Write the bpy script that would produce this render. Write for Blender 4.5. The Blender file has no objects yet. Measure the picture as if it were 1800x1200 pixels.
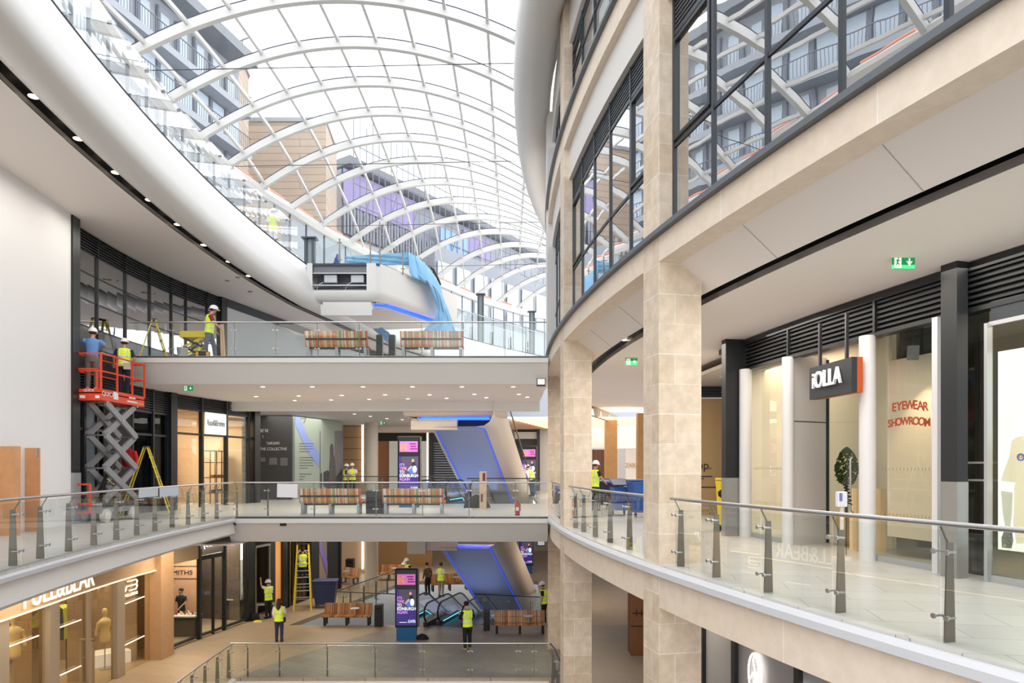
import bpy, math, random
from mathutils import Matrix, Vector
R = random.Random(7)
scn = bpy.context.scene
col = scn.collection
pi = math.pi
# ------------------------------------------------ camera, sky, exposure
F = 1200.0; EYE = 1.62; HOR = 820.0
cd = bpy.data.cameras.new('camera'); cam = bpy.data.objects.new('camera', cd); col.objects.link(cam)
cam.location = (0, 0, EYE); cam.rotation_euler = (pi/2, 0, 0)
cd.sensor_width = 36; cd.lens = 24; cd.shift_y = (HOR-600)/1800; cd.clip_end = 500; cd.clip_start = .05
scn.camera = cam
w = bpy.data.worlds.new('overcast_sky'); scn.world = w; w.use_nodes = True
nt = w.node_tree; nt.nodes.clear()
wo = nt.nodes.new('ShaderNodeOutputWorld'); wb = nt.nodes.new('ShaderNodeBackground')
wc = nt.nodes.new('ShaderNodeTexCoord'); wn = nt.nodes.new('ShaderNodeTexNoise'); wr = nt.nodes.new('ShaderNodeValToRGB')
wn.inputs['Scale'].default_value = 1.6; wn.inputs['Detail'].default_value = 3
wr.color_ramp.elements[0].color = (.90, .925, .96, 1); wr.color_ramp.elements[1].color = (1, 1, 1, 1)
nt.links.new(wc.outputs['Generated'], wn.inputs['Vector']); nt.links.new(wn.outputs['Fac'], wr.inputs['Fac'])
nt.links.new(wr.outputs['Color'], wb.inputs['Color']); nt.links.new(wb.outputs[0], wo.inputs[0])
SKY = 2.25
wb.inputs['Strength'].default_value = SKY
vs = scn.view_settings; vs.view_transform = 'Standard'; vs.look = 'None'; vs.gamma = 1; vs.exposure = 0.38; vs.use_curve_mapping = False
cy = scn.cycles
cy.max_bounces = 9; cy.diffuse_bounces = 5; cy.glossy_bounces = 4; cy.transparent_max_bounces = 28; cy.transmission_bounces = 6
cy.caustics_reflective = False; cy.caustics_refractive = False; cy.sample_clamp_indirect = 6
try: cy.use_denoising = True
except Exception: pass
def W(px, py, Y): return ((px-900)/F*Y, Y, EYE+(HOR-py)/F*Y)          # pixel + depth -> point
def G(px, py, z):                                                      # pixel on a level -> point
    Y = (EYE-z)*F/(py-HOR); return ((px-900)/F*Y, Y, z)
# ------------------------------------------------ helpers
def lin(c): return tuple(((x/255)/12.92 if x/255 <= .04045 else ((x/255+.055)/1.055)**2.4) for x in c)
MT = {}
def M(name, rgb, rough=.5, metal=0, emit=0, var=0, scale=6, bump=0, spec=.5, alpha=None, coat=0, emc=None):
    if name in MT: return MT[name]
    m = bpy.data.materials.new(name); m.use_nodes = True; t = m.node_tree; b = t.nodes['Principled BSDF']
    c = lin(rgb); b.inputs['Base Color'].default_value = (*c, 1); b.inputs['Roughness'].default_value = rough
    b.inputs['Metallic'].default_value = metal; b.inputs['Specular IOR Level'].default_value = spec
    if coat: b.inputs['Coat Weight'].default_value = coat
    if emit:
        b.inputs['Emission Color'].default_value = (*(lin(emc) if emc else c), 1); b.inputs['Emission Strength'].default_value = emit
    if var or bump:
        tc = t.nodes.new('ShaderNodeTexCoord'); n = t.nodes.new('ShaderNodeTexNoise'); n.inputs['Scale'].default_value = scale; n.inputs['Detail'].default_value = 5
        t.links.new(tc.outputs['Object'], n.inputs['Vector'])
        if var:
            r = t.nodes.new('ShaderNodeValToRGB'); e = r.color_ramp.elements
            e[0].position = .3; e[1].position = .7
            e[0].color = tuple(x*(1-var) for x in c)+(1,); e[1].color = tuple(min(1, x*(1+var)) for x in c)+(1,)
            t.links.new(n.outputs['Fac'], r.inputs['Fac']); t.links.new(r.outputs['Color'], b.inputs['Base Color'])
        if bump:
            bp = t.nodes.new('ShaderNodeBump'); bp.inputs['Strength'].default_value = bump; bp.inputs['Distance'].default_value = .01
            t.links.new(n.outputs['Fac'], bp.inputs['Height']); t.links.new(bp.outputs[0], b.inputs['Normal'])
    MT[name] = m; return m
def glass(name, tint=(.94, .965, .955), ior=1.5, refl=1.0, rough=0.0, add=0.0, wave=0, sheet=False):
    # thin pane: solid panes reflect on the face towards the ray, single sheets on both
    m = bpy.data.materials.new(name); m.use_nodes = True; t = m.node_tree; t.nodes.clear()
    o = t.nodes.new('ShaderNodeOutputMaterial'); mx = t.nodes.new('ShaderNodeMixShader'); tr = t.nodes.new('ShaderNodeBsdfTransparent')
    gl = t.nodes.new('ShaderNodeBsdfGlossy'); fr = t.nodes.new('ShaderNodeFresnel'); ma = t.nodes.new('ShaderNodeMath'); ma.operation = 'MULTIPLY_ADD'
    tr.inputs[0].default_value = (*tint, 1); gl.inputs['Color'].default_value = (1, 1, 1, 1); gl.inputs['Roughness'].default_value = rough
    ge = t.nodes.new('ShaderNodeNewGeometry'); io = t.nodes.new('ShaderNodeMix'); io.data_type = 'FLOAT'
    io.inputs[2].default_value = ior; io.inputs[3].default_value = 1/ior; t.links.new(ge.outputs['Backfacing'], io.inputs[0]); t.links.new(io.outputs[0], fr.inputs['IOR'])
    ma.inputs[1].default_value = refl; ma.inputs[2].default_value = add; ma.use_clamp = True
    t.links.new(fr.outputs[0], ma.inputs[0]); fac = ma.outputs[0]
    if not sheet:
        iv = t.nodes.new('ShaderNodeMath'); iv.operation = 'SUBTRACT'; iv.inputs[0].default_value = 1; t.links.new(ge.outputs['Backfacing'], iv.inputs[1])
        m2 = t.nodes.new('ShaderNodeMath'); m2.operation = 'MULTIPLY'; t.links.new(fac, m2.inputs[0]); t.links.new(iv.outputs[0], m2.inputs[1]); fac = m2.outputs[0]
    t.links.new(fac, mx.inputs[0]); t.links.new(tr.outputs[0], mx.inputs[1]); t.links.new(gl.outputs[0], mx.inputs[2])
    if wave:
        n = t.nodes.new('ShaderNodeTexNoise'); n.inputs['Scale'].default_value = .8; tc = t.nodes.new('ShaderNodeTexCoord'); bp = t.nodes.new('ShaderNodeBump')
        bp.inputs['Strength'].default_value = wave; bp.inputs['Distance'].default_value = .02
        t.links.new(tc.outputs['Object'], n.inputs['Vector']); t.links.new(n.outputs['Fac'], bp.inputs['Height']); t.links.new(bp.outputs[0], gl.inputs['Normal'])
    t.links.new(mx.outputs[0], o.inputs[0]); MT[name] = m; return m
def brick(name, c1, c2, mortar, bw, bh, ms=.008, warp=0, rough=.6, plane='wall', off=.5, noise=.12, nscale=3, rot=0, spec=.4):
    m = bpy.data.materials.new(name); m.use_nodes = True; t = m.node_tree; b = t.nodes['Principled BSDF']; b.inputs['Roughness'].default_value = rough
    b.inputs['Specular IOR Level'].default_value = spec
    tc = t.nodes.new('ShaderNodeTexCoord'); sp = t.nodes.new('ShaderNodeSeparateXYZ'); cb = t.nodes.new('ShaderNodeCombineXYZ'); br = t.nodes.new('ShaderNodeTexBrick')
    t.links.new(tc.outputs['Object'], sp.inputs[0])
    if plane == 'wall':
        ad = t.nodes.new('ShaderNodeMath'); ad.operation = 'ADD'; t.links.new(sp.outputs[0], ad.inputs[0]); t.links.new(sp.outputs[1], ad.inputs[1])
        t.links.new(ad.outputs[0], cb.inputs[0])
        if warp:
            s1 = t.nodes.new('ShaderNodeMath'); s1.operation = 'MULTIPLY'; s1.inputs[1].default_value = pi/bh; t.links.new(sp.outputs[2], s1.inputs[0])
            s2 = t.nodes.new('ShaderNodeMath'); s2.operation = 'SINE'; t.links.new(s1.outputs[0], s2.inputs[0])
            s3 = t.nodes.new('ShaderNodeMath'); s3.operation = 'MULTIPLY_ADD'; s3.inputs[1].default_value = warp; t.links.new(s2.outputs[0], s3.inputs[0]); t.links.new(sp.outputs[2], s3.inputs[2])
            t.links.new(s3.outputs[0], cb.inputs[1])
        else: t.links.new(sp.outputs[2], cb.inputs[1])
        t.links.new(cb.outputs[0], br.inputs['Vector'])
    else:
        mp = t.nodes.new('ShaderNodeMapping'); mp.inputs['Rotation'].default_value = (0, 0, rot); t.links.new(tc.outputs['Object'], mp.inputs[0]); t.links.new(mp.outputs[0], br.inputs['Vector'])
    br.inputs['Color1'].default_value = (*lin(c1), 1); br.inputs['Color2'].default_value = (*lin(c2), 1); br.inputs['Mortar'].default_value = (*lin(mortar), 1)
    br.inputs['Scale'].default_value = 1; br.inputs['Mortar Size'].default_value = ms; br.inputs['Brick Width'].default_value = bw; br.inputs['Row Height'].default_value = bh
    br.offset = off; br.inputs['Mortar Smooth'].default_value = .1
    n = t.nodes.new('ShaderNodeTexNoise'); n.inputs['Scale'].default_value = nscale; n.inputs['Detail'].default_value = 8; n.inputs['Roughness'].default_value = .65
    t.links.new(tc.outputs['Object'], n.inputs['Vector'])
    rr = t.nodes.new('ShaderNodeValToRGB'); rr.color_ramp.elements[0].position = .35; rr.color_ramp.elements[1].position = .7
    rr.color_ramp.elements[0].color = (1-noise, 1-noise*1.1, 1-noise*1.25, 1); rr.color_ramp.elements[1].color = (1, 1, 1, 1)
    mu = t.nodes.new('ShaderNodeMixRGB'); mu.blend_type = 'MULTIPLY'; mu.inputs[0].default_value = 1
    t.links.new(n.outputs['Fac'], rr.inputs[0]); t.links.new(br.outputs['Color'], mu.inputs[1]); t.links.new(rr.outputs[0], mu.inputs[2]); t.links.new(mu.outputs[0], b.inputs['Base Color'])
    MT[name] = m; return m
class MB:
    def __init__(s): s.v = []; s.f = []; s.m = []; s.sm = []
    def add(s, vs, fs, mi=0, sm=False):
        o = len(s.v); s.v += [tuple(p) for p in vs]; s.f += [tuple(i+o for i in f) for f in fs]; s.m += [mi]*len(fs); s.sm += [sm]*len(fs); return s
    def box(s, c, d, rz=0, mi=0, rx=0, ry=0):
        hx, hy, hz = d[0]/2, d[1]/2, d[2]/2
        mt = Matrix.Rotation(rz, 3, 'Z') @ Matrix.Rotation(ry, 3, 'Y') @ Matrix.Rotation(rx, 3, 'X')
        P = [mt @ Vector((x, y, z)) + Vector(c) for x in (-hx, hx) for y in (-hy, hy) for z in (-hz, hz)]
        return s.add(P, [(0, 1, 3, 2), (4, 6, 7, 5), (0, 4, 5, 1), (2, 3, 7, 6), (0, 2, 6, 4), (1, 5, 7, 3)], mi)
    def bar(s, a, b, wd, th, mi=0, up=(0, 0, 1)):
        a = Vector(a); b = Vector(b); d = (b-a).normalized(); u = Vector(up)
        x = d.cross(u)
        if x.length < 1e-4: x = d.cross(Vector((0, 1, 0)))
        x.normalize(); y = x.cross(d).normalized(); x = x*wd/2; y = y*th/2
        P = [a-x-y, a+x-y, a+x+y, a-x+y, b-x-y, b+x-y, b+x+y, b-x+y]
        return s.add(P, [(3, 2, 1, 0), (4, 5, 6, 7), (0, 1, 5, 4), (1, 2, 6, 5), (2, 3, 7, 6), (3, 0, 4, 7)], mi)
    def tube(s, pts, r, n=8, mi=0, closed=False):
        pts = [Vector(p) for p in pts]; N = len(pts); P = []; Fc = []; prev = None
        rs = r if isinstance(r, (list, tuple)) else [r]*N
        for i, p in enumerate(pts):
            if closed: d = pts[(i+1) % N]-pts[i-1]
            else: d = (pts[min(i+1, N-1)]-pts[max(i-1, 0)])
            d.normalize()
            if prev is None:
                x = d.cross(Vector((0, 0, 1)))
                if x.length < 1e-3: x = d.cross(Vector((0, 1, 0)))
            else: x = prev-d*prev.dot(d)
            x.normalize(); prev = x; y = d.cross(x)
            for k in range(n):
                a = 2*pi*k/n; P.append(p+(x*math.cos(a)+y*math.sin(a))*rs[i])
        for i in range(N if closed else N-1):
            j = (i+1) % N
            for k in range(n): Fc.append((i*n+k, i*n+(k+1) % n, j*n+(k+1) % n, j*n+k))
        s.add(P, Fc, mi, True)
        if not closed: s.add(P[:n], [tuple(range(n))], mi); s.add(P[-n:], [tuple(reversed(range(n)))], mi)
        return s
    def cyl(s, c, r, h, n=16, mi=0): return s.tube([c, (c[0], c[1], c[2]+h)], r, n, mi)
    def lathe(s, c, prof, n=24, mi=0, sx=1, sy=1):
        P = []; Fc = []
        for (r, z) in prof:
            for k in range(n): a = 2*pi*k/n; P.append((c[0]+r*sx*math.cos(a), c[1]+r*sy*math.sin(a), c[2]+z))
        for i in range(len(prof)-1):
            for k in range(n): Fc.append((i*n+k, i*n+(k+1) % n, (i+1)*n+(k+1) % n, (i+1)*n+k))
        return s.add(P, Fc, mi, True)
    def prism(s, poly, z0, z1, mi=0):
        n = len(poly); P = [(x, y, z0) for x, y in poly]+[(x, y, z1) for x, y in poly]
        return s.add(P, [tuple(reversed(range(n))), tuple(range(n, 2*n))]+[(i, (i+1) % n, n+(i+1) % n, n+i) for i in range(n)], mi)
    def slab(s, A, B, z0, z1, mi=0):           # solid strip between two plan paths of equal length
        n = len(A)
        P = [(x, y, z0) for x, y in A]+[(x, y, z0) for x, y in B]+[(x, y, z1) for x, y in A]+[(x, y, z1) for x, y in B]; Fc = []
        for i in range(n-1):
            j = i+1; Fc += [(i, j, n+j, n+i), (2*n+i, 3*n+i, 3*n+j, 2*n+j), (i, 2*n+i, 2*n+j, j), (n+i, n+j, 3*n+j, 3*n+i)]
        Fc += [(0, n, 3*n, 2*n), (n-1, 3*n-1, 4*n-1, 2*n-1)]
        return s.add(P, Fc, mi)
    def sweep(s, path, prof, closed=False, mi=0, sm=False, caps=True):   # prof: (offset to the right of travel, z)
        nn = normals(path); k = len(prof); P = []; Fc = []
        for (x, y), (nx, ny) in zip(path, nn):
            for d, z in prof: P.append((x+nx*d, y+ny*d, z))
        for i in range(len(path)-1):
            for j in range(k if closed else k-1):
                q = (j+1) % k; Fc.append((i*k+j, i*k+q, (i+1)*k+q, (i+1)*k+j))
        s.add(P, Fc, mi, sm)
        if closed and caps: s.add(P[:k], [tuple(range(k))], mi); s.add(P[-k:], [tuple(reversed(range(k)))], mi)
        return s
    def build(s, name, mat, parent=None, world=False, bevel=0, smooth=False, loc=None, rz=0, autosm=True):
        off = Vector((0, 0, 0)); 
        if world and parent is not None: off = worldloc(parent)
        me = bpy.data.meshes.new(name); me.from_pydata([(p[0]-off[0], p[1]-off[1], p[2]-off[2]) for p in s.v], [], s.f)
        for m in (mat if isinstance(mat, (list, tuple)) else [mat]): me.materials.append(m)
        me.polygons.foreach_set('material_index', s.m)
        me.polygons.foreach_set('use_smooth', [bool(smooth or q) for q in s.sm]); me.update()
        ob = bpy.data.objects.new(name, me); col.objects.link(ob)
        if parent is not None: ob.parent = parent
        if loc is not None: ob.location = loc
        if rz: ob.rotation_euler[2] = rz
        if bevel:
            b = ob.modifiers.new('bevel', 'BEVEL'); b.width = bevel; b.segments = 2; b.limit_method = 'ANGLE'
        return ob
def worldloc(o):
    l = Vector((0, 0, 0))
    while o is not None: l = l+o.location; o = o.parent
    return l
def normals(path):
    out = []
    for i in range(len(path)):
        a = path[max(i-1, 0)]; b = path[min(i+1, len(path)-1)]; dx, dy = b[0]-a[0], b[1]-a[1]; L = math.hypot(dx, dy) or 1
        out.append((dy/L, -dx/L))
    return out
def offs(path, d): return [(x+nx*d, y+ny*d) for (x, y), (nx, ny) in zip(path, normals(path))]
def tag(o, label=None, cat=None, group=None, kind=None):
    if label: o['label'] = label
    if cat: o['category'] = cat
    if group: o['group'] = group
    if kind: o['kind'] = kind
    return o
def thing(name, label, cat, loc=(0, 0, 0), rz=0, group=None, kind=None):
    o = bpy.data.objects.new(name, None); col.objects.link(o); o.empty_display_size = .1
    o.location = loc; o.rotation_euler = (0, 0, rz); return tag(o, label, cat, group, kind)
def struct(o): o['kind'] = 'structure'; return o
def kids(o): return [c for c in bpy.data.objects if c.parent == o]
def clone(o, loc=None, rz=None, label=None, group=None, parent=None, ch=None):
    c = o.copy(); col.objects.link(c); c.parent = parent
    if loc is not None: c.location = loc
    if rz is not None: c.rotation_euler = (0, 0, rz)
    if label: c['label'] = label
    if group: c['group'] = group
    for k in list(o.children): clone(k, parent=c)
    return c
def text(s, mat, parent, org, xdir, size, name='lettering', ext=.004, align='CENTER', sx=1, width=None, bold=0, yup=(0, 0, 1), valign='CENTER', space=1):
    cu = bpy.data.curves.new(name, 'FONT'); cu.body = s; cu.size = size; cu.extrude = ext; cu.align_x = align; cu.align_y = valign; cu.space_character = space; cu.offset = bold
    cu.materials.append(mat); ob = bpy.data.objects.new(name, cu); col.objects.link(ob)
    x = Vector(xdir).normalized(); y = Vector(yup).normalized(); z = x.cross(y)
    mt = Matrix((x*sx, y, z)).transposed().to_4x4(); mt.translation = Vector(org)-(worldloc(parent) if parent is not None else Vector((0, 0, 0)))
    me = bpy.data.meshes.new_from_object(ob)
    if width:
        xs = [v.co.x for v in me.vertices]; me.transform(Matrix.Diagonal((width/(max(xs)-min(xs)), 1, 1, 1)))
    me.transform(mt); col.objects.unlink(ob); bpy.data.objects.remove(ob)
    o2 = bpy.data.objects.new(name, me); col.objects.link(o2)
    if parent is not None: o2.parent = parent
    return o2
# plan geometry: the whole mall bends round one centre
CX, CY = 54.0, 22.5
def ap(r, Y): return (CX-math.sqrt(r*r-(Y-CY)**2), Y)
def arc(r, y0, y1, n=24):
    a0 = math.asin((y0-CY)/r); a1 = math.asin((y1-CY)/r)
    return [(CX-r*math.cos(a0+(a1-a0)*i/n), CY+r*math.sin(a0+(a1-a0)*i/n)) for i in range(n+1)]
def polar(r, th): return (CX-r*math.cos(th), CY+r*math.sin(th))
def interp(path, y):
    for a, b in zip(path, path[1:]):
        if a[1] <= y <= b[1]: t = (y-a[1])/(b[1]-a[1]); return a[0]+(b[0]-a[0])*t
    return path[-1][0] if y > path[-1][1] else path[0][0]
def smoothpath(pts, n=6):
    out = []
    for i in range(len(pts)-1):
        p0 = pts[max(i-1, 0)]; p1 = pts[i]; p2 = pts[i+1]; p3 = pts[min(i+2, len(pts)-1)]
        for k in range(n):
            t = k/n
            out.append(tuple(.5*((2*p1[j])+(-p0[j]+p2[j])*t+(2*p0[j]-5*p1[j]+4*p2[j]-p3[j])*t*t+(-p0[j]+3*p1[j]-3*p2[j]+p3[j])*t**3) for j in range(2)))
    out.append(tuple(pts[-1])); return out
L0, L1, L2, L3 = -5.25, 0.0, 5.24, 10.5
# ------------------------------------------------ materials
white = M('white plaster', (222, 218, 213), .7); whiteg = M('white metal cladding', (222, 220, 217), .42, spec=.5)
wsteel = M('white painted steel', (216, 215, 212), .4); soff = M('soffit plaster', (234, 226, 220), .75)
black = M('black metal', (30, 32, 35), .38, spec=.5); dark = M('dark grey metal', (62, 67, 73), .4, .4); slotm = M('black slot', (16, 17, 20), .25)
sillm = M('grey metal sill', (110, 116, 122), .45, .5); steel = M('brushed steel', (185, 186, 188), .3, .9); fin = M('steel fin', (128, 124, 116), .4, .8)
coping = M('pale coping', (205, 206, 210), .5); warmlamp = M('warm lamp', (255, 225, 180), .5, emit=9)
clear = glass('clear glass', refl=1.3); tall = glass('screen glass', (.97, .985, .985), 1.5, 1.3, 0, .04)
roofg = glass('roof glass', (.9, .92, .94), 1.45, .35, sheet=True); mirror = glass('coated glass', (.5, .58, .62), 1.5, 1.0, 0, .52, wave=.08, sheet=True)
shopg = glass('shop glass', (.9, .92, .88), 1.5, 1.1, 0, .04); dkr = glass('reflective dark glass', (.4, .42, .43), 1.5, 1.2, 0, .34, wave=.06, sheet=True)
dkg = glass('smoked shop glass', (.45, .47, .48), 1.5, 1.5, 0, .14, wave=.1)
stone = brick('stone blocks', (234, 219, 200), (220, 200, 176), (242, 235, 224), .76, .5, .006, warp=.05, off=.62, noise=.22, nscale=4)
stoneb = brick('stone band', (238, 224, 207), (232, 216, 197), (246, 239, 230), 1.9, 9, .006, noise=.1, nscale=5)
tile = brick('pale floor tiles', (205, 203, 200), (195, 193, 190), (150, 148, 146), 1.2, .6, .006, plane='floor', rough=.3, noise=.05, rot=.2)
tilew = brick('warm floor tiles', (178, 160, 138), (170, 152, 130), (135, 120, 102), 1.2, .6, .006, plane='floor', rough=.4, noise=.06, rot=.3)
tileg = brick('grey floor tiles', (152, 147, 140), (138, 133, 127), (108, 103, 98), 1.2, .6, .007, plane='floor', rough=.4, noise=.08, rot=.5)
# ================================================ SETTING: left side
LE = arc(63.6, 1, 30, 30)+[(-8.3, 33), (-7.7, 37), (-6.0, 42), (-3.2, 47.4), (1.3, 53.8), (6, 59)]
LE3 = arc(63.6, 1, 28, 28)+smoothpath([ap(63.6, 30), (-8.5, 33), (-7.6, 37), (-5.9, 42), (-3.2, 47.4), (1.3, 53.8), (7, 60)], 5)
WL = smoothpath([(-10.6, 1), (-11.4, 6), (-12.1, 12), (-12.5, 17), (-12.82, 20), (-12.95, 23), (-12.75, 26), (-12.1, 29), (-11.55, 31.3), (-11.0, 33.6), (-9.8, 38.3), (-7.6, 44), (-4, 50)], 4)
def wallx(y): return interp(WL, y)
def wp(y, d=0):                                   # point on the left shop line, d towards the void
    x = wallx(y); a = wallx(y-.3); b = wallx(y+.3); dx = (b-a)/.6; L = math.hypot(dx, 1); return (x+d/L, y-dx*d/L)
def wseg(y0, y1, d=0, n=10): return [wp(y0+(y1-y0)*i/n, d) for i in range(n+1)]
# cowl of the third level edge
m = MB(); m.sweep(LE3, [(-.22, 8.9), (-.2, 8.7), (0, 8.6), (.3, 8.6), (.5, 8.7), (.58, 8.92), (.54, 9.2), (.3, 9.9), (.1, 10.5), (-.02, 10.5)], sm=True)
struct(m.build('trim_1', whiteg))
m = MB(); m.sweep(LE3, [(.06, 10.5), (.1, 10.56), (.0, 10.56), (-.0, 10.5)], closed=True); struct(m.build('trim_2', dark))
m = MB(); m.sweep(LE3, [(-.2, 8.72), (-.2, 8.95), (-.52, 8.95), (-.52, 8.68)]); struct(m.build('trim_3', slotm))
def strip(pathA, pathB, z, t=.12): return MB().slab(pathA, pathB, z, z+t)
inner3 = offs(LE3, -.52)
outer3 = [(min(interp(WL, p[1]) - .6, p[0]-1.5), p[1]) if p[1] < 48 else (p[0]-4, p[1]+4) for p in LE3]
struct(strip(inner3, outer3, 8.7, .1).build('ceiling_3', soff))
outerT = [(p[0]-9, p[1]+(0 if p[1] < 40 else 5)) for p in LE3]
struct(strip(offs(LE3, -.02), outerT, 10.3, .2).build('floor_3', white))
# left level 1 walkway
A = arc(63.1, 1, 22.2, 24); B = [(wallx(p[1])-4.5, p[1]) for p in A]
struct(strip(A, B, -.2, .2).build('floor_1', tile))
m = MB(); m.sweep(A, [(-.02, 0), (-.02, -.08), (.12, -.1), (.12, -.17), (-.1, -.17)], sm=False); struct(m.build('trim_4', coping))
m = MB(); m.sweep(A, [(.03, -.19), (.04, -.24), (.1, -.54), (.06, -.6), (-.45, -.62)]); struct(m.build('trim_5', whiteg))
struct(strip(offs(A, -.4), B, -.68, .06).build('ceiling_0', soff))
# bridges
def bridge(z, x0, x1, y1, n, floormat, drop):
    Y0 = 22.3; m = MB()
    m.box(((x0+x1)/2, (Y0+y1)/2, z-.06), (x1-x0, y1-Y0, .12)); struct(m.build('floor_%d' % n, floormat))
    m = MB(); m.box(((x0+x1)/2, Y0+.06, z-.045), (x1-x0, .14, .05)); struct(m.build('trim_%d' % (n+10), dark))
    m = MB(); m.add([(x0, Y0-.06, z-.07), (x1, Y0-.06, z-.07), (x1, Y0-.04, z-.22), (x0, Y0-.04, z-.22), (x1, Y0+.02, z-.22), (x0, Y0+.02, z-.22), (x1, Y0+.5, z-drop), (x0, Y0+.5, z-drop), (x0, Y0+.1, z-.07), (x1, Y0+.1, z-.07)],
        [(0, 1, 2, 3), (3, 2, 4, 5), (5, 4, 6, 7), (0, 8, 9, 1)])
    m.add([(x0, Y0-.04, z-.07), (x0, Y0+.02, z-.22), (x0, Y0+.5, z-drop), (x0, Y0+1.5, z-drop), (x0, Y0+1.5, z-.07)], [(0, 1, 2, 3, 4)])
    m.add([(x0-.35, Y0+.1, z-.3), (x0+.02, Y0+.1, z-.3), (x0+.02, Y0+.5, z-drop), (x0-.35, Y0+.5, z-drop)], [(0, 1, 2, 3)])
    struct(m.build('trim_%d' % (n+20), whiteg))
    m = MB(); m.box(((x0+x1)/2, (Y0+.5+y1)/2, z-drop+.04), (x1-x0, y1-Y0-.5, .08)); struct(m.build('ceiling_%d' % (n+10), soff))
BX1 = 1.18
bridge(L2, -12.9, BX1, 29.2, 22, tile, .86)
bridge(L1, -9.03, BX1, 30.0, 21, tile, .88)
# rear edge of the upper bridge and its deeper beam
m = MB(); m.box(((-12.6+BX1)/2, 29.3, 4.5), (12.6+BX1, .3, 1.0)); struct(m.build('trim_31', whiteg))
# level 1 deck behind the bridge, left side, and floor joins
lf = [( -9.03, 22.2), (-9.03, 30.0), (-8.4, 34.6), (-3.2, 34.6), (-3.2, 60), (-22, 60), (-17.5, 22.2)]
struct(MB().prism(lf, -.2, 0.0).build('floor_24', tile))
struct(MB().prism([(x, y) for x, y in lf], -.95, -.9).build('ceiling_24', soff))
# wide ceiling on level 2 beyond the bridge (under the second level floor)
cl = [(-16, 29.3), (-16, 52), (16, 52), (16, 41), (-1, 38), (-3.0, 35), (-5.2, 29.3)]
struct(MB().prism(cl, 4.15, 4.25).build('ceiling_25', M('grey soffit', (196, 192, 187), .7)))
# ground floor: one big warm floor with a grey tiled centre, cut by two voids
def ring(poly, z, name, mat, t=.2): struct(MB().prism(poly, z-t, z).build(name, mat))
ring([(-20, 22.2), (-20, 1), ap(63.1, 1)]+arc(63.1, 1, 22.2, 16), L0, 'floor_4', tilew)
ring([(-20, 22.2), (1.5, 22.2), (1.5, 29.6), (-20, 29.6)], L0, 'floor_5', tilew)
ring([(-20, 29.6), (-9.7, 29.6), (-6.4, 41), (1.5, 41), (1.5, 29.6), (30, 29.6), (30, 70), (-20, 70)], L0, 'floor_6', tilew)
P0 = arc(52.6, 1, 29.6, 20)
ring(P0+[(30, 29.6), (30, 1)], L0, 'floor_7', M('warm grey floor', (148, 138, 128), .45, var=.05, scale=2))
g = G(405, 1140, L0); 
MBg = MB().add([(-9.0, 22.25, L0+.004), (1.3, 22.25, L0+.004), (1.3, 29.5, L0+.004), (-5.0, 29.5, L0+.004), (-8.0, 24.6, L0+.004)], [(0, 1, 2, 3, 4)])
o = struct(MBg.build('floor_8', tileg))
# basement level seen down the escalator wells
struct(MB().box((0, 30, -10.5), (60, 80, .2)).build('floor_9', M('basement floor', (96, 90, 84), .5)))
m = MB(); m.box((-9.05+5.1, 22.25, L0-.35), (10.3, .12, .5)); struct(m.build('trim_32', whiteg))
m = MB(); m.sweep(A, [(-.02, L0), (.12, L0-.04), (.12, L0-.15), (0, L0-.7)]); struct(m.build('trim_33', whiteg))
# ================================================ SETTING: right side facade
RF = 52.75; TH = lambda k: -.213+.137*k
DT = .65/RF
def pillar(k, z0, z1, nm):
    th = TH(k); (x, y) = polar(RF, th)
    m = MB(); m.box((.385, .325, (z0+z1)/2), (.77, .65, z1-z0))
    o = m.build(nm, stone, loc=(x, y, 0), rz=-th, bevel=.006); return struct(o)
for k in (0, 1, 2, 3): pillar(k, L0, 14.3, 'pillar')
a0 = CY+RF*math.sin(TH(-1.4)); a1 = CY+RF*math.sin(TH(3)+.3)
FP = arc(RF, a0, 38, 60)
def fsweep(prof, nm, mat, closed=True, path=FP): m = MB(); m.sweep(path, prof, closed=closed); return struct(m.build(nm, mat))
# offsets: positive = towards the centre (into the building)
for n, (z0, z1) in enumerate([(-.72, -.16), (5.03, 5.45), (10.22, 10.72)]):
    fsweep([(.004, z0), (.004, z1), (.4, z1), (.4, z0)], 'trim_%d' % (40+n), stoneb)
fsweep([(-.1, -.17), (-.1, -.08), (-.06, -.03), (.42, -.02), (.42, -.17)], 'trim_43', coping)
fsweep([(-.1, 5.45), (-.1, 5.53), (.3, 5.53), (.3, 5.45)], 'trim_44', sillm)
fsweep([(-.1, 10.72), (-.1, 10.8), (.3, 10.8), (.3, 10.72)], 'trim_45', sillm)
fsweep([(.15, 9.4), (.15, 10.24), (.4, 10.24), (.4, 9.4)], 'wall_right', white)
fsweep([(.15, 13.1), (.15, 14.4), (.4, 14.4), (.4, 13.1)], 'trim_46', white)
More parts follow.
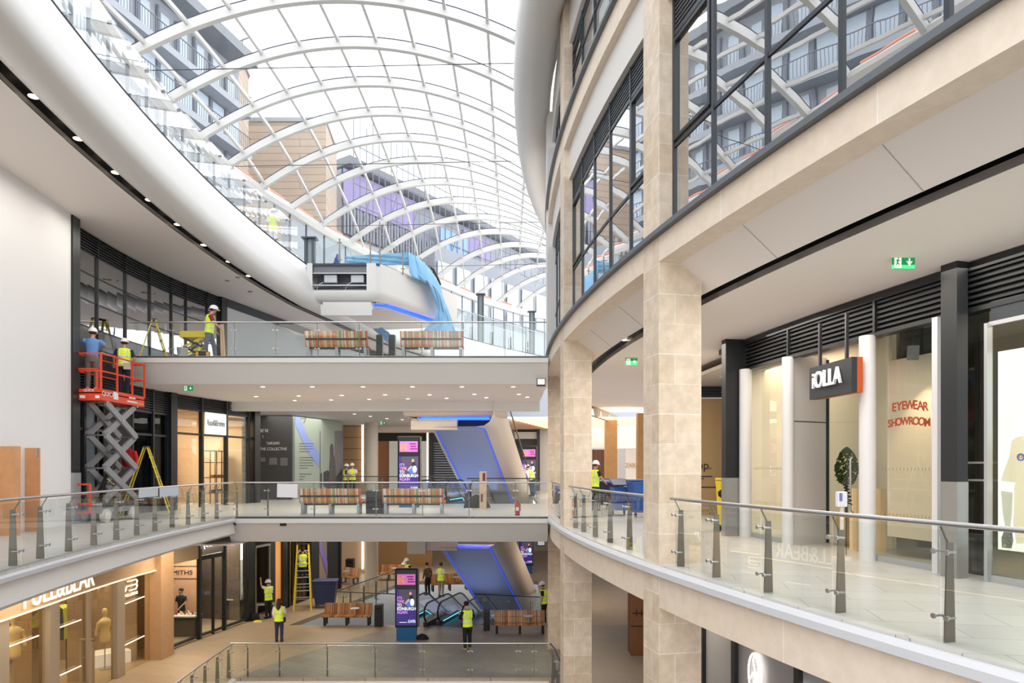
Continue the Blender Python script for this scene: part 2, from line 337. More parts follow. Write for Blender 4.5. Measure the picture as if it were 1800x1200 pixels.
# sloping soffit, black slot, ceiling and slab of level 1 shops
fsweep([(.38, 5.04), (.95, 4.6), (.98, 4.66), (.42, 5.1)], 'ceiling_31', soff)
fsweep([(.95, 4.6), (.95, 4.78), (1.3, 4.78), (1.3, 4.6)], 'trim_47', slotm, closed=False)
fsweep([(1.3, 4.6), (1.3, 4.7), (4.3, 4.7), (4.3, 4.6)], 'ceiling_1', soff)
fsweep([(4.3, 4.61), (4.3, 4.7), (14, 4.7), (14, 4.61)], 'ceiling_2', M('shop ceiling', (190, 180, 168), .8))
fsweep([(.0, -.1), (.0, 0), (15, 0), (15, -.1)], 'floor_2', tile)
fsweep([(.38, -.71), (.9, -1.05), (.93, -1.0), (.42, -.66)], 'ceiling_33', soff)
fsweep([(.9, -1.05), (.9, -.98), (12, -.98), (12, -1.05)], 'ceiling_34', soff)
fsweep([(.3, 5.3), (.3, 5.4), (13, 5.4), (13, 5.3)], 'floor_32', M('dim office floor', (90, 90, 92), .6))
fsweep([(.3, 9.5), (.3, 9.6), (13, 9.6), (13, 9.5)], 'ceiling_35', white)
fsweep([(3.2, 5.4), (3.2, 9.5), (3.4, 9.5), (3.4, 5.4)], 'wall_office', M('dim office wall', (120, 122, 125), .8))
seam = M('seam shadow gap', (176, 166, 156), .7)
m = MB()
for i in range(16):
    th = TH(-1.3)+i*.0475; a = polar(RF-.39, th); b = polar(RF-.95, th); m.bar((*a, 5.027), (*b, 4.597), .008, .008)
struct(m.build('trim_48', seam))
# windows of levels 2 and 3
def window_bay(k, z0, z1, lz, n, nm):
    t0 = TH(k)+DT; t1 = TH(k+1); root = bpy.data.objects.new(nm, None); col.objects.link(root); struct(root)
    c = polar(RF-.25, (t0+t1)/2); root.location = (c[0], c[1], z0)
    rg = RF-.27; N = n
    fr = MB(); gl = MB(); lv = MB()
    for i in range(N+1):
        th = t0+(t1-t0)*i/N; x, y = polar(rg-.03, th); fr.box((x, y, (z0+z1)/2), (.12, .06 if 0 < i < N else .12, z1-z0), rz=-th)
    for i in range(N):
        ta = t0+(t1-t0)*i/N; tb = t0+(t1-t0)*(i+1)/N
        pa = polar(rg, ta); pb = polar(rg, tb)
        gl.add([(*pa, z0), (*pb, z0), (*pb, lz), (*pa, lz)], [(0, 1, 2, 3)])
        for z, h in ((z0+.03, .06), (z0+1.42, .06), (lz, .07), (z1-.03, .06)): fr.bar((*polar(rg-.03, ta), z), (*polar(rg-.03, tb), z), .1, h)
        if i in (0, N-1):
            d = (tb-ta)*.07
            for z in (z0+1.52, lz-.12): fr.bar((*polar(rg+.02, ta+d), z), (*polar(rg+.02, tb-d), z), .05, .06)
            for th in (ta+d, tb-d): x, y = polar(rg+.02, th); fr.box((x, y, (z0+1.5+lz-.1)/2), (.05, .06, lz-1.6-z0), rz=-th)
        if z1-lz > .2:
            q = int((z1-lz)/.075)
            for j in range(q): lv.bar((*polar(rg-.02, ta), lz+.05+j*.075), (*polar(rg-.02, tb), lz+.05+j*.075), .06, .02)
    fr.build('window_frame', dark, root, world=True); gl.build('glazing', mirror, root, world=True)
    if lv.v: lv.build('louvre', sillm, root, world=True)
n = 1
for k in (-1, 0, 1):
    window_bay(k, 5.53, 9.4, 8.8, 5, 'window_%d' % n); n += 1
    window_bay(k, 10.8, 13.1, 12.9, 5, 'window_%d' % n); n += 1
# upper ring cowl over the facade, and the white clad column under it
CR = arc(53.55, 4, 42, 50)
m = MB(); m.sweep(CR, [(-.35, 15.0), (-.4, 14.4), (-.36, 13.9), (-.2, 13.66), (0, 13.6), (.3, 13.66), (.62, 13.86), (.85, 14.2), (.9, 14.6)], sm=True); struct(m.build('trim_50', whiteg))
m = MB(); m.sweep(arc(52.98, 6, 24.6, 24), [(-.28, 14.5), (-.3, 14.2), (-.18, 13.98), (.05, 13.93), (.2, 14.05), (.25, 14.5)], closed=True, sm=True); struct(m.build('trim_51', whiteg))
m = MB(); x, y = W(972, 0, 24.4)[:2]; m.box((x+.02, y, (5.5+14.2)/2), (.52, .5, 8.7)); struct(m.build('white_column', whiteg, bevel=.03))
# ================================================ ROOF
RL = smoothpath([(-8.0, 2), (-9.2, 7), (-10.2, 11.5), (-10.9, 16), (-11.5, 18.6), (-11.9, 21.2), (-12.1, 23.9), (-12.2, 26.7), (-12.05, 29.2), (-11.6, 31.5), (-10.95, 33.8), (-10.1, 36.9), (-8.6, 40.7), (-6.9, 44.3), (-5.0, 47.3), (-3.6, 50), (-2.2, 52.3), (-.6, 54.4), (.94, 56.3), (2.8, 57.8), (6, 60)], 4)
ZS = 14.6
def xl(y): return interp(RL, y)
def xr(y): return 1.0+.0095*max(0, y-24)**2 + .012*max(0, 24-y)**2
def rise(y): return max(.9, 2.45-1.1*math.exp(-((y-18.0)/6.0)) if y > 18 else 1.35)
def zr(x, y):
    a, b = xl(y), xr(y); s = (x-(a+b)/2)/((b-a)/2); return ZS+rise(y)*(1-min(1, abs(s))**2.0)
roof = thing('glass_roof', 'arched gridshell roof of white steel ribs and clear glass over the mall', 'roof', (-5.5, 30, ZS))
ribY = [5.1, 7.8, 10.4, 13.1, 15.7, 18.6, 21.2, 23.9, 26.6, 29.0, 31.4, 33.8, 36.4, 39.0, 41.6, 44.2, 46.8, 49.2, 51.5, 53.6, 55.6]
for y in ribY:
    a, b = xl(y), xr(y); n = 28; pts = [(a+(b-a)*i/n, y) for i in range(n+1)]
    m = MB(); P = []
    for x, yy in pts:
        z = zr(x, yy)
        P += [(x, yy-.09, z-.36), (x, yy+.09, z-.36), (x, yy+.09, z-.03), (x, yy-.09, z-.03)]
    Fc = [(i*4+j, i*4+(j+1) % 4, (i+1)*4+(j+1) % 4, (i+1)*4+j) for i in range(n) for j in range(4)]
    m.add(P, Fc); m.build('rib', wsteel, roof, world=True)
X0 = -11.4; 
for j in range(20):
    x = X0+1.33*j; ys = [y/4 for y in range(10, 232)]; seg = []
    ys = [y for y in ys if xl(y) < x-.05 and x < xr(y)-.05]
    if len(ys) < 3: continue
    m = MB(); P = []
    for y in ys:
        z = zr(x, y); P += [(x-.045, y, z-.17), (x+.045, y, z-.17), (x+.045, y, z-.03), (x-.045, y, z-.03)]
    m.add(P, [(i*4+q, i*4+(q+1) % 4, (i+1)*4+(q+1) % 4, (i+1)*4+q) for i in range(len(ys)-1) for q in range(4)])
    m.build('purlin', wsteel, roof, world=True)
m = MB(); P = []; nx = 24; ys = [2.3+i*.9 for i in range(63)]
for y in ys:
    for i in range(nx+1): x = xl(y)+(xr(y)-xl(y))*i/nx; P.append((x, y, zr(x, y)))
m.add(P, [(r*(nx+1)+i, r*(nx+1)+i+1, (r+1)*(nx+1)+i+1, (r+1)*(nx+1)+i) for r in range(len(ys)-1) for i in range(nx)], 0, True)
m.build('glazing', roofg, roof, world=True)
m = MB()      # dark gaskets on top of the ribs
for y in ribY:
    a, b = xl(y), xr(y); n = 28
    P = []
    for i in range(n+1): x = a+(b-a)*i/n; z = zr(x, y); P += [(x, y-.1, z-.03), (x, y-.1, z+.0), (x, y+.1, z+.0), (x, y+.1, z-.03)]
    m.add(P, [(i*4+j, i*4+(j+1) % 4, (i+1)*4+(j+1) % 4, (i+1)*4+j) for i in range(n) for j in range(4)])
m.build('gasket', M('blue black gasket', (52, 58, 78), .5), roof, world=True)
for yy, xx in ((22.2, 0), (29.3, 0), (36.6, 0), (44.0, 1)):
    MB().tube([(xl(yy)+.1, yy, ZS-.1), (xr(yy)-.1+xx, yy, ZS+.15)], .014, 6).build('tie_rod', dark, roof, world=True)
m = MB(); m.sweep(RL, [(-.25, 14.1), (-.25, 14.62), (.02, 14.62), (.16, 14.5), (.2, 14.3), (.12, 14.1)], closed=True, sm=False); m.build('edge_beam', whiteg, roof, world=True)
m = MB(); RR = [(xr(y), y) for y in range(2, 60, 2)]; m.sweep(RR, [(-.12, 14.3), (-.12, 14.7), (.3, 14.7), (.3, 14.3)], closed=True); m.build('edge_beam', whiteg, roof, world=True)
for y in ribY[5:13]:           # little spotlights clipped on the ring beam
    x = xr(y)-.3; m = MB(); m.cyl((x, y-.7, 14.28), .07, .14, 10); m.bar((x, y-.7, 14.42), (x+.3, y-.7, 14.5), .03, .03)
    tag(m.build('roof_spotlight', whiteg), 'small white spotlight clipped under the right-hand edge of the glass roof', 'spotlight', 'roof edge spotlights')
# clerestory under the left edge beam
m = MB(); gl = MB()
tot = 0
for a, b in zip(RL, RL[1:]):
    gl.add([(a[0]-.05, a[1], 10.5), (b[0]-.05, b[1], 10.5), (b[0]-.05, b[1], 14.1), (a[0]-.05, a[1], 14.1)], [(0, 1, 2, 3)])
clg = thing('clerestory_glazing', 'row of pale glazed panels with dark mullions under the left edge of the roof', 'glazing', (-11.5, 24, 10.5), kind='structure')
clg.name = 'window_9'; 
gl.build('glazing', glass('frosted panes', (.86, .9, .93), 1.5, .8, .2, .06, sheet=True), clg, world=True)
for i, (x, y) in enumerate(RL):
    if i % 2 == 0: m.box((x-.05, y, 12.3), (.07, .09, 3.6))
m.build('window_frame', M('slate mullion', (90, 100, 112), .4), clg, world=True)
# ================================================ OUTSIDE: buildings beyond the roof
sand = brick('sandstone courses', (188, 172, 156), (180, 163, 146), (146, 130, 116), 9, .62, .03, noise=.08, nscale=.6, rough=.8)
greyc = M('grey zinc', (150, 154, 162), .5); paleg = M('pale blue panes', (186, 198, 210), .25); darkg = M('slate panel', (118, 124, 134), .5)
purple = M('purple sheeting', (158, 146, 188), .7, var=.12, scale=.5); pipe = M('scaffold pipe', (116, 120, 128), .5)
def bx(nm, c, d, mt, par, rz=0, bev=0): return MB().box(c, d, rz).build(nm, mt, par, world=True, bevel=bev)
def wallbox(m, a, b, z0, z1, t=.4, mi=0):
    dx, dy = b[0]-a[0], b[1]-a[1]; L = math.hypot(dx, dy); nx, ny = -dy/L*t, dx/L*t
    m.prism([a, b, (b[0]+nx, b[1]+ny), (a[0]+nx, a[1]+ny)], z0, z1, mi)
b1 = thing('grey_building', 'grey modern block with rows of windows and thin railings beyond the glass roof', 'building', (-24, 40, 0))
A1, B1 = (-31.0, 6), (-20.0, 50)
m = MB(); wallbox(m, A1, B1, 0, 30.6, 3); m.build('wall', greyc, b1, world=True)
m = MB(); 
dx, dy = B1[0]-A1[0], B1[1]-A1[1]; LL = math.hypot(dx, dy); ux, uy = dx/LL, dy/LL; nx, ny = uy, -ux
def onb(t, d): return (A1[0]+ux*t+nx*d, A1[1]+uy*t+ny*d)
wallbox(m, onb(0, 1.6), onb(LL, 1.6), 30.6, 31.3, 4); m.build('roof', M('grey eave', (120, 124, 130), .5), b1, world=True)
rl = MB(); sl = MB()
for fl, z in enumerate((18.0, 21.2, 24.4, 27.4)):
    wallbox(sl, onb(0, 1.1), onb(LL, 1.1), z-.45, z, 1.1)
    for i in range(28):
        t = i*LL/28
        if fl in (0, 2): MB().bar((*onb(t+.3, .04), z+1.3), (*onb(t+LL/28-.15, .04), z+1.3), .06, 2.3).build('window', paleg, b1, world=True)
        else: MB().bar((*onb(t+.3, .04), z+1.5), (*onb(t+LL/28-.6, .04), z+1.5), .06, 1.9).build('window', paleg, b1, world=True)
        if fl % 2: MB().bar((*onb(t, .12), z-3.2), (*onb(t, .12), z+2.7), .14, .14).build('mullion', darkg, b1, world=True)
    if fl in (1, 3, 2):
        rl.bar((*onb(0, 1.05), z+1.05), (*onb(LL, 1.05), z+1.05), .06, .05)
        for i in range(int(LL/.22)): rl.bar((*onb(i*.22, 1.05), z), (*onb(i*.22, 1.05), z+1.05), .03, .03)
rl.build('railing', pipe, b1, world=True); sl.build('balcony_slab', greyc, b1, world=True)
def tower(nm, lab, px0, px1, Y, ztop, pxs, Ys, cap=True):
    a = W(px0, 0, Y); b = W(px1, 0, Y); c = W(pxs, 0, Ys)
    t = thing(nm, lab, 'building', (a[0], Y, 0)); m = MB(); m.prism([(a[0], a[1]), (b[0], b[1]), (c[0], c[1]), (c[0]-8, c[1]+2), (a[0], a[1]+8)], 0, ztop); m.build('wall', sand, t, world=True)
    m = MB(); m.prism([(a[0]-.1, a[1]-.15), (b[0]+.1, b[1]-.15), (c[0]+.15, c[1]), (c[0]-8, c[1]+2), (a[0], a[1]+8)], ztop, ztop+.35); m.build('coping', greyc, t, world=True); return t
t1_ = tower('sandstone_tower', 'narrow sandstone stair tower standing next to the grey modern block', 356, 413, 51, 33.0, 437, 55)
m = MB(); a = W(417, 62, 51); m.tube([(a[0], a[1]+1, 33), (a[0], a[1]+1, 34.2)], .05, 6); m.bar((a[0]-.5, a[1]+1, 33.9), (a[0]+.5, a[1]+1, 34.3), .12, .04); m.build('aerial', pipe, t1_, world=True)
t2_ = tower('sandstone_block', 'wide blank sandstone block in the middle of the view through the roof', 437, 573, 60, 31.9, 592, 66)
MB().tube([(W(562, 0, 61)[0], 61, 32), (W(562, 0, 61)[0], 61, 34.2)], .04, 6).build('aerial', pipe, t2_, world=True)
SC_ = 1
sc = thing('scaffolded_building', 'long building wrapped in scaffolding with purple and blue sheeting beyond the glass roof', 'building', (-10, 75, 0))
SA = [(-17.0, 68), (-9.5, 79), (0, 93), (14, 118)]
def sct(t):
    i = min(int(t), 2); f = t-i; return (SA[i][0]+(SA[i+1][0]-SA[i][0])*f, SA[i][1]+(SA[i+1][1]-SA[i][1])*f)
def sco(t, d): a = sct(t); return (a[0]+.84*d, a[1]-.54*d)
m1, m2, m3, m4, m5, m6 = MB(), MB(), MB(), MB(), MB(), MB()
for i in range(3):
    wallbox(m1, SA[i], SA[i+1], 0, 31.3, 1.5); wallbox(m2, sco(i, .3), sco(i+.999, .3), 24.2, 24.7, .5)
    if i == 0: wallbox(m3, sco(0, .35), sco(.8, .35), 27.8, 31.3, .1)
m1.build('wall', greyc, sc, world=True); m3.build('sheeting', purple, sc, world=True)
m3 = MB(); wallbox(m3, sco(1.0, 1.6), sco(1.3, 1.6), 26.5, 29, .1); m3.build('sheeting', M('blue sheeting', (140, 168, 206), .7, var=.1), sc, world=True)
m3 = MB(); wallbox(m3, sco(1.35, .35), sco(2.9, .35), 28.2, 30.8, .1); m3.build('sheeting', purple, sc, world=True)
for i in range(90):
    t = i*3/90; a = sco(t, .5)
    m4.bar((*a, 24.8), (*a, 27.6), .4, .12, up=(1, 0, 0)); 
for i in range(46):
    t = i*3/46; a = sco(t, 1.7); top = 36.5 if i < 18 else 35.5
    m5.bar((*a, 22), (*a, top-R.random()*1.5), .08, .08)
for z in (23.5, 25.5, 27.5, 29.5, 31.5, 33.3):
    for i in range(3): a = sco(i, 1.7); b = sco(i+.999, 1.7); m5.bar((*a, z), (*b, z), .08, .08)
for i in range(12): a = sco(i*.25, 1.7); b = sco(i*.25+.2, 1.7); m5.bar((*a, 22), (*b, 30), .06, .06)
for i in range(3): wallbox(m6, sco(i, 1.2), sco(i+.999, 1.2), 31.6, 32.4, 2.4)
m4.build('fin', M('pale fins', (165, 168, 178), .5), sc, world=True); m5.build('scaffolding', pipe, sc, world=True); m6.build('parapet', M('wet grey roof', (122, 126, 132), .5), sc, world=True)
m2.build('ledge', M('pale ledge', (150, 140, 130), .7), sc, world=True)
lo = thing('low_grey_block', 'low grey block with wide windows just outside the far part of the glass roof', 'building', (6, 66, 0))
m = MB(); wallbox(m, (-6.5, 57.5), (8, 76), 0, 20.3, 1.5); wallbox(m, (8, 76), (16, 86), 0, 20.3, 1.5); m.build('wall', M('mid grey wall', (138, 142, 150), .5), lo, world=True)
for i in range(10):
    t = (i+.1)/10; t2 = (i+.85)/10; a = (-6.5+14.5*t+.1, 57.5+18.5*t-.1); b = (-6.5+14.5*t2+.1, 57.5+18.5*t2-.1); MB().bar((*a, 17.2), (*b, 17.2), .08, 3.6).build('window', paleg, lo, world=True)
ls = thing('podium_block', 'low slate podium with a flat roof in front of the sandstone block', 'building', (-13, 52, 0))
m = MB(); wallbox(m, (-15.5, 48), (-8.2, 57.5), 0, 19.0, 1.2); m.build('wall', MT['mid grey wall'], ls, world=True)
# orange barrier rolls lying in the gutter, one per roof bay
org = M('orange barrier mesh', (238, 158, 128), .6)
first = None
for a, b in zip(ribY[3:], ribY[4:]):
    p = [(xl(a+(b-a)*t)-.15, a+(b-a)*t) for t in (.15, .5, .85)]
    m = MB(); base = (p[1][0], p[1][1], 14.74)
    m.tube([(q[0]-base[0], q[1]-base[1], .03*math.sin(i*3)) for i, q in enumerate(p)], .075, 7)
    tag(m.build('barrier_roll', org, loc=base), 'roll of orange barrier mesh lying in the gutter outside the left edge of the roof', 'barrier', 'orange barrier rolls')
# ================================================ LEFT SIDE SHOPS AND WALLS
def ry(px, d=0):                                  # depth where a sight line meets the shop line
    k = (px-900)/F; y = 8.0
    while y < 60:
        q = wp(y, d)
        if q[0] > k*q[1]: return y
        y += .02
    return y
def lface(y0, y1, d, z0, z1, nm, mat, par=None, t=.06, n=10):
    m = MB(); m.slab(wseg(y0, y1, d, n), wseg(y0, y1, d-t, n), z0, z1); return m.build(nm, mat, par, world=par is not None)
def lfront(nm, lab, y0, y1, z0, z1, mull, trans, louv=None, gm=None, cat='shopfront', mw=.07, dp=.14, frm=None, pan=None):
    frm = frm or black; c = wp((y0+y1)/2); t = thing(nm, lab, cat, (c[0], c[1], z0))
    if gm: lface(y0, y1, .02, z0, louv[0] if louv else z1, 'glazing', gm, t, t=.015, n=16)
    fr = MB()
    for y in mull: q = wp(y, .04); fr.box((q[0], q[1], (z0+z1)/2), (dp, mw, z1-z0))
    for z in trans:
        P = wseg(y0, y1, dp*.57, 12); Q = wseg(y0, y1, -.04, 12); fr.slab(P, Q, z-dp*.28, z+dp*.28)
    fr.build('frame', frm, t, world=True)
    if louv:
        lv = MB(); z = louv[0]+.03
        while z < louv[1]: lv.slab(wseg(y0, y1, .1, 12), wseg(y0, y1, .0, 12), z, z+.03); z += .085
        lv.slab(wseg(y0, y1, .0, 12), wseg(y0, y1, -.05, 12), *louv); lv.build('louvre', frm, t, world=True)
    return t
yh = ry(101); yA = ry(115); yB = ry(384); yR0 = ry(299); yR1 = ry(441)
struct(lface(1, yh, .35, 0, 8.7, 'wall_left', M('white hoarding', (236, 236, 237), .6), t=.1, n=20))
struct(lface(yh, yA, .4, 1.45, 8.7, 'trim_60', black, t=.3)); struct(lface(yh, yA, .42, 0, 1.45, 'trim_61', M('zinc plinth', (150, 154, 160), .5), t=.3))
ml = [ry(p) for p in (117, 168, 218, 261, 299, 325, 362, 383)]
lfront('upper_shopfront', 'tall dark framed shopfront with louvres beside the white hoarding, behind the lift platform', yA, yB, 5.2, 8.7, ml, (5.85, 6.65, 7.46, 8.1, 5.24), (8.1, 8.7), dkr, mw=.05, dp=.07)
lface(yA, yB, .03, 5.25, 5.84, 'spandrel_panel', M('charcoal panel', (74, 78, 84), .35, coat=.3), bpy.data.objects['upper_shopfront'], t=.03)
struct(lface(yA, ry(430), .05, 4.45, 5.2, 'trim_62', black, t=.4)); 
struct(lface(yB, yB+.35, .15, 5.24, 8.7, 'trim_63', black, t=.4))
wg = M('pale grey hoarding', (205, 210, 212), .6)
struct(lface(yB+.35, 52, .12, 5.24, 8.7, 'wall_left_2', wg, t=.1, n=40)); struct(lface(yB+.35, 50, .16, 8.35, 8.7, 'trim_64', dark, t=.04, n=40))
# rooms behind
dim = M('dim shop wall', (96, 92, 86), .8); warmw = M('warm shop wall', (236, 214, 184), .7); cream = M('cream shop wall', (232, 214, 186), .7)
def room(y0, y1, z0, z1, wall, ceil, depth=4.2, nm='wall_back', n=8):
    struct(lface(y0, y1, -depth, z0, z1, nm, wall, t=.1, n=n))
    for y in (y0+.02, y1-.1): a = wp(y, -.4); b = wp(y, -depth); m = MB(); m.prism([a, b, (b[0], b[1]+.08), (a[0], a[1]+.08)], z0, z1-.1); struct(m.build(nm+'_side', wall))
    m = MB(); m.slab(wseg(y0, y1, -.3, n), wseg(y0, y1, -depth, n), z1-.06, z1-.01); struct(m.build('ceiling_shop', ceil))
def alight(nm, loc, size, power, rgb=(1, .85, .65), rot=(0, 0, 0), sy=None):
    l = bpy.data.lights.new(nm, 'AREA'); l.energy = power; l.color = rgb; l.size = size
    if sy: l.shape = 'RECTANGLE'; l.size_y = sy
    o = bpy.data.objects.new(nm, l); o.location = loc; o.rotation_euler = rot; col.objects.link(o); return o
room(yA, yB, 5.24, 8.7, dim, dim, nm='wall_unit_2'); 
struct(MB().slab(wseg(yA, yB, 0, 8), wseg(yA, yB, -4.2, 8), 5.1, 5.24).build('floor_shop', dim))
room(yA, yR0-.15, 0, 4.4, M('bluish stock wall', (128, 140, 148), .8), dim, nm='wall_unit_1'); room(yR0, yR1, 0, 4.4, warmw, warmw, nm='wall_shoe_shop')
# level 1: dark glazed unit next to the hoarding
lfront('lower_shopfront', 'dark shopfront on the walkway behind the red scissor lift', yA, yR0, 0, 4.45, [ry(p) for p in (117, 128, 143, 166, 228, 265, 290)], (3.55, 2.75), (3.6, 4.45), dkg, mw=.1)
m = MB(); y0, y1 = ry(176), ry(228); m.slab(wseg(y0, y1, .09, 4), wseg(y0, y1, .05, 4), 0, 3.5); m.build('dark_door_panel', M('matt black hoarding', (17, 18, 20), .7), bpy.data.objects['lower_shopfront'], world=True)
m = MB(); y0, y1 = ry(143), ry(165); m.slab(wseg(y0, y1, .05, 4), wseg(y0, y1, .04, 4), 0, 3.5); m.build('blue_panel', M('blue grey film', (112, 132, 146), .4), bpy.data.objects['lower_shopfront'], world=True)
y0, y1 = ry(291), ry(302); struct(lface(y0, y1, .22, 0, 4.45, 'trim_65', black, t=.4))
# shoe shop
t = lfront('shoe_shopfront', 'black framed shopfront with warm lit interior and a white name panel', yR0, yR1, 0, 4.45, [ry(p) for p in (303, 352, 395, 434)], (2.9, 3.85), (3.88, 4.45), shopg, mw=.16)
y0, y1 = ry(356), ry(393); lface(y0, y1, .12, 2.94, 3.82, 'name_panel', M('lit name panel', (232, 240, 236), .5, emit=.55), t, t=.03)
q0 = wp(y0, .13); q1 = wp(y1, .13); d = (q1[0]-q0[0], q1[1]-q0[1], 0)
text('Russell&Bromley', M('black lettering', (20, 22, 24), .5), t, ((q0[0]+q1[0])/2, (q0[1]+q1[1])/2, 3.4), d, .36, width=(q1[1]-q0[1])*.86, ext=.003)
struct(lface(yR1, yR1+.4, .2, 0, 4.45, 'trim_66', black, t=.4))
# display furniture in the shoe shop
shelf = M('orange wood', (214, 140, 70), .5); frm_ = M('dark rack tube', (70, 55, 45), .4, .6)
a = wp(ry(372)+.3, -3.2); u = thing('wall_cabinet', 'orange timber shelving unit inside the shoe shop doorway', 'shelving', (a[0], a[1], 0))
m = MB(); m.box((0, 0, 1.05), (.5, 3.0, 2.1)); m.build('carcass', shelf, u)
m = MB(); 
for z in (.7, 1.4, 2.12): m.box((.28, 0, z), (.06, 3.0, .05))
for k in range(-3, 4): m.box((.28, k*.48, 1.05), (.06, .05, 2.1))
m.build('shelf', M('brown timber', (150, 92, 48), .5), u)
alight('shoe shop light', (a[0]+1.4, a[1]-.6, 3.7), 2.2, 170, (1, .82, .6)); 
y_ = ry(415); a = wp(y_, -1.0); u = thing('display_rack', 'thin dark metal display rack behind the right pane of the shoe shop', 'rack', (a[0], a[1], 0)); m = MB()
for z in (.5, 1.15, 1.8, 2.3): m.box((0, 0, z), (.5, 1.3, .03))
for sx in (-.25, .25):
    for sy in (-.65, 0, .65): m.box((sx, sy, 1.15), (.03, .03, 2.3))
m.build('rack_frame', frm_, u); m = MB()
for k in range(5): m.box((0, -.5+.25*k, .57), (.12, .1, .12)); m.box((.05, -.45+.25*k, 1.22), (.12, .1, .1))
tag(m.build('shoes', M('tan leather', (170, 110, 70), .5), u), kind='stuff')
y_ = ry(322); a = wp(y_, -.5); u = thing('window_banner', 'pale mint banner standing behind the left pane of the shoe shop', 'banner', (a[0], a[1], 0)); m = MB(); m.box((0, 0, 1.65), (.04, .62, 1.7)); m.build('banner_panel', M('pale mint', (205, 222, 214), .6), u); MB().tube([(0, 0, .0), (0, 0, .8)], .02, 6).build('stand', black, u)
# graphic hoarding at the corner
blk = M('near black board', (58, 58, 60), .6); t = thing('black_graphic_board', 'near-black hoarding panel with white heading beside the sage green one', 'hoarding', (-11.7, 33.5, 0))
MB().box((-11.78, 33.55, 2.07), (1.95, .1, 4.12)).build('board', blk, t, world=True)
wt = M('white lettering', (215, 215, 215), .5)
def bt(s, px, py, Y, size, mat=wt, par=t, al='LEFT', sx=1, nm='lettering', yo=.012, w_=None): q = W(px, py, Y-yo); return text(s, mat, par, q, (1, 0, 0), size, nm, align=al, sx=sx, ext=.002, width=w_)
Yb = 33.5
bt('MEET THE', 456, 757, Yb, .22, w_=.42); bt('\\', 461, 767, Yb, .22); bt('ST JAMES QUARTER', 469, 779, Yb, .18, w_=.62); bt('THE COLLECTIVE', 456, 789, Yb, .2, w_=1.34)
for cx, n_ in ((453, 4), (473, 7), (492, 8)):
    m = MB()
    for k in range(n_): q = W(cx, 805+k*1.75, Yb-.012); m.box((q[0]+.2, q[1], q[2]), (.42-.1*R.random(), .004, .022))
    m.build('text_lines', M('grey small print', (150, 150, 150), .6), t, world=True)
t = thing('sage_graphic_hoarding', 'sage green hoarding with arrow, small text and a monument picture', 'hoarding', (-10.7, 33.6, 0))
sage = M('sage green board', (150, 162, 150), .6); GP = [(-10.72, 33.7), (-10.02, 36.1), (-9.6, 38.6)]
def gpt(t_):  # 0..1 along
    i = 0 if t_ < .5 else 1; f = t_*2-i; return (GP[i][0]+(GP[i+1][0]-GP[i][0])*f, GP[i][1]+(GP[i+1][1]-GP[i][1])*f)
m = MB(); m.slab(GP, [(x-.1, y) for x, y in GP], 0, 4.13); m.build('board', sage, t, world=True)
def gx(px):
    best = min(range(0, 201), key=lambda i: abs(gpt(i/200)[0]/gpt(i/200)[1]-(px-900)/F)); return best/200
def gpoly(pts, mt, nm, dd=.012):
    P = []
    for px, py in pts:
        g_ = gpt(gx(px)); s_ = (px-900)/F; Y = g_[1]-dd*2; P.append((g_[0]+dd, g_[1], EYE+(HOR-py)/F*g_[1]))
    m = MB(); m.add(P, [tuple(range(len(P)))]); return m.build(nm, mt, t, world=True)
gpoly([(515.5, 728), (515.5, 745), (538, 790), (561, 822), (561, 797), (540, 765), (524, 728)], M('periwinkle beam', (128, 148, 205), .6), 'light_beam')
gpoly([(562, 757), (603, 757), (603, 870), (562, 875)], M('stormy sky print', (116, 114, 118), .6, var=.12, scale=1.5), 'picture')
gpoly([(580, 785), (582, 780), (584, 780), (586, 786), (586, 796), (589, 812), (590, 845), (577, 845), (580, 800)], M('monument print', (88, 84, 86), .6), 'monument', .02)
gpoly([(563, 832), (575, 826), (590, 838), (603, 824), (603, 869), (563, 873)], M('dark foliage print', (66, 64, 72), .6, var=.3, scale=4), 'foliage', .016)
gpoly([(526, 736), (537, 736), (537, 735.2), (526, 735.2)], black, 'arrow'); gpoly([(534, 729), (537.5, 735.5), (534, 744), (533.3, 744), (536.5, 735.5), (533.3, 729)], black, 'arrow_head')
for k, (a_, b_) in enumerate([(526, 551), (526, 550), (526, 551), (526, 545), (526, 550), (526, 551), (526, 549), (526, 551), (526, 541), (526, 548), (526, 536), (526, 533), (526, 533)]):
    yy = 779+k*4.6+(6 if k > 3 else 0)+(6 if k > 8 else 0); gpoly([(a_, yy), (b_, yy), (b_, yy+1.1), (a_, yy+1.1)], M('dark small print', (84, 92, 90), .6), 'text_lines')
# ---- far walls of level 1
def fw(px0, px1, py0, py1, Y, nm, mt, t=.2):
    a = W(px0, py0, Y); b = W(px1, py1, Y); return struct(MB().box(((a[0]+b[0])/2, Y+t/2, (a[2]+b[2])/2), (abs(b[0]-a[0]), t, abs(a[2]-b[2]))).build(nm, mt))
brnp = brick('brown wall panels', (166, 132, 98), (160, 126, 92), (92, 70, 50), 6, .68, .02, noise=.06, nscale=2)
fw(603, 640, 745, 868, 41.5, 'wall_far', brnp); fw(603, 660, 733, 746, 41.4, 'trim_70', white)
bx('light_strip_', W(637.5, 795, 41.3), (.1, .05, 3.5), M('white tube', (255, 240, 225), .5, emit=3), None).name = 'tube_light'
tag(bpy.data.objects['tube_light'], 'tall vertical white light tube beside the brown panelled wall on the middle level', 'light')
m = MB(); q = W(653, 0, 39.5); m.cyl((q[0], q[1], 0), .38, 4.2, 24); struct(m.build('pillar_round', M('beige concrete', (188, 178, 168), .6)))
m = MB(); q = W(653, 0, 39.5); m.cyl((q[0], q[1], L0), .38, 4.4, 24); struct(m.build('pillar_round', M('beige concrete', (188, 178, 168), .6)))
